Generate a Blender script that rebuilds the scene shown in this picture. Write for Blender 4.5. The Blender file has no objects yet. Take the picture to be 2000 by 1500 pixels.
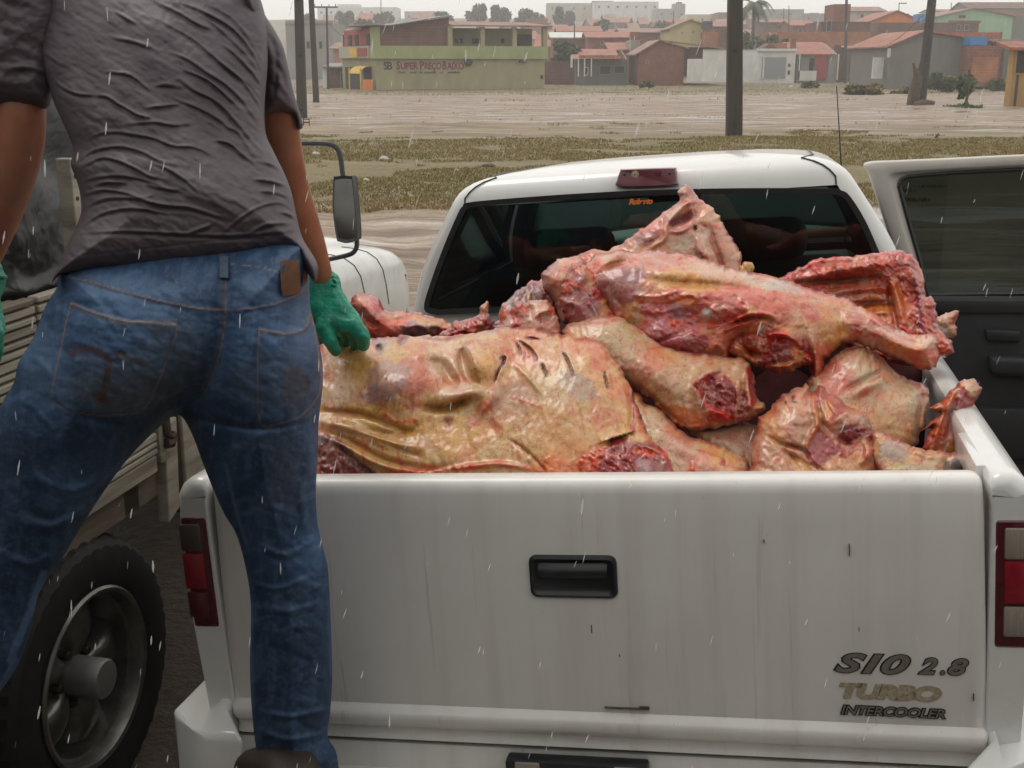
import bpy, bmesh, math, random
import numpy as np
from mathutils import Matrix, Vector

random.seed(7)
rng = np.random.default_rng(7)
SC = bpy.context.scene
COL = SC.collection
R_ = math.radians

# ------------------------------------------------------------------ camera
FPX = 2300.0                       # focal length in photo pixels (photo 2000 x 1500)
TILT = math.atan(630 / FPX)        # horizon sits 630 px above the middle
CT, ST = math.cos(TILT), math.sin(TILT)
EYE = np.array([0.0, 0.0, 1.83])
camd = bpy.data.cameras.new('camera')
camo = bpy.data.objects.new('camera', camd)
COL.objects.link(camo)
camo.location = EYE
camo.rotation_euler = (math.pi / 2 - TILT, 0, 0)
camd.sensor_width = 36.0
camd.sensor_fit = 'HORIZONTAL'
camd.lens = 36.0 * FPX / 2000
camd.clip_start = 0.05
camd.clip_end = 6000
SC.camera = camo

# ------------------------------------------------------------------ sky, sun, exposure
SUN_EL, SUN_AZ = R_(62), R_(-35)
W = bpy.data.worlds.new('World')
SC.world = W
W.use_nodes = True
wn = W.node_tree
wn.nodes.clear()
wo = wn.nodes.new('ShaderNodeOutputWorld')
bg = wn.nodes.new('ShaderNodeBackground')
sk = wn.nodes.new('ShaderNodeTexSky')
sk.sky_type = 'NISHITA'
sk.sun_disc = False
sk.sun_elevation = SUN_EL
sk.sun_rotation = SUN_AZ
sk.air_density = 1.0
sk.dust_density = 6.0
mx = wn.nodes.new('ShaderNodeMix')           # an even sheet of rain cloud over the blue
mx.data_type = 'RGBA'
mx.inputs[0].default_value = 0.88
mx.inputs[7].default_value = (8.75, 8.6, 8.25, 1)
wn.links.new(sk.outputs[0], mx.inputs[6])
wn.links.new(mx.outputs[2], bg.inputs[0])
bg.inputs[1].default_value = 0.135
wn.links.new(bg.outputs[0], wo.inputs[0])
sun = bpy.data.lights.new('sun', 'SUN')
suno = bpy.data.objects.new('sun', sun)
COL.objects.link(suno)
sun.energy = 0.8
sun.angle = R_(25)
sun.color = (1.0, 0.96, 0.9)
suno.rotation_euler = (math.pi / 2 - SUN_EL, 0, math.pi - SUN_AZ)
SC.view_settings.view_transform = 'Standard'
SC.view_settings.look = 'None'
SC.view_settings.exposure = 0.0
SC.view_settings.gamma = 1.0
SC.view_settings.use_curve_mapping = False
SC.render.engine = 'CYCLES'
SC.cycles.max_bounces = 6
SC.cycles.diffuse_bounces = 3
SC.cycles.glossy_bounces = 3
SC.cycles.transmission_bounces = 5
SC.cycles.transparent_max_bounces = 10
SC.cycles.volume_bounces = 1
SC.cycles.use_denoising = True

# ------------------------------------------------------------------ geometry helpers
def ray(px, py):
    a = (np.asarray(px, float) - 1000) / FPX
    b = (np.asarray(py, float) - 750) / FPX
    return np.stack([a, CT - b * ST, -(ST + b * CT)], -1)

def at(px, py, t):                 # world point at depth t along the camera axis
    return EYE + ray(px, py) * np.asarray(t, float)[..., None]

def slope(py):
    r = ray(1000, py)
    return r[2] / r[1]

def xz(px, py, Y):                 # world X, Z of a photo point that stands at distance Y
    r = ray(px, py)
    return r[0] / r[1] * Y, EYE[2] + r[2] / r[1] * Y

def hash2(ix, iy, seed):
    n = (ix * 374761393 + iy * 668265263 + seed * 982451653) & 0xffffffff
    n = ((n ^ (n >> 13)) * 1274126177) & 0xffffffff
    return ((n ^ (n >> 16)) & 0xffff) / 65535.0

def vnoise(x, y, seed=0):
    x = np.asarray(x, float); y = np.asarray(y, float)
    ix = np.floor(x).astype(np.int64); iy = np.floor(y).astype(np.int64)
    fx = x - ix; fy = y - iy
    fx = fx * fx * fx * (fx * (fx * 6 - 15) + 10); fy = fy * fy * fy * (fy * (fy * 6 - 15) + 10)
    a = hash2(ix, iy, seed); b = hash2(ix + 1, iy, seed)
    c = hash2(ix, iy + 1, seed); d = hash2(ix + 1, iy + 1, seed)
    return (a + (b - a) * fx) + ((c + (d - c) * fx) - (a + (b - a) * fx)) * fy

def fbm(x, y, seed=0, oct=4):
    s = 0.0; amp = 0.5; tot = 0.0
    for k in range(oct):
        s = s + amp * vnoise(x * 2 ** k + 17.3 * k, y * 2 ** k - 9.1 * k, seed + k)
        tot += amp; amp *= 0.5
    return s / tot * 2 - 1

def sm(a, b, x):
    t = np.clip((np.asarray(x, float) - a) / (b - a), 0, 1)
    return t * t * (3 - 2 * t)

def link(name, me, mat=None, parent=None):
    o = bpy.data.objects.new(name, me)
    COL.objects.link(o)
    if mat is not None:
        for m in (mat if isinstance(mat, (list, tuple)) else [mat]):
            me.materials.append(m)
    if parent is not None:
        o.parent = parent
    return o

def mesh(name, verts, faces, mat=None, parent=None, smooth=False, col=None):
    me = bpy.data.meshes.new(name)
    verts = np.asarray(verts, np.float32).reshape(-1, 3)
    me.from_pydata(verts.tolist() if len(verts) < 5000 else [tuple(v) for v in verts.tolist()], [], faces)
    if smooth:
        me.polygons.foreach_set('use_smooth', [True] * len(me.polygons))
    if col is not None:
        a = me.color_attributes.new('Col', 'FLOAT_COLOR', 'POINT')
        c4 = np.ones((len(verts), 4), np.float32); c4[:, :3] = col
        a.data.foreach_set('color', c4.ravel())
    me.update()
    return link(name, me, mat, parent)

def tag(o, label=None, cat=None, group=None, kind=None):
    if label: o['label'] = label
    if cat: o['category'] = cat
    if group: o['group'] = group
    if kind: o['kind'] = kind
    return o

def empty(name, loc=(0, 0, 0), rz=0.0, mw=None):
    o = bpy.data.objects.new(name, None)
    COL.objects.link(o)
    o.empty_display_size = 0.2
    if mw is not None: o.matrix_world = mw
    else:
        o.location = loc; o.rotation_euler = (0, 0, rz)
    return o

class MB:
    """collects boxes, tubes and sweeps into one mesh"""
    def __init__(s): s.v = []; s.f = []
    def add(s, vs, fs):
        n = len(s.v); s.v += [tuple(map(float, p)) for p in vs]
        s.f += [tuple(i + n for i in f) for f in fs]
        return s
    def box(s, x0, x1, y0, y1, z0, z1):
        return s.hexa([(x0, y0, z0), (x1, y0, z0), (x1, y1, z0), (x0, y1, z0)], [(x0, y0, z1), (x1, y0, z1), (x1, y1, z1), (x0, y1, z1)])
    def hexa(s, lo, hi):
        return s.add(list(lo) + list(hi), [(3, 2, 1, 0), (4, 5, 6, 7), (0, 1, 5, 4), (1, 2, 6, 5), (2, 3, 7, 6), (3, 0, 4, 7)])
    def prism(s, poly, off):       # polygon (3-D points) pushed along off
        n = len(poly); off = np.asarray(off, float)
        p = [np.asarray(q, float) for q in poly]
        vs = p + [q + off for q in p]
        return s.add(vs, [tuple(range(n))[::-1], tuple(range(n, 2 * n))] + [(i, (i + 1) % n, n + (i + 1) % n, n + i) for i in range(n)])
    def tube(s, pts, rad, n=8, cap=True):
        pts = [np.asarray(p, float) for p in pts]
        rad = [rad] * len(pts) if np.isscalar(rad) else list(rad)
        vs = []; up = np.array([0.0, 0, 1])
        prev = None
        for i, p in enumerate(pts):
            d = pts[min(i + 1, len(pts) - 1)] - pts[max(i - 1, 0)]
            d = d / (np.linalg.norm(d) + 1e-9)
            if prev is None:
                a = np.cross(d, up)
                if np.linalg.norm(a) < 0.1: a = np.cross(d, [1.0, 0, 0])
            else:
                a = prev - d * (prev @ d)
            a = a / np.linalg.norm(a); prev = a
            b = np.cross(d, a)
            vs += [p + rad[i] * (math.cos(2 * math.pi * k / n) * a + math.sin(2 * math.pi * k / n) * b) for k in range(n)]
        fs = [(i * n + k, i * n + (k + 1) % n, (i + 1) * n + (k + 1) % n, (i + 1) * n + k) for i in range(len(pts) - 1) for k in range(n)]
        if cap: fs += [tuple(range(n))[::-1], tuple(range((len(pts) - 1) * n, len(pts) * n))]
        return s.add(vs, fs)
    def lathe(s, prof, c, ax, n=32, close=False):   # prof: (radius, along axis)
        ax = np.asarray(ax, float); ax /= np.linalg.norm(ax)
        a = np.cross(ax, [0, 0, 1.0]); a = a / np.linalg.norm(a); b = np.cross(ax, a)
        c = np.asarray(c, float); vs = []
        for r, h in prof:
            vs += [c + ax * h + r * (math.cos(2 * math.pi * k / n) * a + math.sin(2 * math.pi * k / n) * b) for k in range(n)]
        m = len(prof); rg = range(m if close else m - 1)
        return s.add(vs, [(i * n + k, ((i + 1) % m) * n + k, ((i + 1) % m) * n + (k + 1) % n, i * n + (k + 1) % n) for i in rg for k in range(n)])
    def sheet(s, grid):            # grid[i][j] of points
        ni, nj = len(grid), len(grid[0])
        return s.add([p for row in grid for p in row], [(i * nj + j, i * nj + j + 1, (i + 1) * nj + j + 1, (i + 1) * nj + j) for i in range(ni - 1) for j in range(nj - 1)])
    def build(s, name, mat, parent=None, smooth=False, bevel=0.0, seg=2, angle=35, sub=0):
        o = mesh(name, s.v, s.f, mat, parent, smooth)
        if bevel or sub:
            bm = bmesh.new(); bm.from_mesh(o.data)
            bmesh.ops.remove_doubles(bm, verts=bm.verts, dist=1e-5)
            bmesh.ops.recalc_face_normals(bm, faces=bm.faces)
            if bevel:
                ed = [e for e in bm.edges if len(e.link_faces) == 2 and e.calc_face_angle(0) > R_(angle)]
                bmesh.ops.bevel(bm, geom=ed, offset=bevel, segments=seg, profile=0.5, affect='EDGES', clamp_overlap=True)
            bm.to_mesh(o.data); bm.free()
        if smooth:
            o.data.polygons.foreach_set('use_smooth', [True] * len(o.data.polygons))
            o.data.set_sharp_from_angle(angle=R_(angle))
        return o

def rrect(x0, x1, y0, y1, r, n=5):
    pts = []
    for cx, cy, a0 in ((x1 - r, y1 - r, 0), (x0 + r, y1 - r, 90), (x0 + r, y0 + r, 180), (x1 - r, y0 + r, 270)):
        for k in range(n + 1):
            a = R_(a0 + 90 * k / n); pts.append((cx + r * math.cos(a), cy + r * math.sin(a)))
    return pts

def catmull(pts, n=6, closed=False):
    P = [np.asarray(p, float) for p in pts]; out = []; m = len(P)
    for i in range(m if closed else m - 1):
        p0, p1, p2, p3 = (P[(i - 1) % m], P[i], P[(i + 1) % m], P[(i + 2) % m]) if closed else (P[max(i - 1, 0)], P[i], P[i + 1], P[min(i + 2, m - 1)])
        for k in range(n):
            t = k / n
            out.append(0.5 * (2 * p1 + (p2 - p0) * t + (2 * p0 - 5 * p1 + 4 * p2 - p3) * t * t + (3 * p1 - p0 - 3 * p2 + p3) * t ** 3))
    if not closed: out.append(P[-1])
    return np.array(out)

# ------------------------------------------------------------------ materials
def nodes(name):
    m = bpy.data.materials.new(name); m.use_nodes = True
    nt = m.node_tree; nt.nodes.clear()
    o = nt.nodes.new('ShaderNodeOutputMaterial'); b = nt.nodes.new('ShaderNodeBsdfPrincipled')
    nt.links.new(b.outputs[0], o.inputs[0])
    return m, nt, b
def N(nt, t, **kw):
    n = nt.nodes.new(t)
    for k, v in kw.items(): setattr(n, k, v)
    return n
def noise(nt, scale, detail=4, rough=0.55, vec=None, dist=0.0):
    n = N(nt, 'ShaderNodeTexNoise'); n.inputs['Scale'].default_value = scale
    n.inputs['Detail'].default_value = detail; n.inputs['Roughness'].default_value = rough
    n.inputs['Distortion'].default_value = dist
    if vec is not None: nt.links.new(vec, n.inputs['Vector'])
    return n
def ramp(nt, src, stops):
    r = N(nt, 'ShaderNodeValToRGB'); e = r.color_ramp.elements
    while len(e) < len(stops): e.new(0.5)
    for k, (p, c) in enumerate(stops):
        e[k].position = p; e[k].color = (c, c, c, 1) if np.isscalar(c) else (*c, 1)
    nt.links.new(src, r.inputs[0]); return r
def mix(nt, f, a, b, bt='MIX'):
    n = N(nt, 'ShaderNodeMix', data_type='RGBA', blend_type=bt)
    for s, v in ((0, f), (6, a), (7, b)):
        if hasattr(v, 'links') or hasattr(v, 'is_linked'): nt.links.new(v, n.inputs[s])
        elif s == 0: n.inputs[0].default_value = v
        else: n.inputs[s].default_value = (*v, 1)
    return n.outputs[2]
def coord(nt, scale=(1, 1, 1), kind='Object'):
    tc = N(nt, 'ShaderNodeTexCoord'); mp = N(nt, 'ShaderNodeMapping')
    mp.inputs['Scale'].default_value = scale
    nt.links.new(tc.outputs[kind], mp.inputs[0]); return mp.outputs[0]
def bump(nt, b, h, strength=0.3, dist=0.01):
    n = N(nt, 'ShaderNodeBump'); n.inputs['Strength'].default_value = strength; n.inputs['Distance'].default_value = dist
    nt.links.new(h, n.inputs['Height']); nt.links.new(n.outputs[0], b.inputs['Normal']); return n

def plain(name, col, rough=0.5, metal=0.0, var=0.25, scale=8.0, bmp=0.1, bd=0.004, coat=0.0, spec=0.5, stretch=(1, 1, 1), dirt=None, dirt_amt=0.5, dirt_scale=2.0):
    m, nt, b = nodes(name)
    v = coord(nt, stretch)
    n = noise(nt, scale, 6, 0.6, v)
    lo = tuple(c * (1 - var) for c in col); hi = tuple(min(1, c * (1 + var)) for c in col)
    r = ramp(nt, n.outputs[0], [(0.3, lo), (0.7, hi)])
    c = r.outputs[0]
    if dirt is not None:
        n2 = noise(nt, dirt_scale, 7, 0.65, v, 0.3)
        r2 = ramp(nt, n2.outputs[0], [(0.45, 0.0), (0.75, dirt_amt)])
        c = mix(nt, r2.outputs[0], c, dirt)
    nt.links.new(c, b.inputs['Base Color'])
    rr = N(nt, 'ShaderNodeMapRange'); rr.inputs[3].default_value = max(0.02, rough - 0.1); rr.inputs[4].default_value = min(1, rough + 0.12)
    nt.links.new(n.outputs[0], rr.inputs[0]); nt.links.new(rr.outputs[0], b.inputs['Roughness'])
    b.inputs['Metallic'].default_value = metal
    b.inputs['Coat Weight'].default_value = coat; b.inputs['Coat Roughness'].default_value = 0.08
    b.inputs['Specular IOR Level'].default_value = spec
    if bmp:
        n3 = noise(nt, scale * 6, 4, 0.6, v); bump(nt, b, n3.outputs[0], bmp, bd)
    return m

def glassy(name, tint, alpha, rough=0.02):
    """window glass: dark see-through sheet with a mirror coat"""
    m = bpy.data.materials.new(name); m.use_nodes = True
    nt = m.node_tree; nt.nodes.clear()
    o = N(nt, 'ShaderNodeOutputMaterial'); t = N(nt, 'ShaderNodeBsdfTransparent'); g = N(nt, 'ShaderNodeBsdfGlossy')
    t.inputs[0].default_value = (*[c * alpha for c in tint], 1)
    g.inputs['Roughness'].default_value = rough
    fr = N(nt, 'ShaderNodeFresnel'); fr.inputs[0].default_value = 1.5
    n = noise(nt, 3.0, 3, 0.5, coord(nt)); dirt = ramp(nt, n.outputs[0], [(0.45, 0.0), (0.9, 0.05)])
    ad = N(nt, 'ShaderNodeMath', operation='ADD'); nt.links.new(fr.outputs[0], ad.inputs[0]); nt.links.new(dirt.outputs[0], ad.inputs[1])
    mxs = N(nt, 'ShaderNodeMixShader')
    nt.links.new(ad.outputs[0], mxs.inputs[0]); nt.links.new(t.outputs[0], mxs.inputs[1]); nt.links.new(g.outputs[0], mxs.inputs[2])
    nt.links.new(mxs.outputs[0], o.inputs[0])
    return m

# ------------------------------------------------------------------ sculpted closed lumps
def seg_dist(P, line):
    """distance of points P (n,2) to a polyline; also the running parameter 0..1"""
    line = np.asarray(line, float); A = line[:-1]; B = line[1:]
    L = np.hypot(*(B - A).T); cum = np.concatenate([[0], np.cumsum(L)]); tot = cum[-1] + 1e-9
    best = np.full(len(P), 1e9); par = np.zeros(len(P)); near = np.zeros((len(P), 2)); side = np.zeros(len(P))
    for i in range(len(A)):
        d = B[i] - A[i]; k = np.clip(((P - A[i]) @ d) / (d @ d + 1e-12), 0, 1)
        q = A[i] + k[:, None] * d; dd = np.hypot(*(P - q).T)
        m = dd < best
        best[m] = dd[m]; par[m] = (cum[i] + k[m] * L[i]) / tot; near[m] = q[m]
        side[m] = np.sign(d[0] * (P[m, 1] - A[i, 1]) - d[1] * (P[m, 0] - A[i, 0]))
    return best, par, near, side

def inside(P, poly):
    x, y = P[:, 0], P[:, 1]; r = np.zeros(len(P), bool); j = len(poly) - 1
    for i in range(len(poly)):
        xi, yi = poly[i]; xj, yj = poly[j]
        c = ((yi > y) != (yj > y)) & (x < (xj - xi) * (y - yi) / (yj - yi + 1e-12) + xi)
        r ^= c; j = i
    return r

def sculpt(name, outline, depth, Hm, Rm, feats=(), paint=(), base=(0.5, 0.4, 0.3), mat=None, parent=None, res=5, back=0.7, smooth_n=4, warp=14, seed=1, power=0.5, inv=None, edge=0.55, fibre=0.0, rag=0.0):
    """A solid lump: outline (photo pixels) set at its own distance depth(px,py) metres, swelling to a
    half-thickness Hm towards the viewer and back*Hm away, with modelled ridges, folds and bumps."""
    poly = catmull(outline, smooth_n, True)
    if rag:                        # ragged, torn outline
        q_ = [p for i in range(len(poly)) for p in (poly[i], 0.5 * (poly[i] + poly[(i + 1) % len(poly)]))]
        poly = np.array(q_)
        poly = poly + rag * np.stack([fbm(poly[:, 0] / 9, poly[:, 1] / 9, seed + 90, 3), fbm(poly[:, 0] / 9, poly[:, 1] / 9, seed + 91, 3)], 1)
    x0, y0 = poly.min(0) - res; x1, y1 = poly.max(0) + res
    nx = int((x1 - x0) / res) + 2; ny = int((y1 - y0) / res) + 2
    gx, gy = np.meshgrid(x0 + res * np.arange(nx), y0 + res * np.arange(ny))
    P = np.stack([gx.ravel(), gy.ravel()], 1)
    ins = inside(P, poly)
    closed = np.vstack([poly, poly[:1]])
    d, _, near, _ = seg_dist(P, closed)
    I = ins.reshape(ny, nx)
    cell = I[:-1, :-1] | I[1:, :-1] | I[:-1, 1:] | I[1:, 1:]
    ci, cj = np.nonzero(cell)
    q = np.stack([ci * nx + cj, ci * nx + cj + 1, (ci + 1) * nx + cj + 1, (ci + 1) * nx + cj], 1)
    used = np.unique(q); remap = -np.ones(nx * ny, np.int64); remap[used] = np.arange(len(used)); q = remap[q]
    P = P[used]; ins = ins[used]; d = np.where(ins, d[used], 0.0)
    P = np.where(ins[:, None], P, near[used])
    t = depth(P[:, 0], P[:, 1]); mpp = t / FPX
    dm = d * mpp
    s = np.clip(dm / Rm, 0, 1)
    prof = (1 - (1 - s) ** 2) ** power
    if callable(Hm): Hm = Hm(P[:, 0], P[:, 1])
    h = Hm * prof
    fade = np.clip(dm / 0.012, 0, 1)
    for f in feats:
        k = f[0]
        if k == 'b':
            _, cx, cy, rx, ry, ang, amp = f
            a = R_(ang); X = P[:, 0] - cx; Y = P[:, 1] - cy
            u = (X * math.cos(a) + Y * math.sin(a)) / rx; v = (-X * math.sin(a) + Y * math.cos(a)) / ry
            h = h + fade * amp * np.exp(-(u * u + v * v))
        elif k == 'c':             # ridge or groove along a line
            _, line, wd, amp = f[:4]
            ln = catmull(line, 4) if len(line) > 2 else np.asarray(line, float)
            dd, par, _, _ = seg_dist(P, ln)
            tp = np.sin(np.clip(par, 0.02, 0.98) * math.pi) ** 0.6
            h = h + fade * amp * tp * np.exp(-(dd / wd) ** 2)
        elif k == 's':             # a step: one side of the line lies lower (a flap lying over)
            _, line, wd, amp = f[:4]
            ln = catmull(line, 4) if len(line) > 2 else np.asarray(line, float)
            dd, par, _, sd = seg_dist(P, ln)
            tp = np.sin(np.clip(par, 0.03, 0.97) * math.pi) ** 0.5
            h = h + fade * amp * tp * np.where(sd > 0, np.exp(-dd / wd), -0.35 * np.exp(-(dd / (wd * 0.5)) ** 2))
        elif k == 'o':             # a layer sewn on: everything inside the outline stands proud
            pg = np.asarray(f[1], float); dd, _, _, _ = seg_dist(P, np.vstack([pg, pg[:1]]))
            h = h + fade * f[2] * sm(-2.5, 1.0, np.where(inside(P, pg), dd, -dd))
        elif k == 'n':
            _, sx, sy, ang, amp = f
            a = R_(ang); X = P[:, 0] * math.cos(a) + P[:, 1] * math.sin(a); Y = -P[:, 0] * math.sin(a) + P[:, 1] * math.cos(a)
            h = h + fade * amp * fbm(X / sx, Y / sy, seed * 13 + int(sx), 4)
    # colour of the thing itself, region by region with ragged borders
    wx = P[:, 0] + warp * (fbm(P[:, 0] / 30, P[:, 1] / 30, seed + 5) + 0.45 * fbm(P[:, 0] / 7, P[:, 1] / 7, seed + 6)); wy = P[:, 1] + warp * (fbm(P[:, 0] / 30, P[:, 1] / 30, seed + 11) + 0.45 * fbm(P[:, 0] / 7, P[:, 1] / 7, seed + 12))
    C = np.tile(np.asarray(base, float), (len(P), 1))
    Q = np.stack([wx, wy], 1)
    for p in paint:
        if p[0] == 'e':
            _, cx, cy, rx, ry, ang, c, st = p[:8]
            a = R_(ang); X = wx - cx; Y = wy - cy
            u = (X * math.cos(a) + Y * math.sin(a)) / rx; v = (-X * math.sin(a) + Y * math.cos(a)) / ry
            w = st * (1 - sm(edge, 1.18, np.sqrt(u * u + v * v)))
        elif p[0] == 'l':
            _, line, wd, c, st = p[:5]
            ln = catmull(line, 4) if len(line) > 2 else np.asarray(line, float)
            dd, par, _, _ = seg_dist(P + 0.25 * (Q - P), ln)
            w = st * (1 - sm(0.4, 1.2, dd / wd))
        elif p[0] == 'o':          # polygon region
            _, pg, soft, c, st = p[:5]
            pg = np.asarray(pg, float); dd, _, _, _ = seg_dist(Q, np.vstack([pg, pg[:1]]))
            w = st * sm(-soft, soft, np.where(inside(Q, pg), dd, -dd))
        elif p[0] == 'r':          # rim
            _, wd, c, st = p[:4]
            w = st * (1 - sm(0.3, 1.2, d / wd)) * sm(-0.35, 0.25, fbm(P[:, 0] / 26, P[:, 1] / 26, seed + 52, 3))
        elif p[0] == 'k':          # speckle
            _, sc, thr, c, st = p[:5]
            w = st * sm(thr, thr + 0.12, fbm(P[:, 0] / sc, P[:, 1] / sc, seed + 31, 3))
        elif p[0] == 'g':          # streaks
            _, sx, sy, ang, thr, c, st = p[:7]
            a = R_(ang); X = P[:, 0] * math.cos(a) + P[:, 1] * math.sin(a); Y = -P[:, 0] * math.sin(a) + P[:, 1] * math.cos(a)
            w = st * sm(thr, thr + 0.25, fbm(X / sx, Y / sy, seed + 47, 4))
        C = C + (np.asarray(c, float) - C) * w[:, None]
    if fibre:                      # torn muscle: the redder the flesh, the rougher its strands
        red = np.clip((C[:, 0] / (C[:, 1] + 0.02) - 3.0) / 4.0, 0, 1)
        X = P[:, 0] * 0.8 + P[:, 1] * 0.6; Y = -P[:, 0] * 0.6 + P[:, 1] * 0.8
        h = h + fade * red * fibre * (1 - 2 * np.abs(fbm(X / 20, Y / 6, seed + 71, 3))) + fade * red * fibre * 0.8 * fbm(P[:, 0] / 9, P[:, 1] / 9, seed + 72, 3)
        C = C * (1 + (red * 0.55 * fbm(X / 14, Y / 4, seed + 73, 3))[:, None])
    n = len(P)
    bidx = np.arange(n); fr = np.nonzero(d > 0)[0]; bidx[fr] = n + np.arange(len(fr))
    front = at(P[:, 0], P[:, 1], t - h)
    hb = back * (Hm * prof)[fr]
    backv = at(P[fr, 0], P[fr, 1], t[fr] + hb)
    V = np.vstack([front, backv]); CC = np.vstack([C, C[fr]])
    if inv is not None:
        V = (np.asarray(inv)[:3, :3] @ V.T).T + np.asarray(inv)[:3, 3]
    F = q[:, ::-1].tolist() + bidx[q].tolist()
    return mesh(name, V, F, mat, parent, True, np.clip(CC, 0.003, 0.95))

def plane_depth(t0, gx, gy, cx, cy):
    """depth in metres: t0 at (cx,cy), changing gx per 100 px right and gy per 100 px down"""
    return lambda x, y: t0 + gx * (x - cx) / 100 + gy * (y - cy) / 100

def text_mesh(name, body, size, mat, parent=None, shear=0.0, extrude=0.001, offset=0.0, space=1.0, M=None, wx=1.0):
    cu = bpy.data.curves.new(name, 'FONT'); cu.body = body; cu.size = size; cu.shear = shear
    cu.extrude = extrude; cu.offset = offset; cu.space_character = space; cu.resolution_u = 4
    o = bpy.data.objects.new(name, cu); COL.objects.link(o)
    dg = bpy.context.evaluated_depsgraph_get(); dg.update()
    me = bpy.data.meshes.new_from_object(o.evaluated_get(dg)); bpy.data.objects.remove(o)
    me.transform(Matrix.Diagonal((wx, 1, 1, 1)))
    r = link(name, me, None, parent); me.materials.clear(); me.materials.append(mat)
    if M is not None: r.matrix_local = M
    return r
# ================================================================== ground
GY = np.array([-40, 0, 8, 14, 22, 28, 35, 45, 55, 80, 100, 125, 140, 170, 200, 250, 300, 380, 450, 520, 620, 760, 900], float)
GZ = np.array([0, 0, 0, .2, .45, .33, .2, .1, 0, -.2, -.3, -.15, .05, .8, 1.9, 4.2, 7.2, 12.5, 16.5, 17.5, 16, 9, 4], float)
def gz(x, y):
    y = np.asarray(y, float); x = np.asarray(x, float)
    z = np.interp(y, GY, GZ)
    far = sm(150, 300, y)
    z = z + far * 3.0 * fbm(x / 120, y / 120, 3) * sm(200, 400, y)
    near = np.clip(y / 30, 0, 1) * (1 - far)
    z = z + near * 0.05 * fbm(x / 3.0, y / 3.0, 4) + (1 - far) * 0.03 * fbm(x / 0.9, y / 1.4, 5) * sm(3, 8, y)
    # wheel ruts across the wet sand
    r = np.sin((x * 0.75 + y * 0.42 + 0.7 * np.sin(x * 0.4)) * 2.1)
    z = z - 0.035 * sm(0.75, 1.0, r) * sm(5, 8, y) * (1 - sm(15, 18, y))
    # a low bank along the far side of the grass
    z = z + 0.12 * np.exp(-((y - 27.5 - 0.10 * x) / 0.6) ** 2) * sm(-14, -8, x) * (1 - sm(2, 6, x))
    return z
def ground():
    ys = np.concatenate([np.linspace(-40, 2, 15), np.linspace(2.5, 40, 190), np.geomspace(41, 200, 90), np.geomspace(206, 900, 50)])
    xs = np.concatenate([-np.geomspace(700, 26, 34), np.linspace(-25, 25, 220), np.geomspace(26, 700, 34)])
    X, Y = np.meshgrid(xs, ys); Z = gz(X, Y)
    nx = len(xs); V = np.stack([X, Y, Z], -1).reshape(-1, 3)
    i, j = np.meshgrid(np.arange(len(ys) - 1), np.arange(nx - 1), indexing='ij'); a = (i * nx + j).ravel()
    F = np.stack([a, a + 1, a + nx + 1, a + nx], 1).tolist()
    m, nt, b = nodes('wet_sandy_ground')
    geo = N(nt, 'ShaderNodeNewGeometry'); pos = geo.outputs['Position']
    sep = N(nt, 'ShaderNodeSeparateXYZ'); nt.links.new(pos, sep.inputs[0])
    mp = N(nt, 'ShaderNodeMapping'); mp.inputs['Scale'].default_value = (0.35, 1.0, 1.0); nt.links.new(pos, mp.inputs[0])
    big = noise(nt, 0.35, 5, 0.6, mp.outputs[0], 0.6)
    med = noise(nt, 1.6, 6, 0.65, mp.outputs[0], 0.4)
    fine = noise(nt, 14, 5, 0.65, pos)
    sand = ramp(nt, med.outputs[0], [(0.25, (0.125, 0.085, 0.055)), (0.42, (0.235, 0.168, 0.112)), (0.55, (0.365, 0.28, 0.205)), (0.66, (0.255, 0.182, 0.125)), (0.8, (0.165, 0.112, 0.075))])
    sand2 = mix(nt, ramp(nt, fine.outputs[0], [(0.35, 0.5), (0.6, 0.0)]).outputs[0], sand.outputs[0], (0.17, 0.125, 0.095))
    for rz, sc, ds in ((0.16, (0.07, 1.5, 1.0), 1.6), (-0.30, (0.10, 1.1, 1.0), 2.2)):      # tyre tracks and runnels, darker where the wet mud is churned
        mp3 = N(nt, 'ShaderNodeMapping'); mp3.inputs['Scale'].default_value = sc; mp3.inputs['Rotation'].default_value = (0, 0, rz); nt.links.new(pos, mp3.inputs[0])
        tk_ = noise(nt, 0.7, 5, 0.6, mp3.outputs[0], ds); tr_ = ramp(nt, tk_.outputs[0], [(0.455, 0.0), (0.485, 0.75), (0.51, 0.0)])
        sand2 = mix(nt, tr_.outputs[0], sand2, (0.11, 0.075, 0.05))
    # soil under the grass
    soil = ramp(nt, fine.outputs[0], [(0.3, (0.075, 0.062, 0.02)), (0.5, (0.135, 0.11, 0.033)), (0.72, (0.22, 0.155, 0.075))])
    # distance-wise zones, wavering with noise: grass verge, sandy lot, road, verge, hillside
    yw = N(nt, 'ShaderNodeMath', operation='MULTIPLY_ADD'); yw.inputs[1].default_value = 6.0; nt.links.new(big.outputs[0], yw.inputs[0]); nt.links.new(sep.outputs[1], yw.inputs[2])
    ysk = N(nt, 'ShaderNodeMath', operation='MULTIPLY_ADD'); ysk.inputs[1].default_value = -0.12; nt.links.new(sep.outputs[0], ysk.inputs[0]); nt.links.new(yw.outputs[0], ysk.inputs[2])
    zone = N(nt, 'ShaderNodeMapRange'); zone.inputs[1].default_value = 0; zone.inputs[2].default_value = 200; nt.links.new(ysk.outputs[0], zone.inputs[0])
    k = lambda y: (y + 3) / 200
    g1 = ramp(nt, zone.outputs[0], [(k(13.2), 0), (k(15.2), 0.97), (k(22.5), 0.92), (k(26), 0.25), (k(28.5), 0.35), (k(31), 0.02), (k(62), 0.0), (k(78), 0.1), (k(84), 0.85), (k(105), 0.8), (k(112), 0.45)])
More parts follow.
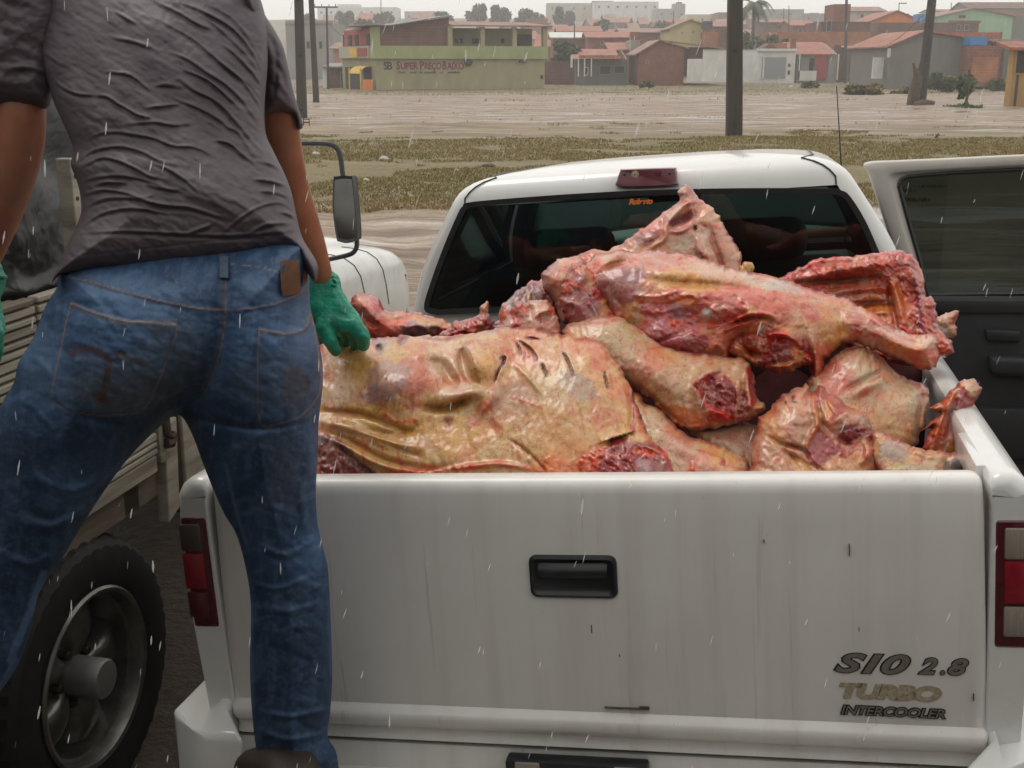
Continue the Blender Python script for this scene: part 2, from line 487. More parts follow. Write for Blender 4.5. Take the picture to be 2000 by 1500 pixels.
    gm = N(nt, 'ShaderNodeMath', operation='MULTIPLY'); nt.links.new(g1.outputs[0], gm.inputs[0])
    gb = ramp(nt, med.outputs[0], [(0.3, 0.55), (0.55, 1.0)]); nt.links.new(gb.outputs[0], gm.inputs[1])
    c = mix(nt, gm.outputs[0], sand2, soil.outputs[0])
    hill = ramp(nt, zone.outputs[0], [(k(140), 0.0), (k(165), 1.0)])
    c = mix(nt, hill.outputs[0], c, ramp(nt, big.outputs[0], [(0.4, (0.10, 0.085, 0.045)), (0.6, (0.17, 0.12, 0.08))]).outputs[0])
    # trampled mud round the vehicles, its colour lowered further for their contact shadow
    near = N(nt, 'ShaderNodeMapRange'); near.inputs[1].default_value = 8.0; near.inputs[2].default_value = 12.0; near.inputs[3].default_value = 1; near.inputs[4].default_value = 0; nt.links.new(ysk.outputs[0], near.inputs[0])
    c = mix(nt, near.outputs[0], c, ramp(nt, fine.outputs[0], [(0.3, (0.04, 0.026, 0.014)), (0.7, (0.10, 0.066, 0.036))]).outputs[0])
    nt.links.new(c, b.inputs['Base Color'])
    # standing water where the ground is low
    mp2 = N(nt, 'ShaderNodeMapping'); mp2.inputs['Scale'].default_value = (0.28, 1.25, 1.0); mp2.inputs['Rotation'].default_value = (0, 0, 0.18); nt.links.new(pos, mp2.inputs[0])
    pud = noise(nt, 0.8, 6, 0.6, mp2.outputs[0], 0.9)
    pr = ramp(nt, pud.outputs[0], [(0.50, 0.75), (0.565, 0.4), (0.60, 0.10)])
    rg = mix(nt, gm.outputs[0], pr.outputs[0], (0.8, 0.8, 0.8)); rg = mix(nt, near.outputs[0], rg, (0.7, 0.7, 0.7))
    nt.links.new(rg, b.inputs['Roughness'])
    hm = N(nt, 'ShaderNodeMath', operation='MULTIPLY'); nt.links.new(pr.outputs[0], hm.inputs[0]); nt.links.new(fine.outputs[0], hm.inputs[1])
    bump(nt, b, mix(nt, near.outputs[0], hm.outputs[0], fine.outputs[0]), 0.7, 0.05)
    o = mesh('ground', V, F, m, None, True); tag(o, kind='structure')
ground()

# grass: separate blades, thick on the verge, thin elsewhere
def grass():
    pts = []
    def scatter(n, y0, y1, thr, hs, xw):
        y = rng.uniform(y0 ** 0.5, y1 ** 0.5, n) ** 2; x = rng.uniform(-xw, xw, n) * y
        dens = fbm(x / 2.2, y / 1.2, 21, 3) + 0.4 * fbm(x / 0.5, y / 0.4, 22, 2)
        yy = y - 0.10 * x + 6.5 * fbm(x / 6, y / 5, 23, 3)
        if hs < 0.04: thr = thr + 0.9 * sm(20.5, 24.5, yy) + 0.7 * (1 - sm(14.2, 16.5, yy))
        k = dens > thr
        k &= ~((np.abs(x - 0.219 * y) < 1.3) & (y < 7)); x, y = x[k], y[k]
        return x, y, hs * rng.uniform(0.5, 1.3, len(x))
    V = []; Cc = []
    for n, y0, y1, thr, hs, xw, cols in ((420000, 13.5, 28.5, -0.42, 0.030, 0.72, 1), (40000, 13.6, 29, 0.28, 0.030, 0.55, 1), (16000, 30, 60, 0.55, 0.05, 0.55, 2), (70000, 74, 118, 0.02, 0.06, 0.55, 2), (500, 58, 64, 0.25, 0.10, 0.3, 2)):
        x, y, h = scatter(n, y0, y1, thr, hs, xw)
        z = gz(x, y); m = len(x); an = rng.uniform(0, math.pi * 2, m); w = h * rng.uniform(0.22, 0.5, m)
        lx, ly = rng.normal(0, 0.5, m) * h, rng.normal(0, 0.5, m) * h
        a = np.stack([x - w * np.cos(an), y - w * np.sin(an), z - 0.01], 1); b = np.stack([x + w * np.cos(an), y + w * np.sin(an), z - 0.01], 1); c = np.stack([x + lx, y + ly, z + h], 1)
        V.append(np.stack([a, b, c], 1).reshape(-1, 3))
        t = np.clip(0.5 + 0.5 * fbm(x / 3, y / 1.5, 40) + rng.normal(0, 0.18, m), 0, 1)[:, None]
        pal = np.array([[0.135, 0.125, 0.032], [0.22, 0.175, 0.05], [0.26, 0.16, 0.065]]) if cols == 1 else np.array([[0.07, 0.085, 0.02], [0.14, 0.12, 0.04], [0.2, 0.13, 0.05]])
        cc = np.where(t < 0.5, pal[0] + (pal[1] - pal[0]) * t * 2, pal[1] + (pal[2] - pal[1]) * (t * 2 - 1))
        Cc.append(np.repeat(cc, 3, 0))
    V = np.vstack(V); Cc = np.vstack(Cc)
    m, nt, b = nodes('grass_blades'); at_ = N(nt, 'ShaderNodeAttribute', attribute_name='Col'); nt.links.new(at_.outputs[0], b.inputs['Base Color']); b.inputs['Roughness'].default_value = 0.6
    o = mesh('grass', V, np.arange(len(V)).reshape(-1, 3).tolist(), m, None, False, Cc)
    tag(o, 'short yellow green grass growing on the wet verge beyond the pickup', 'grass', kind='stuff')
grass()
# ================================================================== pickup truck
def rot3(yaw, pitch, roll):
    cy, sy = math.cos(yaw), math.sin(yaw); cp, sp = math.cos(pitch), math.sin(pitch); cr, sr = math.cos(roll), math.sin(roll)
    return np.array([[cy, sy, 0], [-sy, cy, 0], [0, 0, 1]]) @ np.array([[1, 0, 0], [0, cp, -sp], [0, sp, cp]]) @ np.array([[cr, 0, -sr], [0, 1, 0], [sr, 0, cr]])
TR = rot3(0.221, -0.048, 0.083)                 # parked askew on soft ground
TO = np.array([0.104, 2.065, EYE[2] - 0.750])   # middle of the tailgate's top edge
GH = 1.06                                       # tailgate top above the ground
def loc(px, py, ax, val):                       # photo point on a plane of the truck's own frame
    o = TR.T @ (EYE - TO); d = TR.T @ ray(px, py)
    return o + d * (val - o[ax]) / d[ax]
def uw(px, py, v): p = loc(px, py, 1, v); return (p[0], p[2])
def tw(u, v, w): return TR @ np.array([u, v, w]) + TO
TM = Matrix.Translation(Vector(TO)) @ Matrix(TR.tolist()).to_4x4()

M_white = plain('white_paint', (0.70, 0.70, 0.67), 0.3, var=0.04, scale=3, bmp=0.02, coat=0.6, dirt=(0.42, 0.36, 0.28), dirt_amt=0.35, dirt_scale=3.0)
def gate_paint():
    m, nt, b = nodes('white_paint_streaked')
    v = coord(nt)
    v2 = coord(nt, (14, 14, 0.5)); v3 = coord(nt, (60, 60, 1.2))
    n1 = noise(nt, 1.0, 6, 0.6, v2); n2 = noise(nt, 1.0, 5, 0.6, v3); n3 = noise(nt, 2.2, 6, 0.6, v); n4 = noise(nt, 160, 3, 0.6, v)
    s1 = ramp(nt, n1.outputs[0], [(0.48, 0.0), (0.78, 0.42)])
    s2 = ramp(nt, n2.outputs[0], [(0.63, 0.0), (0.76, 0.42)])
    base = ramp(nt, n3.outputs[0], [(0.3, (0.66, 0.64, 0.60)), (0.7, (0.76, 0.745, 0.71))])
    c = mix(nt, s1.outputs[0], base.outputs[0], (0.50, 0.45, 0.37))
    c = mix(nt, s2.outputs[0], c, (0.36, 0.29, 0.20))
    sp = ramp(nt, n4.outputs[0], [(0.70, 0.0), (0.78, 0.5)])
    c = mix(nt, sp.outputs[0], c, (0.25, 0.2, 0.15))
    nt.links.new(c, b.inputs['Base Color'])
    b.inputs['Roughness'].default_value = 0.36; b.inputs['Coat Weight'].default_value = 0.35; b.inputs['Coat Roughness'].default_value = 0.2
    n5 = noise(nt, 90, 2, 0.5, v); bump(nt, b, n5.outputs[0], 0.05, 0.002)
    return m
M_gate = gate_paint()
M_blk = plain('black_plastic', (0.018, 0.019, 0.021), 0.42, var=0.3, scale=30, bmp=0.08, bd=0.001)
M_trim = plain('black_door_trim', (0.022, 0.022, 0.024), 0.6, var=0.3, scale=14, bmp=0.15, bd=0.002)
M_rub = plain('rubber', (0.02, 0.02, 0.02), 0.7, var=0.4, scale=20, bmp=0.2, dirt=(0.16, 0.12, 0.08), dirt_amt=0.45, dirt_scale=6)
M_dark = plain('underbody', (0.02, 0.018, 0.016), 0.8, var=0.4)
M_steel = plain('wheel_metal', (0.32, 0.32, 0.31), 0.35, metal=0.75, var=0.2, scale=10, dirt=(0.14, 0.11, 0.08), dirt_amt=0.6, dirt_scale=8)
M_fab = plain('seat_fabric', (0.02, 0.021, 0.022), 0.85, var=0.3, scale=40, bmp=0.2)
M_liner = plain('headliner', (0.05, 0.05, 0.05), 0.9, var=0.2)
M_glass = glassy('tinted_glass', (0.66, 0.90, 0.84), 0.38)
M_glassd = glassy('dark_door_glass', (0.75, 0.95, 0.85), 0.08)
M_wind = glassy('windscreen_glass', (0.62, 0.86, 0.78), 0.9)
M_red = plain('red_lens', (0.24, 0.006, 0.018), 0.2, var=0.2, scale=60, coat=0.7, bmp=0.05, bd=0.001)
M_dred = plain('dark_red_lens', (0.075, 0.006, 0.012), 0.2, var=0.3, scale=60, coat=0.7, bmp=0.05, bd=0.001)
M_maroon = plain('sun_faded_maroon_lens', (0.13, 0.020, 0.030), 0.36, var=0.2, scale=30, coat=0.3)
M_clear = plain('ribbed_clear_lens', (0.27, 0.24, 0.2), 0.25, var=0.12, scale=70, coat=0.6, bmp=0.3, bd=0.002, stretch=(6, 6, 0.3))
M_dirty = plain('grimy_lens', (0.075, 0.06, 0.045), 0.4, var=0.2, coat=0.3)
M_badge = plain('badge_grey', (0.17, 0.155, 0.13), 0.45, var=0.2, scale=60)
M_badgek = plain('badge_black', (0.02, 0.02, 0.022), 0.5, var=0.2)
M_badget = plain('badge_worn_tan', (0.34, 0.27, 0.17), 0.7, var=0.35, scale=120, bmp=0.4, dirt=(0.5, 0.47, 0.42), dirt_amt=0.6, dirt_scale=90)
M_orange = plain('orange_sticker', (0.75, 0.17, 0.03), 0.6, var=0.2, scale=90)
M_doorin = plain('inner_door_paint', (0.50, 0.47, 0.42), 0.45, var=0.06, scale=4, dirt=(0.30, 0.26, 0.2), dirt_amt=0.4, dirt_scale=5)
M_iron0 = plain('rust_mark', (0.09, 0.06, 0.045), 0.8)
M_bed = plain('bed_floor_dirty', (0.12, 0.09, 0.075), 0.5, var=0.3, dirt=(0.10, 0.02, 0.02), dirt_amt=0.6)

truck = empty('pickup_truck', mw=TM)
tag(truck, 'white pickup truck with its tailgate shut, loaded with beef carcasses', 'pickup truck')

# --- tailgate
def tailgate():
    prof = [(0.062, -0.50), (0.062, -0.02), (0.058, -0.006), (0.048, 0.0), (0.022, 0.0), (0.008, -0.004), (0.0, -0.014), (-0.003, -0.03), (-0.005, -0.08), (-0.0075, -0.18),
            (-0.009, -0.27), (-0.0075, -0.37), (-0.005, -0.44), (-0.004, -0.466), (-0.009, -0.472), (-0.016, -0.477), (-0.020, -0.485), (-0.020, -0.495), (-0.016, -0.505),
            (-0.010, -0.512), (-0.002, -0.517), (0.0, -0.528), (-0.004, -0.536), (-0.006, -0.542), (0.004, -0.548), (0.03, -0.55), (0.062, -0.55)]
    us = [-0.727, -0.7255, -0.721, -0.714, -0.705] + list(np.linspace(-0.68, 0.68, 25)) + [0.705, 0.714, 0.721, 0.7255, 0.727]
    g = []
    for u in us:
        row = []
        e = max(0, (abs(u) - 0.705) / 0.022)
        for v, w in prof:
            ww = w - (0.016 * (1 - math.sqrt(max(0, 1 - e * e))) if w > -0.035 else 0)
            vv = v + (0.014 * (1 - math.sqrt(max(0, 1 - e * e))) if v < 0.01 else 0)
            row.append((u * (1 + 0.03 * (-w)), vv, ww))
        g.append(row)
    m = MB().sheet(g)
    n = len(prof)
    m.f.append(tuple(range(n))); m.f.append(tuple(range((len(us) - 1) * n, len(us) * n))[::-1])
    o = m.build('tailgate', M_gate, truck, True, angle=40)
    # handle
    x0, w0 = -0.084, -0.229; x1, w1 = 0.084, -0.145
    def ring(r, ins, vv): return [(a, vv, b) for a, b in rrect(x0 + ins, x1 - ins, w0 + ins, w1 - ins, r)]
    m = MB(); rings = [ring(0.014, 0, -0.006), ring(0.014, 0.001, -0.013), ring(0.012, 0.006, -0.0155), ring(0.010, 0.010, -0.012), ring(0.009, 0.012, -0.0095)]
    k = len(rings[0]); vs = [p for r in rings for p in r]
    m.add(vs, [(i * k + j, i * k + (j + 1) % k, (i + 1) * k + (j + 1) % k, (i + 1) * k + j) for i in range(len(rings) - 1) for j in range(k)] + [tuple(range((len(rings) - 1) * k, len(rings) * k))])
    hb = m.build('handle_bezel', M_blk, o, True, angle=50)
    g = []
    for i in range(9):
        a = i / 8; w = -0.160 - 0.040 * a; bul = -0.012 - 0.012 * math.sin(math.pi * min(1, a * 1.1)) + 0.006 * a
        g.append([(u, bul + 0.004 * (abs(u) / 0.066) ** 6, w) for u in np.linspace(-0.066, 0.066, 9)])
    MB().sheet(g).build('handle', M_blk, hb, True)
    # lettering
    rx = Matrix.Rotation(math.pi / 2, 4, 'X')
    def put(nm, s, x0, x1, w, size, mats, sh, off):
        for mt, of, v in mats:
            t = text_mesh(nm, s, size, mt, o, sh, 0.0008, of, 0.92)
            co = np.zeros(len(t.data.vertices) * 3); t.data.vertices.foreach_get('co', co); co = co.reshape(-1, 3)
            if v == mats[0][2]: put.sx = (x1 - x0) / np.ptp(co[:, 0]); put.mn = co[:, 0].min()
            co[:, 0] = (co[:, 0] - put.mn) * put.sx
            t.data.vertices.foreach_set('co', co.ravel())
            t.matrix_local = Matrix.Translation((x0, v, w)) @ rx @ Matrix.Rotation(R_(-0.4), 4, 'Z')
    put('badge', 'S10', 0.470, 0.606, -0.3625, 0.050, [(M_badgek, 0.0030, -0.0085), (M_badge, 0.0012, -0.0098)], 0.35, 0)
    put('badge', '2', 0.616, 0.652, -0.3615, 0.042, [(M_badgek, 0.0026, -0.0085), (M_badge, 0.001, -0.0098)], 0.35, 0)
    put('badge', '.', 0.654, 0.664, -0.3615, 0.042, [(M_badgek, 0.0026, -0.0085), (M_badge, 0.001, -0.0098)], 0.35, 0)
    put('badge', '8', 0.666, 0.704, -0.3615, 0.042, [(M_badgek, 0.0026, -0.0085), (M_badge, 0.001, -0.0098)], 0.35, 0)
    put('badge', 'TURBO', 0.480, 0.658, -0.413, 0.037, [(M_badget, 0.0026, -0.0075)], 0.2, 0)
    put('badge', 'INTERCOOLER', 0.481, 0.666, -0.447, 0.024, [(M_badgek, 0.0018, -0.0070), (M_badge, 0.0, -0.0080)], 0.25, 0)
    # scratch and paint chips
    for (a, b, c, d) in ((0.045, 0.131, -0.4535, 0.0012), (0.112, 0.131, -0.4515, 0.005), (0.0285, 0.030, -0.292, 0.016), (0.079, 0.0805, -0.345, 0.004), (0.501, 0.5025, -0.13, 0.022), (0.353, 0.3545, -0.115, 0.006), (0.516, 0.517, -0.28, 0.009), (0.711, 0.7125, -0.405, 0.014)):
        MB().box(a, b, -0.0098, -0.0045, c - d / 2, c + d / 2).build('scratch', M_iron0, o)
    return o
gate = tailgate()

# --- bed
def bed():
    for s in (-1, 1):
        prof = [(0.730, -0.50), (0.738, -0.05), (0.735, -0.03), (0.734, -0.006), (0.740, 0.002), (0.758, 0.006), (0.778, 0.004), (0.796, -0.008), (0.808, -0.03), (0.815, -0.07), (0.826, -0.18),
                (0.834, -0.30), (0.832, -0.42), (0.815, -0.52), (0.80, -0.62), (0.73, -0.62)]
        g = []
        vs = [-0.004, -0.003, 0.0, 0.005, 0.012, 0.022, 0.05] + list(np.linspace(0.15, 1.40, 10))
        for v in vs:
            sh = 0.018 * (1 - math.sqrt(max(0.0, 1 - max(0.0, (0.022 - v) / 0.026) ** 2)))
            row = []
            for u, w in prof:
                uu = u - (sh if u > 0.75 else -sh * 0.3); ww = w - (sh * 1.5 if w > -0.02 else 0)
                if v < 0.1 and w < -0.05: uu = min(uu, 0.803 - 0.06 * max(0, -w - 0.3)) if u > 0.75 else uu 
                row.append((s * uu, v, ww))
            g.append(row)
        m = MB().sheet(g); n = len(prof)
        m.f.append(tuple(range(n)))
        o = m.build('bed_side', M_white, truck, True, angle=40)
        MB().box(min(s * 0.722, s * 0.742), max(s * 0.722, s * 0.742), 0.066, 0.30, -0.05, 0.004).build('rail_step', M_white, o, True, bevel=0.006)
        # tail light
        a, b = sorted((s * 0.744, s * 0.803))
        tl = MB().box(a, b, -0.007, 0.12, -0.312, -0.073).build('tail_light', M_dred, truck, True, bevel=0.008, seg=3)
        if s < 0: tl['label'] = 'dull dark red tail light behind the man'
        a, b = sorted((s * 0.760, s * 0.806))
        MB().box(a, b, -0.011, 0.10, -0.145, -0.088).build('clear_lens', M_clear if s > 0 else M_dirty, tl, True, bevel=0.004)
        MB().box(a, b, -0.012, 0.10, -0.226, -0.149).build('red_lens', M_red, tl, True, bevel=0.004)
        MB().box(a, b, -0.011, 0.10, -0.288, -0.232).build('clear_lens', M_clear if s > 0 else M_dred, tl, True, bevel=0.004)
    MB().box(-0.73, 0.73, 0.064, 1.41, -0.52, -0.49).build('bed_floor', M_bed, truck)
    MB().box(-0.80, 0.80, 1.385, 1.41, -0.5, -0.005).build('bed_front', M_white, truck, True, bevel=0.006)
    MB().box(-0.68, 0.68, 0.1, 3.9, -0.72, -0.55).build('chassis', M_dark, truck)
bed()

# --- bumper
def bumper():
    prof = [(0.03, -0.612), (-0.10, -0.612), (-0.125, -0.62), (-0.135, -0.64), (-0.135, -0.72), (-0.12, -0.75), (-0.05, -0.76)]
    MB().box(-0.74, 0.74, 0.004, 0.05, -0.615, -0.556).build('rear_valance', M_gate, truck)
    m = MB().sheet([[(u, v, w) for v, w in prof] for u in np.linspace(-0.74, 0.74, 9)])
    o = m.build('bumper', M_gate, truck, True, angle=40)
    for s in (-1, 1):
        pts = [(0.700, -0.145), (0.79, -0.14), (0.835, -0.11), (0.855, -0.05), (0.86, 0.25), (0.74, 0.25), (0.735, -0.03)]
        lo = [(s * u, v, -0.76) for u, v in pts]; hi = [(s * (u - 0.03 * (i in (0, 1, 2))), v + 0.05 * (i in (0, 1, 2)), -0.475 - 0.03 * (i in (0, 1, 2))) for i, (u, v) in enumerate(pts)]
        k = len(pts)
        m = MB().add(lo + hi, [tuple(range(k))[::-1], tuple(range(k, 2 * k))] + [(i, (i + 1) % k, k + (i + 1) % k, k + i) for i in range(k)])
        m.build('bumper_end', M_white, o, True, bevel=0.014, seg=3)
    m = MB().box(-0.155, 0.125, -0.035, 0.003, -0.598, -0.561)
    m.build('plate_lamp', M_blk, o, True, bevel=0.006)
    for x in (-0.135, 0.06):
        MB().box(x, x + 0.05, -0.038, -0.02, -0.578, -0.563).build('lamp_lens', M_clear, o, True, bevel=0.003)
    MB().box(-0.26, 0.26, -0.143, -0.136, -0.735, -0.61).build('number_plate', plain('plate_grey', (0.3, 0.3, 0.29), 0.5), o, True, bevel=0.004)
bumper()

# --- cab
LEV = [(-0.60, 0.80, 1.42, 3.2), (-0.30, 0.815, 1.42, 3.15), (-0.02, 0.785, 1.42, 3.08), (0.08, 0.764, 1.42, 3.02), (0.125, 0.752, 1.42, 2.98), (0.19, 0.733, 1.421, 2.90), (0.25, 0.712, 1.423, 2.82), (0.31, 0.682, 1.426, 2.74),
       (0.37, 0.646, 1.429, 2.66), (0.41, 0.622, 1.431, 2.61), (0.437, 0.606, 1.433, 2.57), (0.46, 0.592, 1.436, 2.53), (0.478, 0.577, 1.441, 2.50), (0.492, 0.560, 1.449, 2.47), (0.505, 0.535, 1.462, 2.44), (0.516, 0.50, 1.485, 2.40), (0.526, 0.44, 1.53, 2.34), (0.536, 0.34, 1.62, 2.24), (0.542, 0.2, 1.75, 2.1)]
def cab_ring(w, a, vr, vf, rc, off=0.0):
    a -= off; vr += off; vf -= off
    pts = []
    for u in np.linspace(-(a - rc), a - rc, 25): pts.append((u, vr + 0.02 * (u / a) ** 2 - 0.006, w))      # 0..24 rear
    for k in range(1, 6): an = R_(-90 + 90 * k / 6); pts.append((a - rc + rc * math.cos(an), vr + 0.012 + rc + rc * math.sin(an), w))
    for v in np.linspace(vr + rc + 0.012, vf - rc, 15): pts.append((a, v, w))                                   # 30..44 right side
    for k in range(1, 6): an = R_(90 * k / 6); pts.append((a - rc + rc * math.cos(an), vf - rc + rc * math.sin(an), w))
    for u in np.linspace(a - rc, -(a - rc), 25): pts.append((u, vf + 0.06 * (1 - (u / a) ** 2), w))            # 50..74 front
    for k in range(1, 6): an = R_(90 + 90 * k / 6); pts.append((-a + rc + rc * math.cos(an), vf - rc + rc * math.sin(an), w))
    for v in np.linspace(vf - rc, vr + rc + 0.012, 15): pts.append((-a, v, w))
    for k in range(1, 6): an = R_(180 + 90 * k / 6); pts.append((-a + rc + rc * math.cos(an), vr + 0.012 + rc + rc * math.sin(an), w))
    return pts
def cab():
    for off, mt, nm in ((0.0, M_white, 'cab'), (0.028, M_liner, 'cab_lining')):
        rings = [cab_ring(w - off * (w > 0.45), a, vr, vf, min(0.055, a * 0.3), off) for w, a, vr, vf in LEV]
        k = len(rings[0]); m = MB(); vs = [p for r in rings for p in r]; fs = []
        for i in range(len(rings) - 1):
            w0, w1 = LEV[i][0], LEV[i + 1][0]
            for j in range(k):
                win = 0.12 < w0 and w1 < 0.44
                if win and (0 <= j < 24 or 50 <= j < 74): continue          # rear window, windscreen
                if win and (31 <= j < 43 or 81 <= j < 93): continue         # side windows
                if 31 <= j < 43 and w1 < 0.44 and w0 > -0.5: continue       # right doorway, its door swung open
                fs.append((i * k + j, i * k + (j + 1) % k, (i + 1) * k + (j + 1) % k, (i + 1) * k + j))
        fs.append(tuple(range((len(rings) - 1) * k, len(rings) * k)))
        m.add(vs, fs)
        o = m.build(nm, mt, truck, True, angle=60)
        if nm == 'cab': shell = o
    # rear window, bonded in a black rubber frame
    pl = [uw(x, y, 1.40) for x, y in ((845, 615), (826, 604), (838, 556), (866, 480), (893, 418), (903, 403), (925, 394), (1100, 380), (1260, 371.5), (1450, 367.5), (1610, 368.5), (1643, 372), (1661, 384), (1690, 430), (1716, 488), (1742, 550), (1748, 575), (1738, 586), (1720, 590), (1650, 592), (1400, 600), (1100, 608), (900, 614), (862, 616))]
    pl = catmull(pl, 3, True)
    cx, cw = pl.mean(0)
    def bow(u): return 0.012 * (u / 0.7) ** 2
    n = len(pl)
    inn = []
    for i in range(n):                          # inner edge of the rubber
        d = pl[(i + 1) % n] - pl[i - 1]; d = d / np.linalg.norm(d); nrm = np.array([-d[1], d[0]])
        if (np.array([cx, cw]) - pl[i]) @ nrm < 0: nrm = -nrm
        inn.append(pl[i] + nrm * 0.016)
    inn = np.array(inn)
    m = MB()
    A = [(u, 1.404 + bow(u), w) for u, w in pl]; B = [(u, 1.398 + bow(u), w) for u, w in pl]; Cc = [(u, 1.400 + bow(u), w) for u, w in inn]; D = [(u, 1.43, w) for u, w in inn]
    m.add(A + B + Cc + D, [(r * n + i, r * n + (i + 1) % n, (r + 1) * n + (i + 1) % n, (r + 1) * n + i) for r in range(3) for i in range(n)])
    fr = m.build('window_rubber', M_blk, shell, True, angle=50)
    g = []
    lo, hi = inn[:, 1].min(), inn[:, 1].max()
    for i in range(14):
        w = lo + (hi - lo) * i / 13
        xs = []
        for q in range(n):
            p0, p1 = pl[q], pl[(q + 1) % n]
            if (p0[1] - w) * (p1[1] - w) < 0: xs.append(p0[0] + (p1[0] - p0[0]) * (w - p0[1]) / (p1[1] - p0[1]))
        xs = xs or [-0.5, 0.5]
        g.append([(min(xs) + 0.008 + (max(xs) - min(xs) - 0.016) * j / 16, 1.412 + bow(min(xs) + (max(xs) - min(xs)) * j / 16), w) for j in range(17)])
    gl = MB().sheet(g).build('rear_window', M_glass, shell, True)
    t = text_mesh('sticker', 'Roberto', 0.022, M_orange, gl, 0.3, 0.0004, 0.0012, 0.9)
    p = loc(1228, 399, 1, 1.395)
    t.matrix_local = Matrix.Translation(p.tolist()) @ Matrix.Rotation(math.pi / 2, 4, 'X') @ Matrix.Rotation(R_(-1.5), 4, 'Z')
    # brake light at the roof edge
    q = [uw(x, y, 1.42) for x, y in ((1206, 352), (1212, 333), (1218, 331), (1310, 328), (1319, 332), (1322, 354), (1316, 361), (1212, 364))]
    q = [tuple(z) for z in catmull(q, 3, True)]
    m = MB(); k = len(q); cx, cw = np.mean(q, 0)
    def ins(s, v): return [(cx + (u - cx) * s, v + 0.25 * max(0, w - 0.49), cw + (w - cw) * s) for u, w in q]
    vs = ins(1.0, 1.455) + ins(1.0, 1.412) + ins(0.985, 1.406) + ins(0.93, 1.402)
    m.add(vs, [(r * k + i, r * k + (i + 1) % k, (r + 1) * k + (i + 1) % k, (r + 1) * k + i) for r in range(3) for i in range(k)] + [tuple(range(3 * k, 4 * k))])
    bl = m.build('brake_light', M_maroon, shell, True, angle=50)
    for x, y, r, mt in ((1240, 341, 0.0115, M_badget), (1285, 338, 0.010, M_maroon), (1240, 341, 0.003, M_blk), (1219, 341, 0.0035, M_blk), (1308, 339, 0.0035, M_blk)):
        u, w = uw(x, y, 1.402)
        MB().lathe([(r, 0.004), (r, -0.0025), (r * 0.6, -0.004 if r < 0.005 else -0.003), (0.0001, -0.004)], (u, 1.404 + 0.25 * max(0, w - 0.49), w), (0, 1, 0), 16).build('lamp_screw', mt, bl, True)
    # roof ditch mouldings
    for s in (-1, 1):
        m = MB(); ln = []
        for w, a, vr, vf in LEV[10:16]: ln.append((s * min(a - 0.045, 0.548), vr - 0.008 + 0.018 * (w > 0.43), w + 0.002))
        for v in (1.6, 1.9, 2.2, 2.4): ln.append((s * 0.49, v, 0.522))
        m.tube(ln, 0.0025, 6); m.build('roof_seam', M_blk, shell)
    # glass of the sides and windscreen
    rings = [cab_ring(w, a, vr, vf, 0.055, 0.012) for w, a, vr, vf in LEV]
    sel = [i for i, l in enumerate(LEV) if 0.12 < l[0] < 0.44]
    MB().sheet([[rings[i][j] for j in range(50, 75)] for i in sel]).build('windscreen', M_wind, shell, True)
    MB().sheet([[rings[i][j] for j in range(81, 94)] for i in sel]).build('side_window', M_glass, shell, True)
    # seats, dashboard, wheel
    for s in (-1, 1):
        a, b = sorted((s * 0.06, s * 0.60))
        st = MB().box(a, b, 1.66, 1.80, -0.45, 0.21).build('seat', M_fab, truck, True, bevel=0.05, seg=4)
        c = s * 0.30 + 0.02
        MB().box(c - 0.15, c + 0.15, 1.66, 1.77, 0.20, 0.335).build('headrest', M_fab, st, True, bevel=0.05, seg=4)
        MB().box(a, b, 1.8, 2.3, -0.5, -0.28).build('seat_cushion', M_fab, st, True, bevel=0.05, seg=3)
    MB().box(-0.68, 0.68, 2.55, 2.95, -0.3, 0.10).build('dashboard', M_blk, truck, True, bevel=0.04, seg=3)
    m = MB(); m.tube([(-0.33 + 0.18 * math.cos(a), 2.40 + 0.06 * math.sin(a), 0.06 + 0.17 * math.sin(a)) for a in np.linspace(0, 2 * math.pi, 25)], 0.014, 8, False)
    m.box(-0.5, -0.16, 2.39, 2.41, 0.045, 0.075); m.build('steering_wheel', M_blk, truck, True)
    MB().box(-0.10, 0.10, 2.42, 2.44, 0.36, 0.41).build('rear_view_mirror', M_blk, truck, True, bevel=0.01)
    # bonnet, wings, front
    g = []
    for v, h, a in ((2.9, 0.09, 0.76), (3.1, 0.075, 0.77), (3.5, 0.05, 0.775), (3.9, 0.01, 0.765), (4.1, -0.06, 0.74), (4.18, -0.2, 0.72), (4.2, -0.6, 0.70)):
        row = []
        for k in range(13):
            x = -1 + k / 6; row.append((a * x, v - 0.1 * (abs(x) ** 4) * (v > 3.8), h - 0.05 * x * x - (0.5 if abs(x) == 1 else 0)))
        g.append(row)
    MB().sheet(g).build('bonnet', M_white, truck, True, angle=60)
    # aerial on the right wing
    b = loc(1643, 322, 1, 2.95); tip = loc(1634, 168, 1, 2.95)
    foot = b + (b - tip) * 1.6
    ae = MB().tube([foot, b, tip], [0.004, 0.003, 0.002], 6).build('aerial', M_blk, truck, True); MB().lathe([(0.0001, 0.0), (0.012, 0.005), (0.012, 0.02), (0.0001, 0.045)], loc(1645, 325, 1, 2.93), (0, 0, 1), 10).build('aerial_base', M_blk, ae, True)
    # wheels
    for s in (-1, 1):
        for v in (0.55, 3.45):
            c = (s * 0.70, v, -0.71); ax = (s, 0, 0)
            t = MB().lathe([(0.20, -0.1), (0.31, -0.11), (0.345, -0.08), (0.35, 0.0), (0.345, 0.08), (0.31, 0.11), (0.20, 0.1)], c, ax, 32).build('wheel', M_rub, truck, True)
            MB().lathe([(0.2, 0.09), (0.16, 0.05), (0.08, 0.07), (0.0001, 0.075)], c, ax, 24).build('rim', M_steel, t, True)
cab()

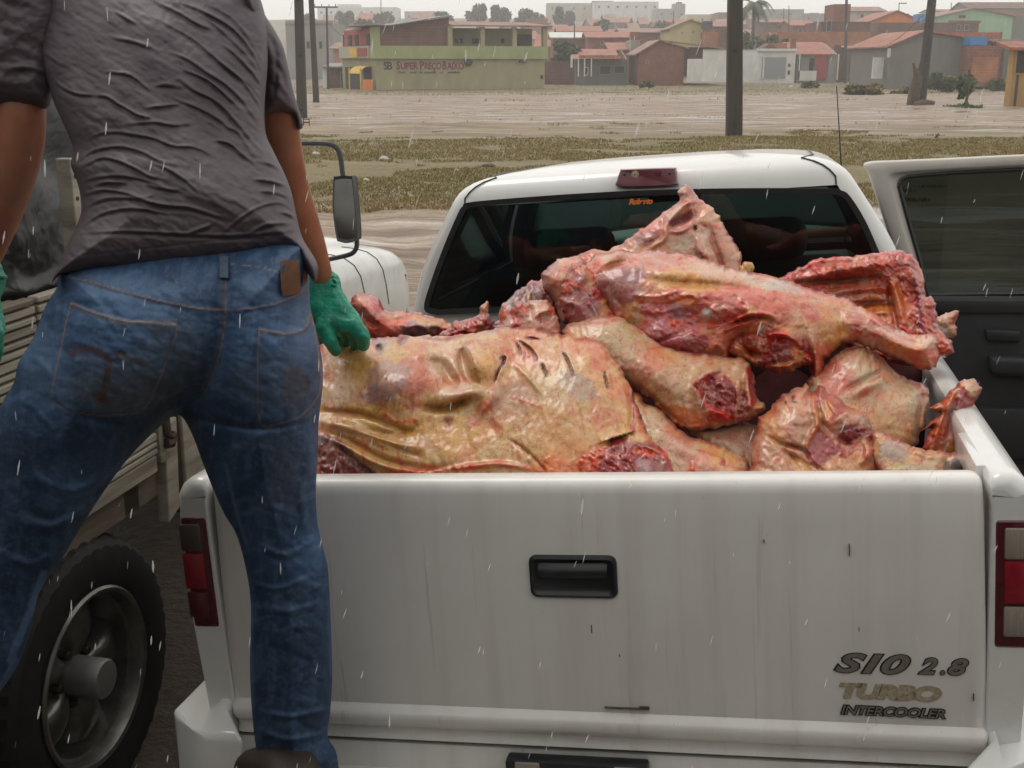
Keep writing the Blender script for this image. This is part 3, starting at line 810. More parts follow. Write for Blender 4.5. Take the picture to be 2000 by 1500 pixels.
# --- open passenger door
def door():
    V0 = 2.62
    def P(x, y, dv=0.0): u, w = uw(x, y, V0); return (u, V0 + dv, w)
    outer = [(1692, 319), (1760, 314), (1850, 310), (2000, 303), (2120, 300), (2190, 318), (2240, 470), (2260, 575), (2262, 990), (1905, 985), (1880, 900), (1820, 690), (1780, 590), (1748, 490), (1718, 400)]
    hole = [(1757, 362), (1762, 350), (1776, 345), (1850, 339), (2000, 331), (2105, 328), (2130, 340), (2170, 470), (2190, 574), (2000, 575), (1900, 576), (1814, 577), (1795, 500), (1775, 430)]
    d = empty('car_door', (0, 0, 0)); d.parent = truck
    m = MB()
    # frame bars around the window
    def bar(o1, o2, i1, i2):
        a = [P(*o1), P(*o2), P(*i2, 0.018), P(*i1, 0.018)]
        b = [P(*o1, 0.06), P(*o2, 0.06), P(*i2, 0.06), P(*i1, 0.06)]
        m.hexa(a, b)
    pairs = [((1780, 590), (1814, 580)), ((1748, 490), (1793, 500)), ((1718, 400), (1773, 430)), ((1700, 345), (1757, 366)), ((1692, 319), (1763, 350)), ((1760, 314), (1780, 344)), ((1850, 310), (1850, 339)), ((2000, 303), (2000, 331)), ((2120, 300), (2105, 328)), ((2190, 318), (2130, 340)), ((2240, 470), (2170, 470)), ((2262, 580), (2190, 578))]
    ps = [(catmull([p[0] for p in pairs], 4)[i], catmull([p[1] for p in pairs], 4)[i]) for i in range((len(pairs) - 1) * 4 + 1)]
    g = []
    for o_, i_ in ps:
        def q(f, dv): return P(o_[0] + (i_[0] - o_[0]) * f, o_[1] + (i_[1] - o_[1]) * f, dv)
        g.append([q(0.0, 0.09), q(0.0, 0.012), q(0.03, 0.004), q(0.10, 0.0), q(0.62, 0.0), q(0.72, 0.004), q(0.80, 0.016), q(0.92, 0.020), q(1.0, 0.024), q(1.0, 0.06)])
    bm_o = MB().sheet(g).build('window_frame', M_doorin, d, True, angle=75)
    # rubber around the glass
    m = MB(); m.tube([P(x, y, 0.022) for x, y in hole] + [P(*hole[0], 0.022)], 0.009, 6, False)
    m.build('window_rubber', M_blk, d, True)
    MB().add([P(x, y, 0.035) for x, y in hole], [tuple(range(len(hole)))]).build('window', M_glassd, d)
    # trim panel with its ledges, armrest and pocket
    pan = [(1780, 578), (2262, 580), (2262, 985), (1905, 985), (1885, 900), (1825, 690)]
    m = MB().prism([P(x, y, -0.02) for x, y in pan], (0, 0.10, 0)); tp = m.build('door_trim', M_trim, d, True, bevel=0.02, seg=3)
    MB().prism([P(x, y, -0.035) for x, y in ((1790, 583), (2255, 585), (2255, 612), (1800, 609))], (0, 0.03, 0)).build('ledge', M_trim, tp, True, bevel=0.008)
    MB().prism([P(x, y, -0.08) for x, y in ((1925, 690), (2240, 700), (2240, 742), (1930, 726))], (0, 0.08, 0)).build('armrest', M_trim, tp, True, bevel=0.02, seg=3)
    MB().prism([P(x, y, -0.045) for x, y in ((1920, 640), (1990, 642), (1990, 664), (1925, 662))], (0, 0.03, 0)).build('inner_handle', M_blk, tp, True, bevel=0.008)
    MB().prism([P(x, y, -0.05) for x, y in ((1905, 790), (2235, 800), (2240, 900), (1930, 890))], (0, 0.04, 0)).build('door_pocket', M_trim, tp, True, bevel=0.015)
    skin = [(1781, 592), (2261, 583), (2262, 988), (1906, 987), (1881, 900), (1821, 690)]
    MB().prism([P(x, y, 0.081) for x, y in skin], (0, 0.03, 0)).build('door_skin', M_white, d, True, bevel=0.008)
door()
# set the truck's own origin on the ground
for ch in truck.children: ch.location.z += GH
truck.matrix_world = TM @ Matrix.Translation((0, 0, -GH))
# ================================================================== old flatbed lorry parked alongside
LR = np.array([0.976, -0.219, 0.0]); LD = np.array([0.219, 0.976, 0.0]); LO = np.array([-1.03, 2.53, 0.0])
LM = Matrix(((LR[0], LD[0], 0, LO[0]), (LR[1], LD[1], 0, LO[1]), (0, 0, 1, 0), (0, 0, 0, 1)))
LMI = np.array(LM.inverted())
M_slat = plain('weathered_cream_boards', (0.38, 0.34, 0.27), 0.65, var=0.15, scale=12, bmp=0.35, bd=0.004, stretch=(1, 0.25, 3), dirt=(0.10, 0.075, 0.05), dirt_amt=0.85, dirt_scale=7)
M_slat2 = plain('weathered_brown_boards', (0.20, 0.155, 0.115), 0.7, var=0.25, scale=12, bmp=0.35, bd=0.004, stretch=(1, 0.25, 3), dirt=(0.06, 0.045, 0.03), dirt_amt=0.8, dirt_scale=6)
M_iron = plain('rusty_iron', (0.07, 0.045, 0.03), 0.6, metal=0.4, var=0.5, scale=30, bmp=0.3)
M_lwhite = plain('old_white_paint', (0.66, 0.66, 0.63), 0.32, var=0.05, scale=4, bmp=0.02, coat=0.4, dirt=(0.36, 0.34, 0.29), dirt_amt=0.55, dirt_scale=4.5)
M_mirror = plain('mirror_silver', (0.11, 0.11, 0.10), 0.12, metal=1.0, var=0.25, scale=6, bmp=0.02, dirt=(0.12, 0.11, 0.09), dirt_amt=0.5, dirt_scale=12)
M_tyre = plain('truck_tyre', (0.008, 0.0075, 0.007), 0.7, var=0.5, scale=25, bmp=0.25, bd=0.003, dirt=(0.07, 0.048, 0.03), dirt_amt=0.3, dirt_scale=9)
M_rim = plain('dull_alloy', (0.23, 0.23, 0.21), 0.32, metal=0.8, var=0.3, scale=14, bmp=0.05, dirt=(0.09, 0.07, 0.05), dirt_amt=0.75, dirt_scale=10)

lorry = empty('flatbed_lorry', mw=LM)
tag(lorry, 'old white flatbed lorry with slatted cream board sides parked beside the pickup', 'lorry')

def slats():
    z = 0.780; k = 0; r2 = random.Random(3)
    hs = [0.046, 0.014, 0.012, 0.020, 0.012, 0.024, 0.034, 0.012, 0.016, 0.026, 0.014, 0.012, 0.018, 0.022, 0.013, 0.016, 0.012, 0.02, 0.014, 0.012, 0.018, 0.013, 0.016, 0.014]
    while k < len(hs):
        h = hs[k]
        for v0, v1 in ((-2.3, -0.02), (-0.012, 0.432)):
            a, b = v0, v1 + r2.uniform(-0.004, 0.004)
            MB().box(-0.028 + r2.uniform(-0.004, 0.002), r2.uniform(-0.004, 0.003), a, b, z, z + h).build('slat', M_slat if r2.random() < 0.7 or k < 6 else M_slat2, lorry, bevel=0.003, seg=1)
        z += h + 0.0055; k += 1
    # cross battens behind, end posts and the plate further on
    for v in (-2.2, -1.4, -0.7, -0.1, 0.30): MB().box(-0.06, -0.030, v, v + 0.07, 0.70, 1.33).build('batten', M_slat2, lorry)
    MB().box(-0.03, 0.006, 0.440, 0.466, 0.80, 1.22).build('slat_end', M_slat, lorry, bevel=0.003, seg=1)
    MB().hexa([(-0.035, 0.462, 0.622), (0.0, 0.462, 0.622), (0.0, 0.525, 0.645), (-0.035, 0.525, 0.645)], [(-0.035, 0.478, 0.89), (0.0, 0.478, 0.89), (0.0, 0.545, 0.90), (-0.035, 0.545, 0.90)]).build('side_post', M_slat, lorry, bevel=0.004)
    MB().box(-0.035, -0.002, 0.575, 1.15, 0.64, 1.0).build('side_board', M_slat, lorry, bevel=0.004)
    MB().box(-0.05, -0.012, 0.546, 0.574, 0.62, 0.92).build('post_gap', M_iron, lorry)
    # latch hanging on the slats
    m = MB(); m.tube([(0.012, 0.463, 0.945), (0.016, 0.463, 0.875), (0.02, 0.476, 0.862), (0.02, 0.49, 0.87)], 0.011, 8)
    m.tube([(0.015, 0.452, 0.853), (0.02, 0.468, 0.85), (0.015, 0.488, 0.86)], 0.014, 8); m.build('latch', M_iron, lorry, True)
    MB().box(-0.03, 0.008, 0.15, 0.178, 1.30, 1.62).build('stake', M_slat, lorry, bevel=0.003)
    for zz in (1.36, 1.41, 1.47, 1.53, 1.58): MB().lathe([(0.005, -0.004), (0.005, 0.002), (0.0001, 0.002)], (0.008, 0.164, zz), (1, 0, 0), 8).build('stake_hole', M_iron, lorry)
    MB().box(-2.1, -0.03, -2.3, 1.35, 0.70, 0.775).build('bed_floor', M_slat2, lorry)
    MB().box(-1.6, -0.45, -2.2, 4.0, 0.42, 0.68).build('chassis', M_dark, lorry)
    MB().box(-2.1, -2.07, -2.3, 1.15, 0.78, 1.3).build('side_board', M_slat, lorry)
    MB().box(-2.06, -0.035, 1.12, 1.15, 0.78, 1.9).build('headboard', M_slat2, lorry)
slats()

def lorry_wheel(u, v, s):
    c = (u, v, 0.366); ax = (s, 0, 0); n = 132
    prof = [(0.215, -0.19), (0.30, -0.2), (0.338, -0.185), (0.352, -0.14), (0.355, -0.10), (0.352, -0.06), (0.338, -0.015), (0.325, -0.002), (0.30, 0.004), (0.27, 0.0), (0.245, -0.004), (0.228, -0.012), (0.215, -0.03)]
    m = MB().lathe(prof, c, ax, n)
    ring = len(prof)
    for i in range(ring):                         # lugs of the tread
        for k in range(n):
            if 1 <= i <= 7:
                x, y, z = m.v[i * n + k]; f = 1.0 + (0.010 if (k + (i % 2)) % 3 else -0.010)
                m.v[i * n + k] = (x, c[1] + (y - c[1]) * f, c[2] + (z - c[2]) * f)
    t = m.build('wheel', M_tyre, lorry, True, angle=25)
    rim = MB().lathe([(0.222, -0.20), (0.222, -0.03), (0.228, -0.005), (0.222, 0.001), (0.212, -0.003), (0.206, -0.02), (0.203, -0.035), (0.196, -0.04), (0.19, -0.10), (0.185, -0.135)], c, ax, 48).build('rim', M_rim, t, True, angle=30)
    m = MB()
    g = []
    for k in range(60):                            # five broad spokes dished towards the hub
        a = 2 * math.pi * k / 60; w = 0.5 + 0.5 * math.cos(5 * a)
        row = []
        for r in (0.045, 0.075, 0.11, 0.145, 0.175, 0.190):
            h = -0.085 + 0.035 * sm(0.35, 0.65, w) * math.sin(math.pi * min(1, (r - 0.02) / 0.19)) - 0.05 * (1 - sm(0.25, 0.55, w)) * sm(0.07, 0.11, r)
            row.append((c[0] + s * h, c[1] + r * math.cos(a), c[2] + r * math.sin(a)))
        g.append(row)
    g.append(g[0]); m.sheet(g); m.build('spokes', M_rim, t, True, angle=60)
    m = MB().lathe([(0.052, -0.10), (0.050, -0.02), (0.050, 0.012), (0.046, 0.018), (0.0001, 0.020)], c, ax, 28); m.build('hub_cap', plain('hub_grey', (0.26, 0.26, 0.25), 0.45, metal=0.3, var=0.15, dirt=(0.12, 0.1, 0.08), dirt_amt=0.5), t, True, angle=40)
    for k in range(5):
        a = 2 * math.pi * (k + 0.5) / 5
        MB().lathe([(0.012, -0.11), (0.012, -0.065), (0.009, -0.06), (0.0001, -0.06)], (c[0], c[1] + 0.068 * math.cos(a), c[2] + 0.068 * math.sin(a)), ax, 8).build('wheel_nut', M_iron, t)
lorry_wheel(0.0, 0.075, 1); lorry_wheel(-0.56, 3.45, 1)
lorry_wheel(-2.1, 0.075, -1); lorry_wheel(-1.9, 3.45, -1)

def lorry_cab():
    g = []
    for v, a0, a1, zt in ((1.45, -1.95, -0.66, 1.96), (1.55, -1.97, -0.64, 2.02), (2.4, -1.97, -0.64, 2.02), (2.6, -1.96, -0.65, 1.95), (2.85, -1.96, -0.65, 1.35), (2.9, -1.96, -0.65, 1.05)):
        row = [(a0, v, 0.55), (a0, v, 1.1), (a0 + 0.06, v, zt - 0.15), (a0 + 0.2, v, zt), (a1 - 0.2, v, zt), (a1 - 0.06, v, zt - 0.15), (a1, v, 1.1), (a1, v, 0.55)]
        g.append(row)
    m = MB().sheet(g); m.f.append(tuple(range(8)))
    o = m.build('cab', M_lwhite, lorry, True, angle=50)
    MB().hexa([(-0.652, 1.75, 1.12), (-0.637, 1.75, 1.12), (-0.637, 2.62, 1.12), (-0.652, 2.62, 1.12)], [(-0.70, 1.75, 1.78), (-0.685, 1.75, 1.78), (-0.685, 2.45, 1.78), (-0.70, 2.45, 1.78)]).build('side_window', M_glass, o)
    MB().hexa([(-1.75, 2.87, 1.12), (-0.85, 2.87, 1.12), (-0.85, 2.89, 1.12), (-1.75, 2.89, 1.12)], [(-1.75, 2.64, 1.85), (-0.85, 2.64, 1.85), (-0.85, 2.66, 1.85), (-1.75, 2.66, 1.85)]).build('windscreen', M_glass, o)
    # bonnet and right wing
    zt = lambda v: float(np.interp(v, [2.7, 3.0, 3.4, 3.7, 3.95, 4.12, 4.22, 4.27], [0.925, 0.915, 0.90, 0.875, 0.835, 0.78, 0.69, 0.58]))
    vs = np.concatenate([np.linspace(2.72, 3.9, 10), [3.98, 4.06, 4.13, 4.19, 4.24, 4.27]])
    g = [[(-1.2, v, zt(v) + 0.055), (-0.9, v, zt(v) + 0.05), (-0.78, v, zt(v) + 0.035), (-0.74, v, zt(v) + 0.015), (-0.72, v, zt(v) - 0.02), (-0.71, v, 0.5)] for v in vs]
    g2 = [[(-2.4 - p[0], p[1], p[2]) for p in row] for row in g]
    MB().sheet(g).build('bonnet', M_lwhite, lorry, True, angle=60); MB().sheet(g2).build('bonnet', M_lwhite, lorry, True, angle=60)
    for s in (1, -1):
        g = []
        for v in vs:
            z = zt(v); e = 0.10 * max(0, (v - 3.9) / 0.37) ** 2
            row = [(-0.735, v, z), (-0.66, v, z + 0.004), (-0.58, v, z - 0.004), (-0.52, v, z - 0.02), (-0.475, v, z - 0.055), (-0.45, v, z - 0.11), (-0.44, v, z - 0.2), (-0.438, v, z - 0.3), (-0.45, v, 0.42)]
            row = [(p[0] - e * (p[0] > -0.7), p[1], max(p[2], 0.42)) for p in row]
            if s < 0: row = [(-2.6 - p[0], p[1], p[2]) for p in row]
            g.append(row)
        w = MB().sheet(g).build('wing', M_lwhite, lorry, True, angle=60)
        if s > 0:
            for v0, c in ((3.22, 0.0), (3.56, 0.0)):
                m = MB(); ln = []
                for q in range(7):
                    i = q + 1; vv = v0 + 0.02 * q * q * 0.12
                    a = g[0][i]; z = [(-0.66, zt(vv) + 0.004), (-0.58, zt(vv) - 0.004), (-0.52, zt(vv) - 0.02), (-0.475, zt(vv) - 0.055), (-0.45, zt(vv) - 0.11), (-0.44, zt(vv) - 0.2), (-0.438, zt(vv) - 0.3)][q]
                    ln.append((z[0], vv, z[1]))
                m.tube(ln, 0.004, 6); m.build('panel_gap', M_blk, w)
    MB().box(-2.0, -0.55, 4.2, 4.32, 0.40, 0.58).build('bumper', M_lwhite, lorry, True, bevel=0.02)
    # wing mirror on its looped arm
    def L(x, y, t): p = at(x, y, t); return (LMI @ np.append(p, 1))[:3]
    top = catmull([L(540, 281, 5.62), L(600, 280, 5.60), L(637, 281, 5.58), L(655, 287, 5.58), L(664, 303, 5.58), L(668, 330, 5.58), L(671, 352, 5.58)], 4)
    m = MB().tube(top, 0.0125, 8); arm = m.build('mirror_arm', M_blk, lorry, True)
    bot = catmull([L(560, 512, 5.66), L(610, 512, 5.64), L(650, 505, 5.62), L(683, 497, 5.60), L(694, 488, 5.60), L(697, 474, 5.60), L(694, 440, 5.60)], 4)
    MB().tube(bot, 0.0115, 8).build('mirror_arm', M_blk, lorry, True)
    q = catmull([L(*p, 5.55) for p in ((651, 350), (656, 345), (670, 343), (684, 344), (688, 349), (694, 410), (697, 464), (693, 471), (678, 475), (663, 472), (657, 465), (650, 410))], 3, True)
    c = q.mean(0); fwd = np.array([0.15, 1.0, 0.0])
    k = len(q); A = [c + (p - c) * 0.90 + 0.004 * fwd for p in q]
    m = MB().add([tuple(p) for p in q] + [tuple(p) for p in A] + [tuple(c + (p - c) * 0.97 + 0.05 * fwd) for p in q] + [tuple(c + (p - c) * 0.7 + 0.075 * fwd) for p in q],
        [(i, (i + 1) % k, k + (i + 1) % k, k + i) for i in range(k)] + [(i, 2 * k + i, 2 * k + (i + 1) % k, (i + 1) % k) for i in range(k)] + [(2 * k + i, 3 * k + i, 3 * k + (i + 1) % k, 2 * k + (i + 1) % k) for i in range(k)] + [tuple(range(3 * k, 4 * k))])
    h = m.build('mirror_shell', M_blk, lorry, True, angle=40)
    MB().add([tuple(p) for p in A], [tuple(range(k))]).build('mirror_glass', M_mirror, h)
lorry_cab()

# the load under black plastic sheeting
def tarp():
    m, nt, b = nodes('black_plastic_sheet')
    b.inputs['Base Color'].default_value = (0.0045, 0.005, 0.0055, 1); b.inputs['Roughness'].default_value = 0.27
    n = noise(nt, 4, 4, 0.5, coord(nt), 0.3); bump(nt, b, n.outputs[0], 0.5, 0.05)
    g = []
    prof = [(0.80, -0.06), (1.0, -0.07), (1.2, -0.08), (1.32, -0.085), (1.36, -0.10), (1.45, -0.11), (1.6, -0.12), (1.75, -0.14), (1.9, -0.17), (2.0, -0.25), (2.06, -0.4), (2.08, -0.8), (2.08, -1.3), (2.06, -1.75), (1.95, -1.98), (1.6, -2.02), (1.2, -2.04), (0.80, -2.04)]
    pr = catmull(prof, 4)
    for v in np.linspace(-1.9, 1.08, 70):
        e = 1 - 0.25 * sm(0.85, 1.08, v) - 0.2 * sm(-1.7, -1.9, v)
        row = []
        for z, u in pr:
            n1 = float(fbm(v * 2.2 + z, u * 2 + z * 2.3, 8)) * 0.07 + float(fbm(v * 6, z * 5 + u * 5, 9)) * 0.02
            row.append((u - abs(n1) * 0.9 if u > -1 else u + abs(n1), v, 0.79 + (z - 0.79) * e + (n1 * 0.6 if z > 1.3 else 0)))
        g.append(row)
    M = MB().sheet(g); k = len(g[0]); M.f.append(tuple(range(k))); M.f.append(tuple(range(69 * k, 70 * k))[::-1])
    o = M.build('covered_load', m, None, True)
    o.matrix_world = LM
    tag(o, 'lumpy load under crumpled black plastic sheeting on the flatbed lorry', 'tarpaulin')
tarp()
# ================================================================== the man standing on the bumper
def skin_body(name, chains, mat, parent=None, sub=2, root=0, weld=0.0):
    """chains: lists of (point, radius); a chain may start with an int = index of an earlier joint"""
    V = []; E = []; Rr = []
    for ch in chains:
        prev = None
        for it in ch:
            if isinstance(it, int): prev = it; continue
            V.append(tuple(it[0])); Rr.append(it[1] if not np.isscalar(it[1]) else (it[1], it[1])); i = len(V) - 1
            if prev is not None: E.append((prev, i))
            prev = i
    me = bpy.data.meshes.new(name); me.from_pydata(V, E, [])
    o = bpy.data.objects.new(name, me); COL.objects.link(o)
    md = o.modifiers.new('s', 'SKIN'); md.use_smooth_shade = True
    sv = me.skin_vertices[0].data if me.skin_vertices else None
    if sv is None:
        bm = bmesh.new(); bm.from_mesh(me); bm.verts.layers.skin.verify(); bm.to_mesh(me); bm.free(); sv = me.skin_vertices[0].data
    for i, r in enumerate(Rr): sv[i].radius = r; sv[i].use_root = (i == root)
    o.modifiers.new('d', 'SUBSURF').levels = sub
    if weld:
        rm = o.modifiers.new('r', 'REMESH'); rm.mode = 'VOXEL'; rm.voxel_size = weld; rm.use_smooth_shade = True
        ss = o.modifiers.new('q', 'SMOOTH'); ss.factor = 0.5; ss.iterations = 5
    dg = bpy.context.evaluated_depsgraph_get(); dg.update()
    res = bpy.data.meshes.new_from_object(o.evaluated_get(dg)); bpy.data.objects.remove(o)
    res.name = name
    res.polygons.foreach_set('use_smooth', [True] * len(res.polygons))
    return link(name, res, mat, parent)

def attr_mat(name, rough=0.8, bscale=300, bstr=0.3, bd=0.001, sheen=0.0, var=0.25, vscale=40, weave=None, coat=0.0, spec=0.4):
    m, nt, b = nodes(name)
    a = N(nt, 'ShaderNodeAttribute', attribute_name='Col')
    v = coord(nt); n = noise(nt, vscale, 6, 0.65, v)
    r = ramp(nt, n.outputs[0], [(0.25, 1 - var), (0.75, 1 + var)])
    r.color_ramp.elements[1].color = (1 + var,) * 3 + (1,)
    c = mix(nt, 1.0, a.outputs[0], r.outputs[0], 'MULTIPLY')
    nt.links.new(c, b.inputs['Base Color']); b.inputs['Roughness'].default_value = rough
    b.inputs['Specular IOR Level'].default_value = spec; b.inputs['Coat Weight'].default_value = coat; b.inputs['Coat Roughness'].default_value = 0.15
    n2 = noise(nt, bscale, 3, 0.6, v); bump(nt, b, n2.outputs[0], bstr, bd)
    return m

M_skin = plain('tanned_skin', (0.36, 0.15, 0.085), 0.36, var=0.16, scale=22, bmp=0.25, bd=0.002, dirt=(0.30, 0.095, 0.06), dirt_amt=0.6, dirt_scale=9)
M_shirt = attr_mat('wet_grey_shirt', 0.5, 500, 0.25, 0.0008, var=0.12, vscale=30)
M_jean = attr_mat('wet_denim', 0.62, 700, 0.5, 0.0012, var=0.28, vscale=90)
M_glove = plain('green_rubber_glove', (0.0, 0.27, 0.165), 0.34, var=0.18, scale=26, bmp=0.5, bd=0.003, dirt=(0.05, 0.09, 0.05), dirt_amt=0.5, dirt_scale=30)
M_leather = plain('brown_leather', (0.13, 0.055, 0.022), 0.6, var=0.35, scale=60, bmp=0.4, bd=0.002)
M_boot = plain('brown_boot', (0.035, 0.024, 0.018), 0.55, var=0.4, scale=25, bmp=0.3)
M_hair = plain('dark_hair', (0.012, 0.009, 0.007), 0.5, var=0.4, scale=120, bmp=0.8, bd=0.004, stretch=(1, 1, 0.15))
M_lth = plain('denim_stitch', (0.30, 0.17, 0.07), 0.8, var=0.3, scale=150)

A_ = lambda x, y, t: at(x, y, t)
body_at = A_(340, 700, 1.95)
foot = A_(560, 1590, 2.20)
man = empty('person', (float(foot[0]), float(foot[1]), float(foot[2]) - 0.03))
tag(man, 'man in a wet dark grey shirt, blue jeans and green gloves bending over the meat', 'person')
bpy.context.view_layer.update()
PI_ = np.array(man.matrix_world.inverted()) if False else np.array(Matrix.Translation(-Vector(man.location)))
def Lp(x, y, t): return tuple((A_(x, y, t) + PI_[:3, 3]).tolist())

# one continuous body: pelvis root, spine, neck, head, arms, legs
b = skin_body('body', [
    [(Lp(360, 620, 1.99), (0.075, 0.05)), (Lp(345, 500, 1.97), (0.095, 0.06)), (Lp(325, 300, 2.0), (0.10, 0.055)), (Lp(305, 110, 2.05), (0.11, 0.055)), (Lp(290, -30, 2.10), (0.075, 0.05)),
     (Lp(288, -120, 2.16), 0.055), (Lp(286, -190, 2.24), 0.065), (Lp(286, -250, 2.27), 0.088), (Lp(286, -320, 2.27), 0.082), (Lp(286, -360, 2.26), 0.05)],
    [3, (Lp(440, 20, 2.08), 0.05), (Lp(510, 90, 2.11), 0.030), (Lp(544, 205, 2.145), 0.034), (Lp(549, 250, 2.17), 0.037), (Lp(556, 300, 2.22), 0.037), (Lp(568, 360, 2.30), 0.037), (Lp(588, 430, 2.38), 0.0385), (Lp(608, 480, 2.45), 0.033), (Lp(626, 530, 2.52), 0.026), (Lp(634, 562, 2.55), 0.026)],
    [3, (Lp(140, 0, 2.07), 0.05), (Lp(60, 60, 2.06), 0.040), (Lp(42, 190, 2.06), 0.042), (Lp(42, 225, 2.065), 0.046), (Lp(37, 290, 2.09), 0.047), (Lp(12, 380, 2.14), 0.045), (Lp(-18, 460, 2.19), 0.040), (Lp(-42, 530, 2.24), 0.030), (Lp(-48, 562, 2.26), 0.028)],
    [0, (Lp(480, 720, 2.0), 0.045), (Lp(535, 1000, 2.12), 0.032), (Lp(563, 1150, 2.17), 0.030), (Lp(570, 1350, 2.24), 0.028), (Lp(590, 1520, 2.29), 0.026)],
    [0, (Lp(240, 720, 2.0), 0.045), (Lp(90, 930, 2.12), 0.034), (Lp(-20, 1120, 2.2), 0.032), (Lp(-80, 1300, 2.25), 0.03), (Lp(-160, 1500, 2.30), 0.028)],
], M_skin, man)
# face and hair (the head is bowed forward, away from the camera)
hd = np.array(Lp(286, -270, 2.27)); fw = np.array([0.0, 0.92, -0.38])
m = MB(); upv = np.array([0, 0.38, 0.92])
g = []
for i in range(12):
    th = math.pi * i / 11
    row = []
    for k in range(25):
        ph = 2 * math.pi * k / 24
        d = np.array([math.sin(th) * math.cos(ph), 0, 0]) + math.sin(th) * math.sin(ph) * fw + math.cos(th) * upv
        cut = 1.0 if (d @ fw < 0.35 or d @ upv > 0.55) and d @ upv > -0.55 else 0.80
        row.append(hd + d * np.array([0.088, 0.10, 0.112]) * cut)
    g.append(row)
m.sheet(g).build('hair', M_hair, man, True)
nose = hd + fw * 0.095 - upv * 0.01
MB().lathe([(0.0001, -0.005), (0.012, 0.0), (0.016, 0.02), (0.010, 0.045), (0.0001, 0.05)], nose + upv * 0.022 - fw * 0.005, -upv, 10).build('nose', M_skin, man, True)
for s in (-1, 1):
    MB().lathe([(0.0001, -0.01), (0.011, -0.005), (0.012, 0.002), (0.0001, 0.01)], hd + fw * 0.084 + upv * 0.02 + np.array([s * 0.032, 0, 0]), fw, 10).build('eye', plain('eye_white', (0.6, 0.58, 0.55), 0.2), man, True)
    MB().lathe([(0.0001, 0.006), (0.012, 0.012), (0.026, 0.006), (0.030, -0.004), (0.015, -0.008)], hd + np.array([s * 0.088, 0, 0]) - upv * 0.01, (s, -0.25, 0), 12).build('ear', M_skin, man, True)
MB().lathe([(0.0001, 0.0), (0.022, 0.002), (0.022, 0.006), (0.0001, 0.008)], hd + fw * 0.086 - upv * 0.052, fw, 10).build('mouth', plain('lips', (0.3, 0.1, 0.08), 0.4), man, True)

INV = np.eye(4); INV[:3, 3] = PI_[:3, 3]
z1 = lambda pts: [(x / 2.857, y / 2.857) for x, y in pts]
# --- shirt
W1 = [  # raised folds of the wet cloth
 [(840, 90), (960, 150), (1080, 220), (1180, 300), (1300, 400), (1400, 480), (1460, 560)], [(880, 15), (1000, 70), (1100, 130), (1190, 165)], [(1000, 10), (1150, 70), (1300, 160), (1400, 280), (1460, 400)],
 [(1150, 20), (1280, 90), (1380, 200), (1450, 320)], [(950, 290), (1050, 330), (1150, 400), (1260, 470), (1350, 560), (1440, 690)], [(1000, 440), (1080, 500), (1200, 560), (1300, 660), (1400, 780), (1465, 850)],
 [(980, 550), (1080, 590), (1180, 640), (1260, 700), (1320, 760)], [(1180, 780), (1280, 800), (1350, 860), (1430, 920)], [(1030, 390), (1150, 440), (1250, 520), (1330, 600)], [(1120, 260), (1230, 350), (1340, 440), (1430, 560), (1470, 640)],
 [(1240, 240), (1330, 320), (1420, 420), (1465, 500)], [(1080, 60), (1190, 130), (1290, 220), (1370, 300), (1440, 400)], [(640, 210), (740, 230), (850, 270)], [(640, 60), (720, 110), (760, 135)],
 [(490, 775), (560, 742), (650, 735), (760, 750), (860, 770), (960, 810), (1080, 820), (1180, 860), (1225, 892)], [(415, 915), (500, 850), (600, 820), (700, 820), (800, 850), (900, 900), (1000, 922)],
 [(460, 925), (560, 880), (640, 890), (740, 930), (830, 980), (910, 998)], [(460, 1010), (560, 985), (680, 980), (800, 1000), (920, 1045), (985, 1062)], [(470, 1085), (570, 1058), (680, 1070), (790, 1100), (860, 1085)],
 [(480, 1150), (600, 1105), (750, 1105), (900, 1140), (1050, 1155), (1150, 1185), (1260, 1222)], [(460, 1260), (560, 1195), (680, 1165), (800, 1165), (950, 1195)], [(610, 560), (690, 595), (770, 640), (850, 660)],
 [(710, 692), (850, 678), (960, 695), (1070, 688)], [(590, 400), (700, 410), (760, 440), (830, 500)], [(850, 905), (950, 950), (1040, 1010), (1110, 1078)], [(1240, 1305), (1330, 1225), (1440, 1155), (1550, 1130), (1630, 1165)],
 [(1390, 1300), (1490, 1252), (1610, 1245)], [(1410, 1000), (1500, 1008), (1600, 1040)], [(1440, 1065), (1540, 1075), (1610, 1100)], [(1050, 1300), (1130, 1272), (1180, 1250)], [(450, 1300), (700, 1288), (1000, 1302), (1300, 1312), (1640, 1285)],
 [(800, 1020), (900, 1050), (1000, 1065)], [(540, 530), (600, 540), (680, 590)], [(860, 480), (930, 470), (1010, 490)], [(820, 600), (900, 590), (1000, 580)], [(300, 430), (340, 480), (420, 520), (520, 530)], [(230, 280), (300, 330), (350, 370)],
 [(1560, 1180), (1620, 1200), (1660, 1240)], [(540, 1030), (600, 1015), (700, 1020)], [(1450, 900), (1520, 920), (1580, 960)], [(1260, 700), (1330, 740), (1400, 850), (1440, 870)]]
feats = [('c', z1([(700, 40), (1000, 240), (1300, 560), (1420, 860)]), 22, 0.006), ('c', z1([(560, 140), (800, 420), (1150, 760), (1400, 1000)]), 26, -0.007), ('c', z1([(320, 420), (560, 620), (820, 720)]), 20, 0.006), ('c', z1([(440, 960), (800, 930), (1150, 1080), (1420, 1290)]), 22, 0.006), ('b', 300, 120, 170, 130, 0, 0.012), ('b', 330, 250, 60, 200, 8, -0.010), ('n', 70, 45, 28, 0.004), ('n', 30, 8, 32, 0.0022), ('n', 9, 7, 0, 0.0009)]
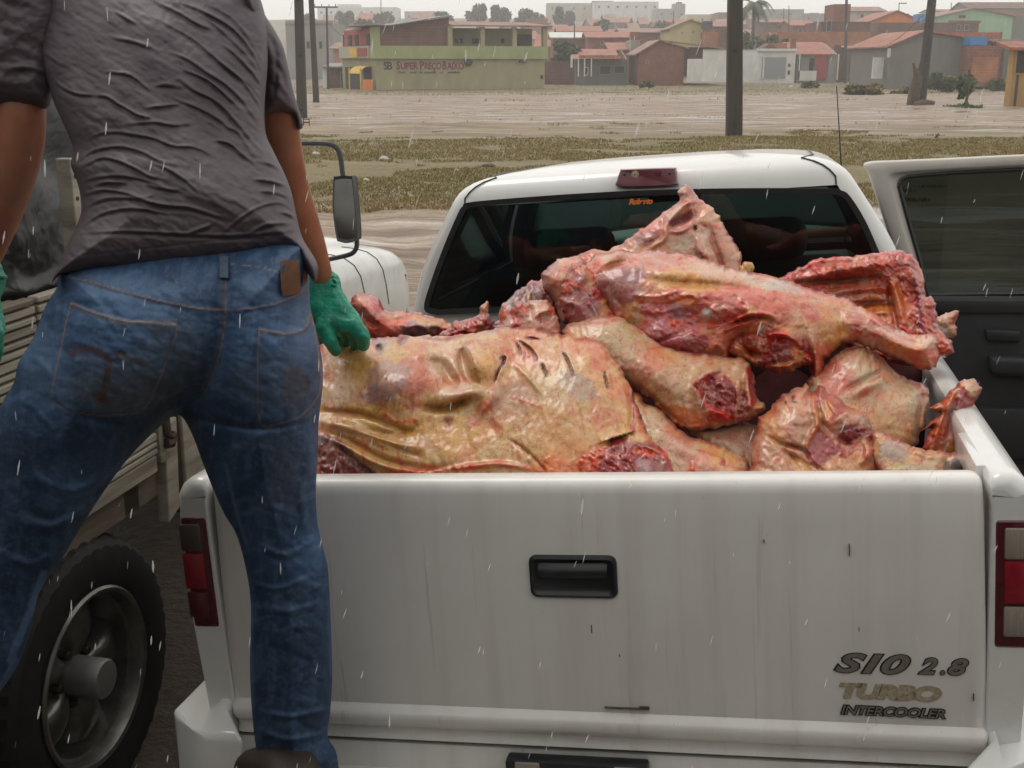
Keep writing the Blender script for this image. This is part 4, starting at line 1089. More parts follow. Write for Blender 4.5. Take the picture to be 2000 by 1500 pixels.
for i, w in enumerate(W1):
    ln = z1(w); am = 0.0042 + 0.0035 * ((i * 37) % 11) / 11; wd = 2.4 + 1.6 * ((i * 53) % 7) / 7
    feats.append(('c', ln, wd, am if i not in (30,) else 0.004)); feats.append(('c', [(x + 1.0, y + 6.0) for x, y in ln], 4.0, -0.62 * am))
feats.append(('c', z1([(370, 1435), (800, 1392), (1200, 1345), (1500, 1338), (1670, 1345)]), 1.8, -0.002))
shirt_out = [(101, 553), (112, 541), (140, 532), (245, 524), (350, 516), (427, 508), (525, 493), (574, 489), (590, 515), (612, 549), (621, 536), (618, 510), (591, 465), (579, 420), (570, 378), (556, 340), (535, 297), (519, 259), (517, 200), (523, 120), (520, 40), (490, -40), (420, -110), (345, -140), (300, -132), (240, -140), (150, -125), (85, -70), (62, -10), (60, 60), (72, 110), (95, 168), (105, 200), (137, 273), (143, 298), (138, 322), (150, 353), (159, 395), (154, 430), (130, 480), (112, 522)]
base_s = (0.084, 0.064, 0.074)
s = sculpt('shirt', shirt_out, plane_depth(1.995, 0.0, -0.028, 320, 250), 0.125, 0.20, feats, [('e', 300, 330, 230, 170, 0, (0.080, 0.063, 0.064), 0.7), ('g', 40, 12, 25, 0.15, (0.10, 0.086, 0.09), 0.5), ('l', z1([(380, 1440), (800, 1394), (1200, 1347), (1500, 1340), (1680, 1350)]), 1.5, (0.12, 0.105, 0.105), 0.5)], base_s, M_shirt, man, 2.6, 0.8, 5, 10, 3, 0.5, INV)
sf = [('n', 40, 14, 60, 0.006), ('c', [(560, 120), (545, 160), (575, 200)], 4, 0.006), ('c', [(545, 120), (560, 150), (590, 235)], 4, 0.006), ('c', [(525, 60), (540, 110), (535, 190)], 4, -0.006), ('c', [(516, 212), (545, 214), (574, 219), (590, 235)], 2, -0.003)]
sculpt('sleeve', [(470, -60), (500, -15), (515, 24), (535, 56), (553, 91), (563, 133), (574, 182), (592, 243), (580, 252), (573, 227), (545, 222), (514, 219), (505, 150), (495, 80), (470, 20)], plane_depth(2.10, 0.03, 0.04, 530, 120), 0.055, 0.04, sf, [], base_s, M_shirt, s, 3, 1.0, 4, 8, 4, 0.5, INV)
sculpt('sleeve', [(97, 206), (60, 209), (20, 211), (-60, 206), (-75, 190), (-78, 60), (-50, -60), (20, -115), (90, -100), (112, 0), (104, 120)], plane_depth(2.04, 0.0, 0.02, 20, 120), 0.066, 0.075, [('n', 40, 30, 20, 0.008), ('c', [(-60, 195), (20, 200), (95, 196)], 2, -0.003), ('c', [(95, 150), (60, 130), (10, 135)], 5, 0.005)], [], base_s, M_shirt, s, 3, 1.0, 4, 8, 5, 0.5, INV)

# --- jeans
jean_out = [(112, 560), (130, 520), (300, 490), (450, 478), (575, 470), (600, 500), (604, 560), (606, 600), (616, 640), (627, 690), (631, 735), (628, 775), (622, 830), (621, 885), (617, 960), (621, 1027), (634, 1080), (641, 1115), (645, 1185), (648, 1260), (649, 1325), (645, 1390), (640, 1437), (655, 1465), (662, 1500), (668, 1560), (600, 1575), (530, 1572), (512, 1500), (500, 1462), (491, 1377), (488, 1290), (490, 1185), (481, 1115), (462, 1045), (434, 996), (402, 920), (378, 855), (357, 816), (344, 812), (320, 826), (245, 902), (168, 1013), (122, 1090), (91, 1132), (73, 1167), (60, 1230), (35, 1300), (0, 1352), (-60, 1440), (-120, 1560), (-200, 1540), (-230, 1420), (-170, 1230), (-90, 1040), (-40, 900), (0, 796), (27, 747), (36, 708), (62, 665), (88, 600)]
zj = lambda pts: [(x / 2.857, 500 + y / 2.857) for x, y in pts]
poc1 = zj([(395, 262), (560, 325), (740, 365), (980, 385), (905, 650), (810, 845), (650, 890), (480, 885), (370, 850), (290, 790), (330, 560), (375, 350)])
poc2 = zj([(1445, 405), (1580, 430), (1700, 405), (1735, 320), (1770, 500), (1790, 740), (1690, 880), (1560, 935), (1450, 925), (1440, 650)])
jn = [('o', poc1, 0.0045), ('o', poc2, 0.0045), ('b', 240, 720, 130, 110, 20, 0.035), ('b', 520, 720, 100, 110, -10, 0.035), ('c', [(440, 510), (436, 600), (430, 660), (405, 740), (372, 810)], 26, -0.022), ('n', 90, 60, 30, 0.008), ('n', 25, 14, 20, 0.0022),
      ('c', zj([(380, 115), (650, 190), (900, 255), (1100, 295), (1245, 300)]), 2.2, 0.0022), ('c', zj([(1260, 310), (1450, 290), (1600, 250), (1720, 190)]), 2.2, 0.0022), ('c', [(436, 540), (436, 610), (424, 690), (396, 770)], 3, 0.003),
      ('c', [(370, 815), (440, 830), (520, 838), (610, 822)], 7, -0.010), ('c', [(330, 826), (250, 835), (150, 810)], 9, -0.006),
      ('c', [(470, 1130), (540, 1150), (620, 1120)], 6, 0.007), ('c', [(480, 1180), (560, 1195), (630, 1175)], 7, 0.006), ('c', [(500, 1060), (560, 1085), (620, 1050)], 7, 0.006), ('c', [(495, 1420), (560, 1445), (640, 1430)], 7, 0.009), ('c', [(500, 1390), (570, 1400), (640, 1385)], 6, 0.007), ('c', [(510, 1480), (580, 1500), (655, 1480)], 8, 0.008),
      ('c', [(60, 930), (150, 960), (230, 905)], 10, 0.010), ('c', [(20, 1010), (100, 1030), (160, 1000)], 10, 0.008), ('c', [(-10, 1080), (60, 1100), (110, 1080)], 9, 0.008), ('c', [(50, 690), (90, 720), (110, 780)], 7, 0.005), ('c', [(30, 780), (70, 800), (110, 850)], 7, 0.005),
      ('c', [(610, 880), (590, 960), (600, 1050)], 8, 0.007), ('c', [(420, 850), (470, 900), (500, 980)], 12, 0.006), ('c', [(500, 1000), (530, 1200), (520, 1400)], 18, 0.006)]
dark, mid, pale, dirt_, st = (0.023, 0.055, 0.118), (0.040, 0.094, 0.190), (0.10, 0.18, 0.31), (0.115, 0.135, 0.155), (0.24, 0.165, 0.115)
def outline_l(pg, wd, c, s_): return ('l', pg + [pg[0]], wd, c, s_)
br = (0.075, 0.045, 0.035)
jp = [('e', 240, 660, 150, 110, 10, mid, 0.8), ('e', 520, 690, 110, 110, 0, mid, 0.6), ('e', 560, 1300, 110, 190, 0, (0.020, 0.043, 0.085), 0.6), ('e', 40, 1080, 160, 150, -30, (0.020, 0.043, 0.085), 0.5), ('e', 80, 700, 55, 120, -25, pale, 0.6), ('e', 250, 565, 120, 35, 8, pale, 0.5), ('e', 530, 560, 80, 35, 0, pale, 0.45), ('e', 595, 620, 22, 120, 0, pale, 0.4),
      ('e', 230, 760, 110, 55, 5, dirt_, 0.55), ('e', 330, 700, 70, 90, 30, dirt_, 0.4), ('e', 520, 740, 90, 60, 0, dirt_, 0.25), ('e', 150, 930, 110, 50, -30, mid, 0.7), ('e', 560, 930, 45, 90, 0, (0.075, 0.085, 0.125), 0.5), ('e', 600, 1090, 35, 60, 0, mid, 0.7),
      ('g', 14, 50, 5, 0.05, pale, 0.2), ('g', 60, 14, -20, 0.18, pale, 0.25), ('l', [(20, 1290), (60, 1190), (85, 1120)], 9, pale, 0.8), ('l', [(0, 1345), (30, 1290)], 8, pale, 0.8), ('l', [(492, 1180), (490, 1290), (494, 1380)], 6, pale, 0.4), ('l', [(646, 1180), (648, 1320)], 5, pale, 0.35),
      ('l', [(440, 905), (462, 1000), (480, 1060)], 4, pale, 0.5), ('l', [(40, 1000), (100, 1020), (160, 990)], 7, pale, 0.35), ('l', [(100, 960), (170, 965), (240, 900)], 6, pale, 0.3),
      ('l', zj([(380, 115), (650, 190), (900, 255), (1100, 295), (1245, 300)]), 6, (0.06, 0.055, 0.07), 0.6), ('l', [(437, 545), (437, 610), (425, 690), (396, 770)], 8, (0.06, 0.055, 0.06), 0.6), ('l', zj([(1260, 310), (1450, 290), (1600, 250), (1720, 190)]), 5, (0.06, 0.055, 0.07), 0.5),
      ('l', zj([(395, 275), (560, 338), (740, 380), (980, 400)]), 6, (0.075, 0.06, 0.055), 0.65), ('l', zj([(1445, 415), (1580, 442), (1700, 415), (1735, 330)]), 5, (0.075, 0.06, 0.055), 0.6),
      outline_l(poc1, 1.6, st, 0.85), outline_l(poc2, 1.6, st, 0.8), ('l', zj([(380, 108), (650, 183), (900, 248), (1100, 288), (1250, 300)]), 1.1, st, 0.6), ('l', zj([(1260, 300), (1450, 282), (1600, 243), (1715, 185)]), 1.1, st, 0.5), ('l', [(441, 545), (441, 605), (430, 690), (402, 765)], 1.1, st, 0.55), ('l', [(450, 516), (500, 520), (545, 531)], 1.0, st, 0.6),
      ('l', [(140, 690), (165, 680), (195, 688), (212, 708), (208, 740), (200, 780)], 9, br, 0.75), ('l', [(212, 706), (235, 690), (258, 702), (285, 712)], 7, br, 0.65), ('l', [(190, 770), (205, 785)], 12, br, 0.6), ('l', [(150, 700), (190, 700)], 6, (0.17, 0.14, 0.115), 0.4), ('l', [(235, 695), (250, 705)], 5, (0.2, 0.16, 0.13), 0.4), ('e', 575, 760, 30, 50, 0, br, 0.4),
      ('l', [(560, 720), (590, 730), (605, 770)], 6, br, 0.4), ('k', 5, 0.45, (0.16, 0.17, 0.19), 0.3)]
Hj = lambda x, y: 0.165 - 0.065 * sm(800, 1050, y)
jd = lambda x, y: 1.99 + 0.00034 * (y - 600) - 0.00002 * (x - 350) + 0.0001 * np.clip(300 - x, 0, 600) * sm(900, 1300, y)
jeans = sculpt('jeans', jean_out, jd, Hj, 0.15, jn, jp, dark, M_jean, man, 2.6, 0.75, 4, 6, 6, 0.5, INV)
def on_jeans(x, y, off=0.0):
    co = np.zeros(len(jeans.data.vertices) * 3); jeans.data.vertices.foreach_get('co', co); co = co.reshape(-1, 3) - PI_[:3, 3]
    c = co - EYE; d = c[:, 1] * CT - c[:, 2] * ST; px = 1000 + FPX * c[:, 0] / d; py = 750 + FPX * (-c[:, 1] * ST - c[:, 2] * CT) / d
    k = (np.hypot(px - x, py - y) < 6); return float(d[k].min()) - off
def patch(nm, pg, mt, th, off):
    pg = np.array(pg, float); ts = [on_jeans(x, y, off) for x, y in pg]
    F_ = [Lp(x, y, t) for (x, y), t in zip(pg, ts)]; B_ = [Lp(x, y, t + th) for (x, y), t in zip(pg, ts)]
    k = len(pg); MB().add(F_ + B_, [tuple(range(k))[::-1], tuple(range(k, 2 * k))] + [(i, (i + 1) % k, k + (i + 1) % k, k + i) for i in range(k)]).build(nm, mt, jeans, True, bevel=0.0012)
patch('leather_label', [(546, 509), (570, 507), (585, 508), (586, 540), (588, 570), (572, 577), (551, 578), (548, 545)], M_leather, 0.006, 0.004)
M_den = plain('denim_loop', (0.05, 0.085, 0.13), 0.75, var=0.3, scale=90, bmp=0.3)
patch('belt_loop', [(429, 500), (446, 499), (446, 543), (428, 542)], M_den, 0.008, 0.007)
patch('belt_loop', [(593, 530), (600, 530), (598, 552), (591, 562)], M_leather, 0.006, 0.006)

# --- gloves: palm, thumb and four fingers curled on what they hold
def glove(pts, name='glove'):
    J = []; bm = bmesh.new()
    def ball(p, r):
        bmesh.ops.create_icosphere(bm, subdivisions=2, radius=r, matrix=Matrix.Translation(p.tolist()))
    for ch in pts:
        prev = None
        for it in ch:
            if isinstance(it, int): prev = J[it]; continue
            p = np.array(it[0]); r = it[1]; side = 0.0
            if not np.isscalar(r): side = r[0] - r[1]; r = r[1]
            cur = (p, r, side)
            J.append(cur)
            if prev is not None:
                n = 9 if prev[2] or side else 7
                for k in range(n + 1):
                    t = k / n; q = prev[0] * (1 - t) + p * t; rr = min(prev[1], r * 1.35) * (1 - t) + r * t; sd = (prev[2] * (1 - t) + side * t) if (prev[2] and side) or len(J) < 6 else 0
                    if sd > 0.002:
                        for o_ in (-1, 0, 1): ball(q + np.array([o_ * sd, 0, 0]), rr)
                    else: ball(q, rr)
            prev = cur
    me = bpy.data.meshes.new(name); bm.to_mesh(me); bm.free()
    o = bpy.data.objects.new(name, me); COL.objects.link(o)
    rm = o.modifiers.new('r', 'REMESH'); rm.mode = 'VOXEL'; rm.voxel_size = 0.0026; rm.use_smooth_shade = True
    ss = o.modifiers.new('q', 'SMOOTH'); ss.factor = 0.5; ss.iterations = 7
    dg = bpy.context.evaluated_depsgraph_get(); dg.update()
    res = bpy.data.meshes.new_from_object(o.evaluated_get(dg)); bpy.data.objects.remove(o)
    co = np.zeros(len(res.vertices) * 3); res.vertices.foreach_get('co', co); co = co.reshape(-1, 3)
    no = np.zeros(len(res.vertices) * 3); res.vertices.foreach_get('normal', no); no = no.reshape(-1, 3)
    wr = fbm(co[:, 0] * 60 + co[:, 1] * 30, co[:, 2] * 110, 77, 3) * 0.0016 + fbm(co[:, 0] * 160, co[:, 2] * 160 + co[:, 1] * 90, 78, 2) * 0.0006
    res.vertices.foreach_set('co', (co + no * wr[:, None]).ravel())
    res.polygons.foreach_set('use_smooth', [True] * len(res.polygons)); res.name = name
    return link(name, res, M_glove, man)
g = glove([
    [(Lp(632, 551, 2.54), (0.036, 0.027)), (Lp(636, 575, 2.535), (0.038, 0.027)), (Lp(645, 603, 2.53), (0.046, 0.027)), (Lp(664, 626, 2.525), (0.046, 0.024))],
    [3, (Lp(693, 636, 2.51), 0.019), (Lp(709, 656, 2.51), 0.0165), (Lp(710, 676, 2.53), 0.0135)],           # index
    [3, (Lp(684, 640, 2.56), 0.018), (Lp(697, 662, 2.57), 0.015), (Lp(694, 680, 2.59), 0.0125)],            # middle
    [3, (Lp(670, 645, 2.585), 0.016), (Lp(678, 660, 2.60), 0.013), (Lp(676, 676, 2.62), 0.011)],            # ring
    [3, (Lp(652, 645, 2.60), 0.015), (Lp(658, 660, 2.615), 0.012), (Lp(660, 672, 2.63), 0.010)],            # little
    [2, (Lp(634, 640, 2.515), 0.021), (Lp(643, 662, 2.515), 0.017), (Lp(655, 684, 2.535), 0.0135)]])        # thumb
m = MB(); cc = [Lp(608, 546, 2.54), Lp(622, 541, 2.52), Lp(640, 539, 2.515), Lp(655, 542, 2.53), Lp(660, 549, 2.545), Lp(650, 547, 2.57), Lp(625, 545, 2.57)]
m.tube(list(catmull(cc, 4, True)) + [cc[0]], 0.0042, 8, False); m.tube([Lp(652, 546, 2.52), Lp(659, 552, 2.515), Lp(655, 558, 2.512), Lp(647, 555, 2.51)], 0.0035, 8)
m.build('cuff_roll', M_glove, g, True)
g2 = glove([
    [(Lp(-44, 545, 2.25), 0.052), (Lp(-44, 580, 2.26), 0.040), (Lp(-40, 612, 2.27), (0.044, 0.030)), (Lp(-34, 640, 2.27), (0.044, 0.026))],
    [3, (Lp(-70, 660, 2.28), 0.017), (Lp(-76, 690, 2.29), 0.015), (Lp(-70, 712, 2.31), 0.012)],
    [3, (Lp(-48, 668, 2.27), 0.018), (Lp(-50, 700, 2.28), 0.015), (Lp(-44, 722, 2.30), 0.0125)],
    [3, (Lp(-26, 668, 2.27), 0.018), (Lp(-26, 698, 2.28), 0.015), (Lp(-22, 718, 2.30), 0.0125)],
    [3, (Lp(-8, 660, 2.29), 0.015), (Lp(-6, 682, 2.30), 0.013), (Lp(-8, 700, 2.32), 0.011)],
    [2, (Lp(-18, 628, 2.24), 0.021), (Lp(-8, 650, 2.23), 0.017), (Lp(-10, 675, 2.23), 0.0135)]])
m = MB(); cc = [Lp(-80, 545, 2.25), Lp(-50, 540, 2.20), Lp(-10, 538, 2.21), Lp(10, 541, 2.25), Lp(-5, 543, 2.29), Lp(-50, 543, 2.30)]
m.tube(list(catmull(cc, 4, True)) + [cc[0]], 0.0045, 8, False); m.build('cuff_roll', M_glove, g2, True)
# --- boots
for bx, by, tt, sx in ((565, 1540, 2.21, 1), (-165, 1590, 2.28, -1)):
    p = np.array(Lp(bx, by, tt))
    skin_body('boot', [[(p + (0, 0, 0.08), 0.055), (p + (0, 0.0, 0.0), 0.055), (p + (-0.06 * sx, 0.07, -0.01), 0.05), (p + (-0.12 * sx, 0.10, -0.015), 0.04)], [1, (p + (0.03 * sx, -0.05, -0.01), 0.045)]], M_boot, man)
# ================================================================== beef carcasses heaped in the bed
def meat_mat():
    m, nt, b = nodes('raw_beef')
    a = N(nt, 'ShaderNodeAttribute', attribute_name='Col')
    v = coord(nt)
    n1 = noise(nt, 26, 7, 0.68, v, 0.6); n2 = noise(nt, 9, 5, 0.6, v, 1.2); n3 = noise(nt, 150, 3, 0.6, v)
    r = ramp(nt, n1.outputs[0], [(0.28, (0.88, 0.76, 0.70)), (0.5, (1.0, 1.0, 1.0)), (0.72, (1.1, 1.12, 1.1))])
    c = mix(nt, 1.0, a.outputs[0], r.outputs[0], 'MULTIPLY')
    blush = ramp(nt, n2.outputs[0], [(0.50, 0.0), (0.70, 0.55)])      # pink tinge through the fat
    c2 = mix(nt, 1.0, c, (1.0, 0.50, 0.42), 'MULTIPLY')
    c = mix(nt, blush.outputs[0], c, c2)
    sp = ramp(nt, n3.outputs[0], [(0.70, 0.0), (0.76, 0.6)])          # specks of grit and blood
    c = mix(nt, sp.outputs[0], c, (0.10, 0.03, 0.02))
    nv = noise(nt, 11, 6, 0.62, v, 1.8); vein = ramp(nt, nv.outputs[0], [(0.475, 0.0), (0.5, 0.5), (0.525, 0.0)])
    c = mix(nt, vein.outputs[0], c, (0.36, 0.07, 0.045))
    nw = noise(nt, 6, 5, 0.6, v, 1.0); fil = ramp(nt, nw.outputs[0], [(0.48, 0.0), (0.5, 0.35), (0.52, 0.0)])
    c = mix(nt, fil.outputs[0], c, (0.55, 0.45, 0.33))
    nt.links.new(c, b.inputs['Base Color'])
    rr = ramp(nt, n2.outputs[0], [(0.3, 0.30), (0.7, 0.52)]); nt.links.new(rr.outputs[0], b.inputs['Roughness'])
    cw = ramp(nt, n1.outputs[0], [(0.35, 0.15), (0.65, 0.85)]); nt.links.new(cw.outputs[0], b.inputs['Coat Weight']); b.inputs['Coat Roughness'].default_value = 0.15
    b.inputs['Subsurface Weight'].default_value = 0.0
    ml = N(nt, 'ShaderNodeMath', operation='MULTIPLY_ADD'); ml.inputs[1].default_value = 0.35
    nt.links.new(n3.outputs[0], ml.inputs[0]); nt.links.new(n1.outputs[0], ml.inputs[2])
    bump(nt, b, ml.outputs[0], 0.38, 0.005)
    return m
M_meat = meat_mat()
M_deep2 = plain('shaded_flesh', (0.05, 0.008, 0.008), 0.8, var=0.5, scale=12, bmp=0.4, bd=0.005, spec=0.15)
M_deep = plain('cavity_shade_flesh', (0.022, 0.005, 0.005), 0.9, var=0.4, scale=20, bmp=0.4, bd=0.005, spec=0.1)  # shade of the hollow put into the flesh colour
CREAM, YEL, PINK, RED, DRED, PURP, ORA, DARK, BONE, GREY, ROSE = (0.54, 0.38, 0.25), (0.55, 0.32, 0.115), (0.50, 0.215, 0.17), (0.24, 0.020, 0.022), (0.10, 0.012, 0.014), (0.21, 0.075, 0.085), (0.52, 0.13, 0.035), (0.03, 0.006, 0.007), (0.60, 0.47, 0.33), (0.30, 0.25, 0.24), (0.40, 0.09, 0.075)
GRP = 'beef carcass pieces heaped in the pickup bed'
def sat(c):
    c = np.array(c); g = c.mean(); k = 1.65 if c[0] > 2.2 * c[1] + 0.02 else 1.26
    return tuple(np.clip((g + (c - g) * k) * 1.0, 0.004, 0.75))
def beef(name, label, cat, outline, dep, H, R, feats, paint, base, res=4, seed=1, back=0.8, warp=13, sn=4, group=GRP, parent=None, mt=None):
    feats = list(feats) + [('n', 55, 40, seed * 20, 0.0055), ('n', 17, 9, seed * 35, 0.0019), ('n', 9, 26, seed * 11, 0.0010)]
    paint = list(paint)
    paint.insert(0, ('g', 90, 26, seed * 25, 0.05, YEL, 0.5)); paint.insert(1, ('g', 34, 9, seed * 17, 0.2, ROSE, 0.5)); paint.insert(2, ('g', 70, 40, seed * 31, 0.05, PINK, 0.48)); paint.insert(3, ('g', 44, 5, seed * 23 + 10, 0.28, (0.34, 0.05, 0.04), 0.55))
    paint.append(('k', 4.5, 0.46, (0.16, 0.03, 0.02), 0.5))
    base = sat(base); paint = [tuple(sat(z) if isinstance(z, tuple) and len(z) == 3 else z for z in q) for q in paint]
    feats = [tuple(q[:-1]) + (q[-1] * 1.45,) if q[0] in 'bcs' else q for q in feats]
    if name != 'beef_carcass' or H > 0.04: paint.append(('r', 8, (0.30, 0.035, 0.03), 0.85))
    o = sculpt(name, outline, dep, H * 0.85, R * 0.72, feats, paint, base, mt or M_meat, parent, res, back, sn, warp, seed, edge=0.82, fibre=0.007, rag=5.0)
    if parent is None: tag(o, label, cat, group)
    return o
PD = plane_depth
zo = lambda ox, oy, s: (lambda pts: [(ox + x / s, oy + y / s) for x, y in pts])
zA = zo(620, 560, 5.0); zD = zo(960, 480, 6.667); zF = zo(1120, 350, 5.0); zI = zo(1180, 640, 5.0); zK = zo(1480, 640, 4.444); zW = zo(600, 700, 2.703)

# --- the big side at the front left, under the man's hand
cuts = [zA([(1795, 690), (1830, 700), (1800, 780)]), zA([(1790, 780), (1750, 860), (1722, 935)]), zD([(330, 1270), (365, 1350), (378, 1420)]), zD([(310, 1235), (400, 1270), (500, 1340), (560, 1420), (590, 1490)]), zD([(930, 1395), (965, 1450), (1000, 1500)]), zW([(1370, 0), (1390, 50), (1405, 95)]), zW([(1240, 30), (1265, 95)]), zW([(1568, 75), (1578, 120), (1588, 160)]), zD([(430, 1190), (520, 1205), (640, 1222)])]
big_out = [(560, 700), (600, 676), (650, 668), (700, 662), (736, 660), (772, 656), (800, 655), (860, 655), (905, 652), (950, 645), (990, 638), (1040, 640), (1090, 652), (1120, 655), (1150, 660), (1176, 668), (1190, 690), (1204, 708), (1216, 722), (1232, 760), (1244, 790), (1256, 820), (1268, 850), (1284, 868), (1304, 888), (1318, 920), (1324, 950), (1300, 968), (1000, 972), (700, 968), (560, 960), (530, 880), (535, 780)]
f = [('b', 775, 745, 85, 62, -15, 0.045), ('b', 940, 712, 34, 45, 15, 0.034), ('c', zA([(1405, 590), (1410, 680), (1430, 780), (1470, 880), (1540, 940)]), 9, -0.030), ('c', zA([(1460, 580), (1500, 640), (1530, 740), (1530, 840)]), 9, 0.020),
     ('c', zA([(1100, 690), (1220, 790), (1300, 900), (1400, 950)]), 13, -0.022), ('c', zA([(1000, 1180), (1250, 1190), (1400, 1130), (1520, 1080)]), 7, -0.022), ('b', 905, 770, 45, 16, -8, 0.020),
     ('b', 955, 785, 34, 12, -55, 0.014), ('b', 1100, 760, 70, 90, 20, 0.012), ('c', zW([(60, 330), (250, 370), (420, 440), (600, 470)]), 9, 0.014), ('c', zW([(60, 280), (300, 300), (480, 370), (600, 400)]), 6, -0.010),
     ('c', zW([(80, 385), (250, 450), (400, 530), (600, 580), (800, 570)]), 6, -0.012), ('c', zW([(150, 430), (300, 520), (420, 570), (620, 600)]), 7, 0.014), ('c', zW([(260, 390), (420, 450), (600, 520)]), 4, -0.006), ('c', zW([(200, 350), (420, 420), (560, 450)]), 4, -0.005),
     ('c', zW([(250, 370), (480, 400), (620, 330)]), 7, -0.008), ('c', zW([(620, 600), (850, 570), (1060, 560), (1200, 600)]), 5, 0.008), ('c', zW([(1060, 420), (1180, 510), (1270, 610)]), 3, -0.006), ('c', zW([(1080, 20), (1160, 90), (1250, 200)]), 5, 0.005),
     ('c', zW([(1610, 0), (1680, 90), (1710, 200), (1712, 330), (1700, 390)]), 6, -0.014), ('s', zW([(1570, 440), (1650, 410), (1700, 395)]), 14, -0.018), ('c', zW([(1740, 460), (1800, 470), (1870, 500)]), 5, 0.010), ('c', zW([(1870, 480), (1900, 540), (1935, 610)]), 6, 0.012),
     ('b', 870, 826, 9, 9, 0, -0.006), ('c', zA([(840, 440), (900, 460), (800, 540)]), 7, -0.02), ('c', zA([(590, 560), (600, 640)]), 5, -0.02), ('c', zA([(1040, 500), (1250, 510), (1500, 490)]), 5, -0.012), ('b', 700, 700, 60, 22, -5, 0.012), ('c', zA([(1180, 730), (1100, 660), (900, 660)]), 10, 0.010)] + [('c', c, 2.6, -0.011) for c in cuts] + [('c', [(x + 5, y - 1) for x, y in c], 4, 0.004) for c in cuts]
p = [('e', 640, 700, 60, 60, 0, PINK, 0.5), ('e', 690, 720, 60, 40, 0, YEL, 0.7), ('e', 800, 735, 36, 40, 20, (0.36, 0.12, 0.10), 0.75), ('e', 752, 745, 45, 38, -35, (0.27, 0.16, 0.14), 0.8), ('e', 735, 768, 30, 18, -30, (0.24, 0.15, 0.14), 0.7), ('e', 670, 775, 40, 30, 0, CREAM, 0.5), ('e', 645, 800, 40, 14, 0, ORA, 0.5), ('e', 880, 700, 50, 35, 0, BONE, 0.6), ('e', 900, 765, 50, 16, -10, BONE, 0.6), ('e', 940, 715, 30, 40, 0, YEL, 0.5),
     ('e', 780, 825, 180, 28, 8, YEL, 0.75), ('e', 850, 850, 120, 40, 0, YEL, 0.5), ('l', zA([(650, 1250), (780, 1320), (950, 1310)]), 6, ORA, 0.8), ('e', 955, 790, 30, 14, -50, (0.38, 0.13, 0.10), 0.85), ('e', 925, 830, 18, 12, 0, PINK, 0.8), ('e', 871, 826, 9, 11, 0, (0.25, 0.1, 0.08), 0.8), ('e', 1000, 780, 40, 40, 0, (0.34, 0.19, 0.15), 0.55), ('e', 1090, 740, 60, 60, 0, BONE, 0.35), ('e', 1130, 755, 38, 22, 30, GREY, 0.55), ('e', 1180, 700, 25, 30, 0, PINK, 0.4),
     ('o', zW([(60, 400), (150, 440), (250, 520), (350, 590), (420, 640), (200, 700), (40, 700)]), 5, DRED, 0.95), ('l', zW([(60, 430), (160, 460), (280, 560), (340, 610)]), 9, DARK, 0.8), ('e', 640, 920, 30, 12, 0, (0.2, 0.04, 0.03), 0.6),
     ('l', zW([(430, 600), (620, 590), (830, 575), (1040, 545)]), 7, (0.45, 0.11, 0.07), 0.75), ('l', zW([(1020, 570), (1150, 570), (1260, 610)]), 5, (0.40, 0.09, 0.07), 0.7), ('e', 1130, 900, 90, 40, -8, (0.52, 0.17, 0.07), 0.75), ('e', 1100, 850, 100, 40, 25, (0.50, 0.25, 0.10), 0.65), ('e', 1170, 910, 40, 40, 0, (0.52, 0.11, 0.07), 0.7), ('e', 1060, 840, 90, 50, 25, (0.50, 0.29, 0.13), 0.5),
     ('o', zW([(1565, 470), (1600, 430), (1700, 400), (1760, 440), (1850, 440), (1900, 520), (1960, 650), (1950, 760), (1540, 760)]), 6, (0.19, 0.045, 0.05), 0.95), ('l', zW([(1740, 490), (1830, 500)]), 9, (0.50, 0.13, 0.09), 0.9), ('l', zW([(1870, 480), (1910, 550), (1940, 620)]), 7, (0.45, 0.07, 0.04), 0.9), ('e', 1255, 905, 16, 14, 0, GREY, 0.7), ('e', 1290, 920, 20, 24, 0, (0.12, 0.05, 0.06), 0.7), ('e', 1215, 905, 30, 25, 0, (0.28, 0.06, 0.06), 0.6), ('l', zW([(1690, 560), (1730, 620)]), 3, CREAM, 0.7),
     ('l', zW([(1715, 210), (1725, 300), (1715, 390)]), 6, (0.3, 0.07, 0.06), 0.8), ('l', zW([(1620, 5), (1680, 80), (1700, 180)]), 4, PINK, 0.7), ('l', zW([(1750, 280), (1760, 380)]), 6, ORA, 0.7), ('e', 1180, 815, 30, 22, 0, (0.40, 0.17, 0.13), 0.6), ('l', zW([(1060, 420), (1180, 510), (1270, 610)]), 2.2, (0.25, 0.06, 0.05), 0.8), ('l', zW([(1080, 200), (1200, 245), (1235, 262)]), 4, (0.4, 0.13, 0.11), 0.8),
     ('l', zA([(840, 450), (890, 470), (810, 545)]), 8, DRED, 0.9), ('l', zA([(590, 570), (600, 640)]), 6, GREY, 0.8), ('e', 750, 668, 22, 9, -15, GREY, 0.8), ('e', 765, 665, 16, 6, -10, YEL, 0.8), ('l', zA([(1040, 500), (1160, 515), (1290, 512)]), 4, (0.2, 0.03, 0.03), 0.8), ('g', 8, 60, 20, 0.15, (0.45, 0.24, 0.13), 0.3)] + [('l', c, 2.6 if i else 5, (0.085, 0.018, 0.014), 0.97) for i, c in enumerate(cuts)]
beef('beef_carcass', 'large yellow fatted beef side behind the tailgate under the green glove, with knife slits', 'beef carcass', big_out, PD(2.385, -0.022, -0.085, 900, 930), 0.085, 0.16, f, p, (0.53, 0.345, 0.17), 2.6, 3)

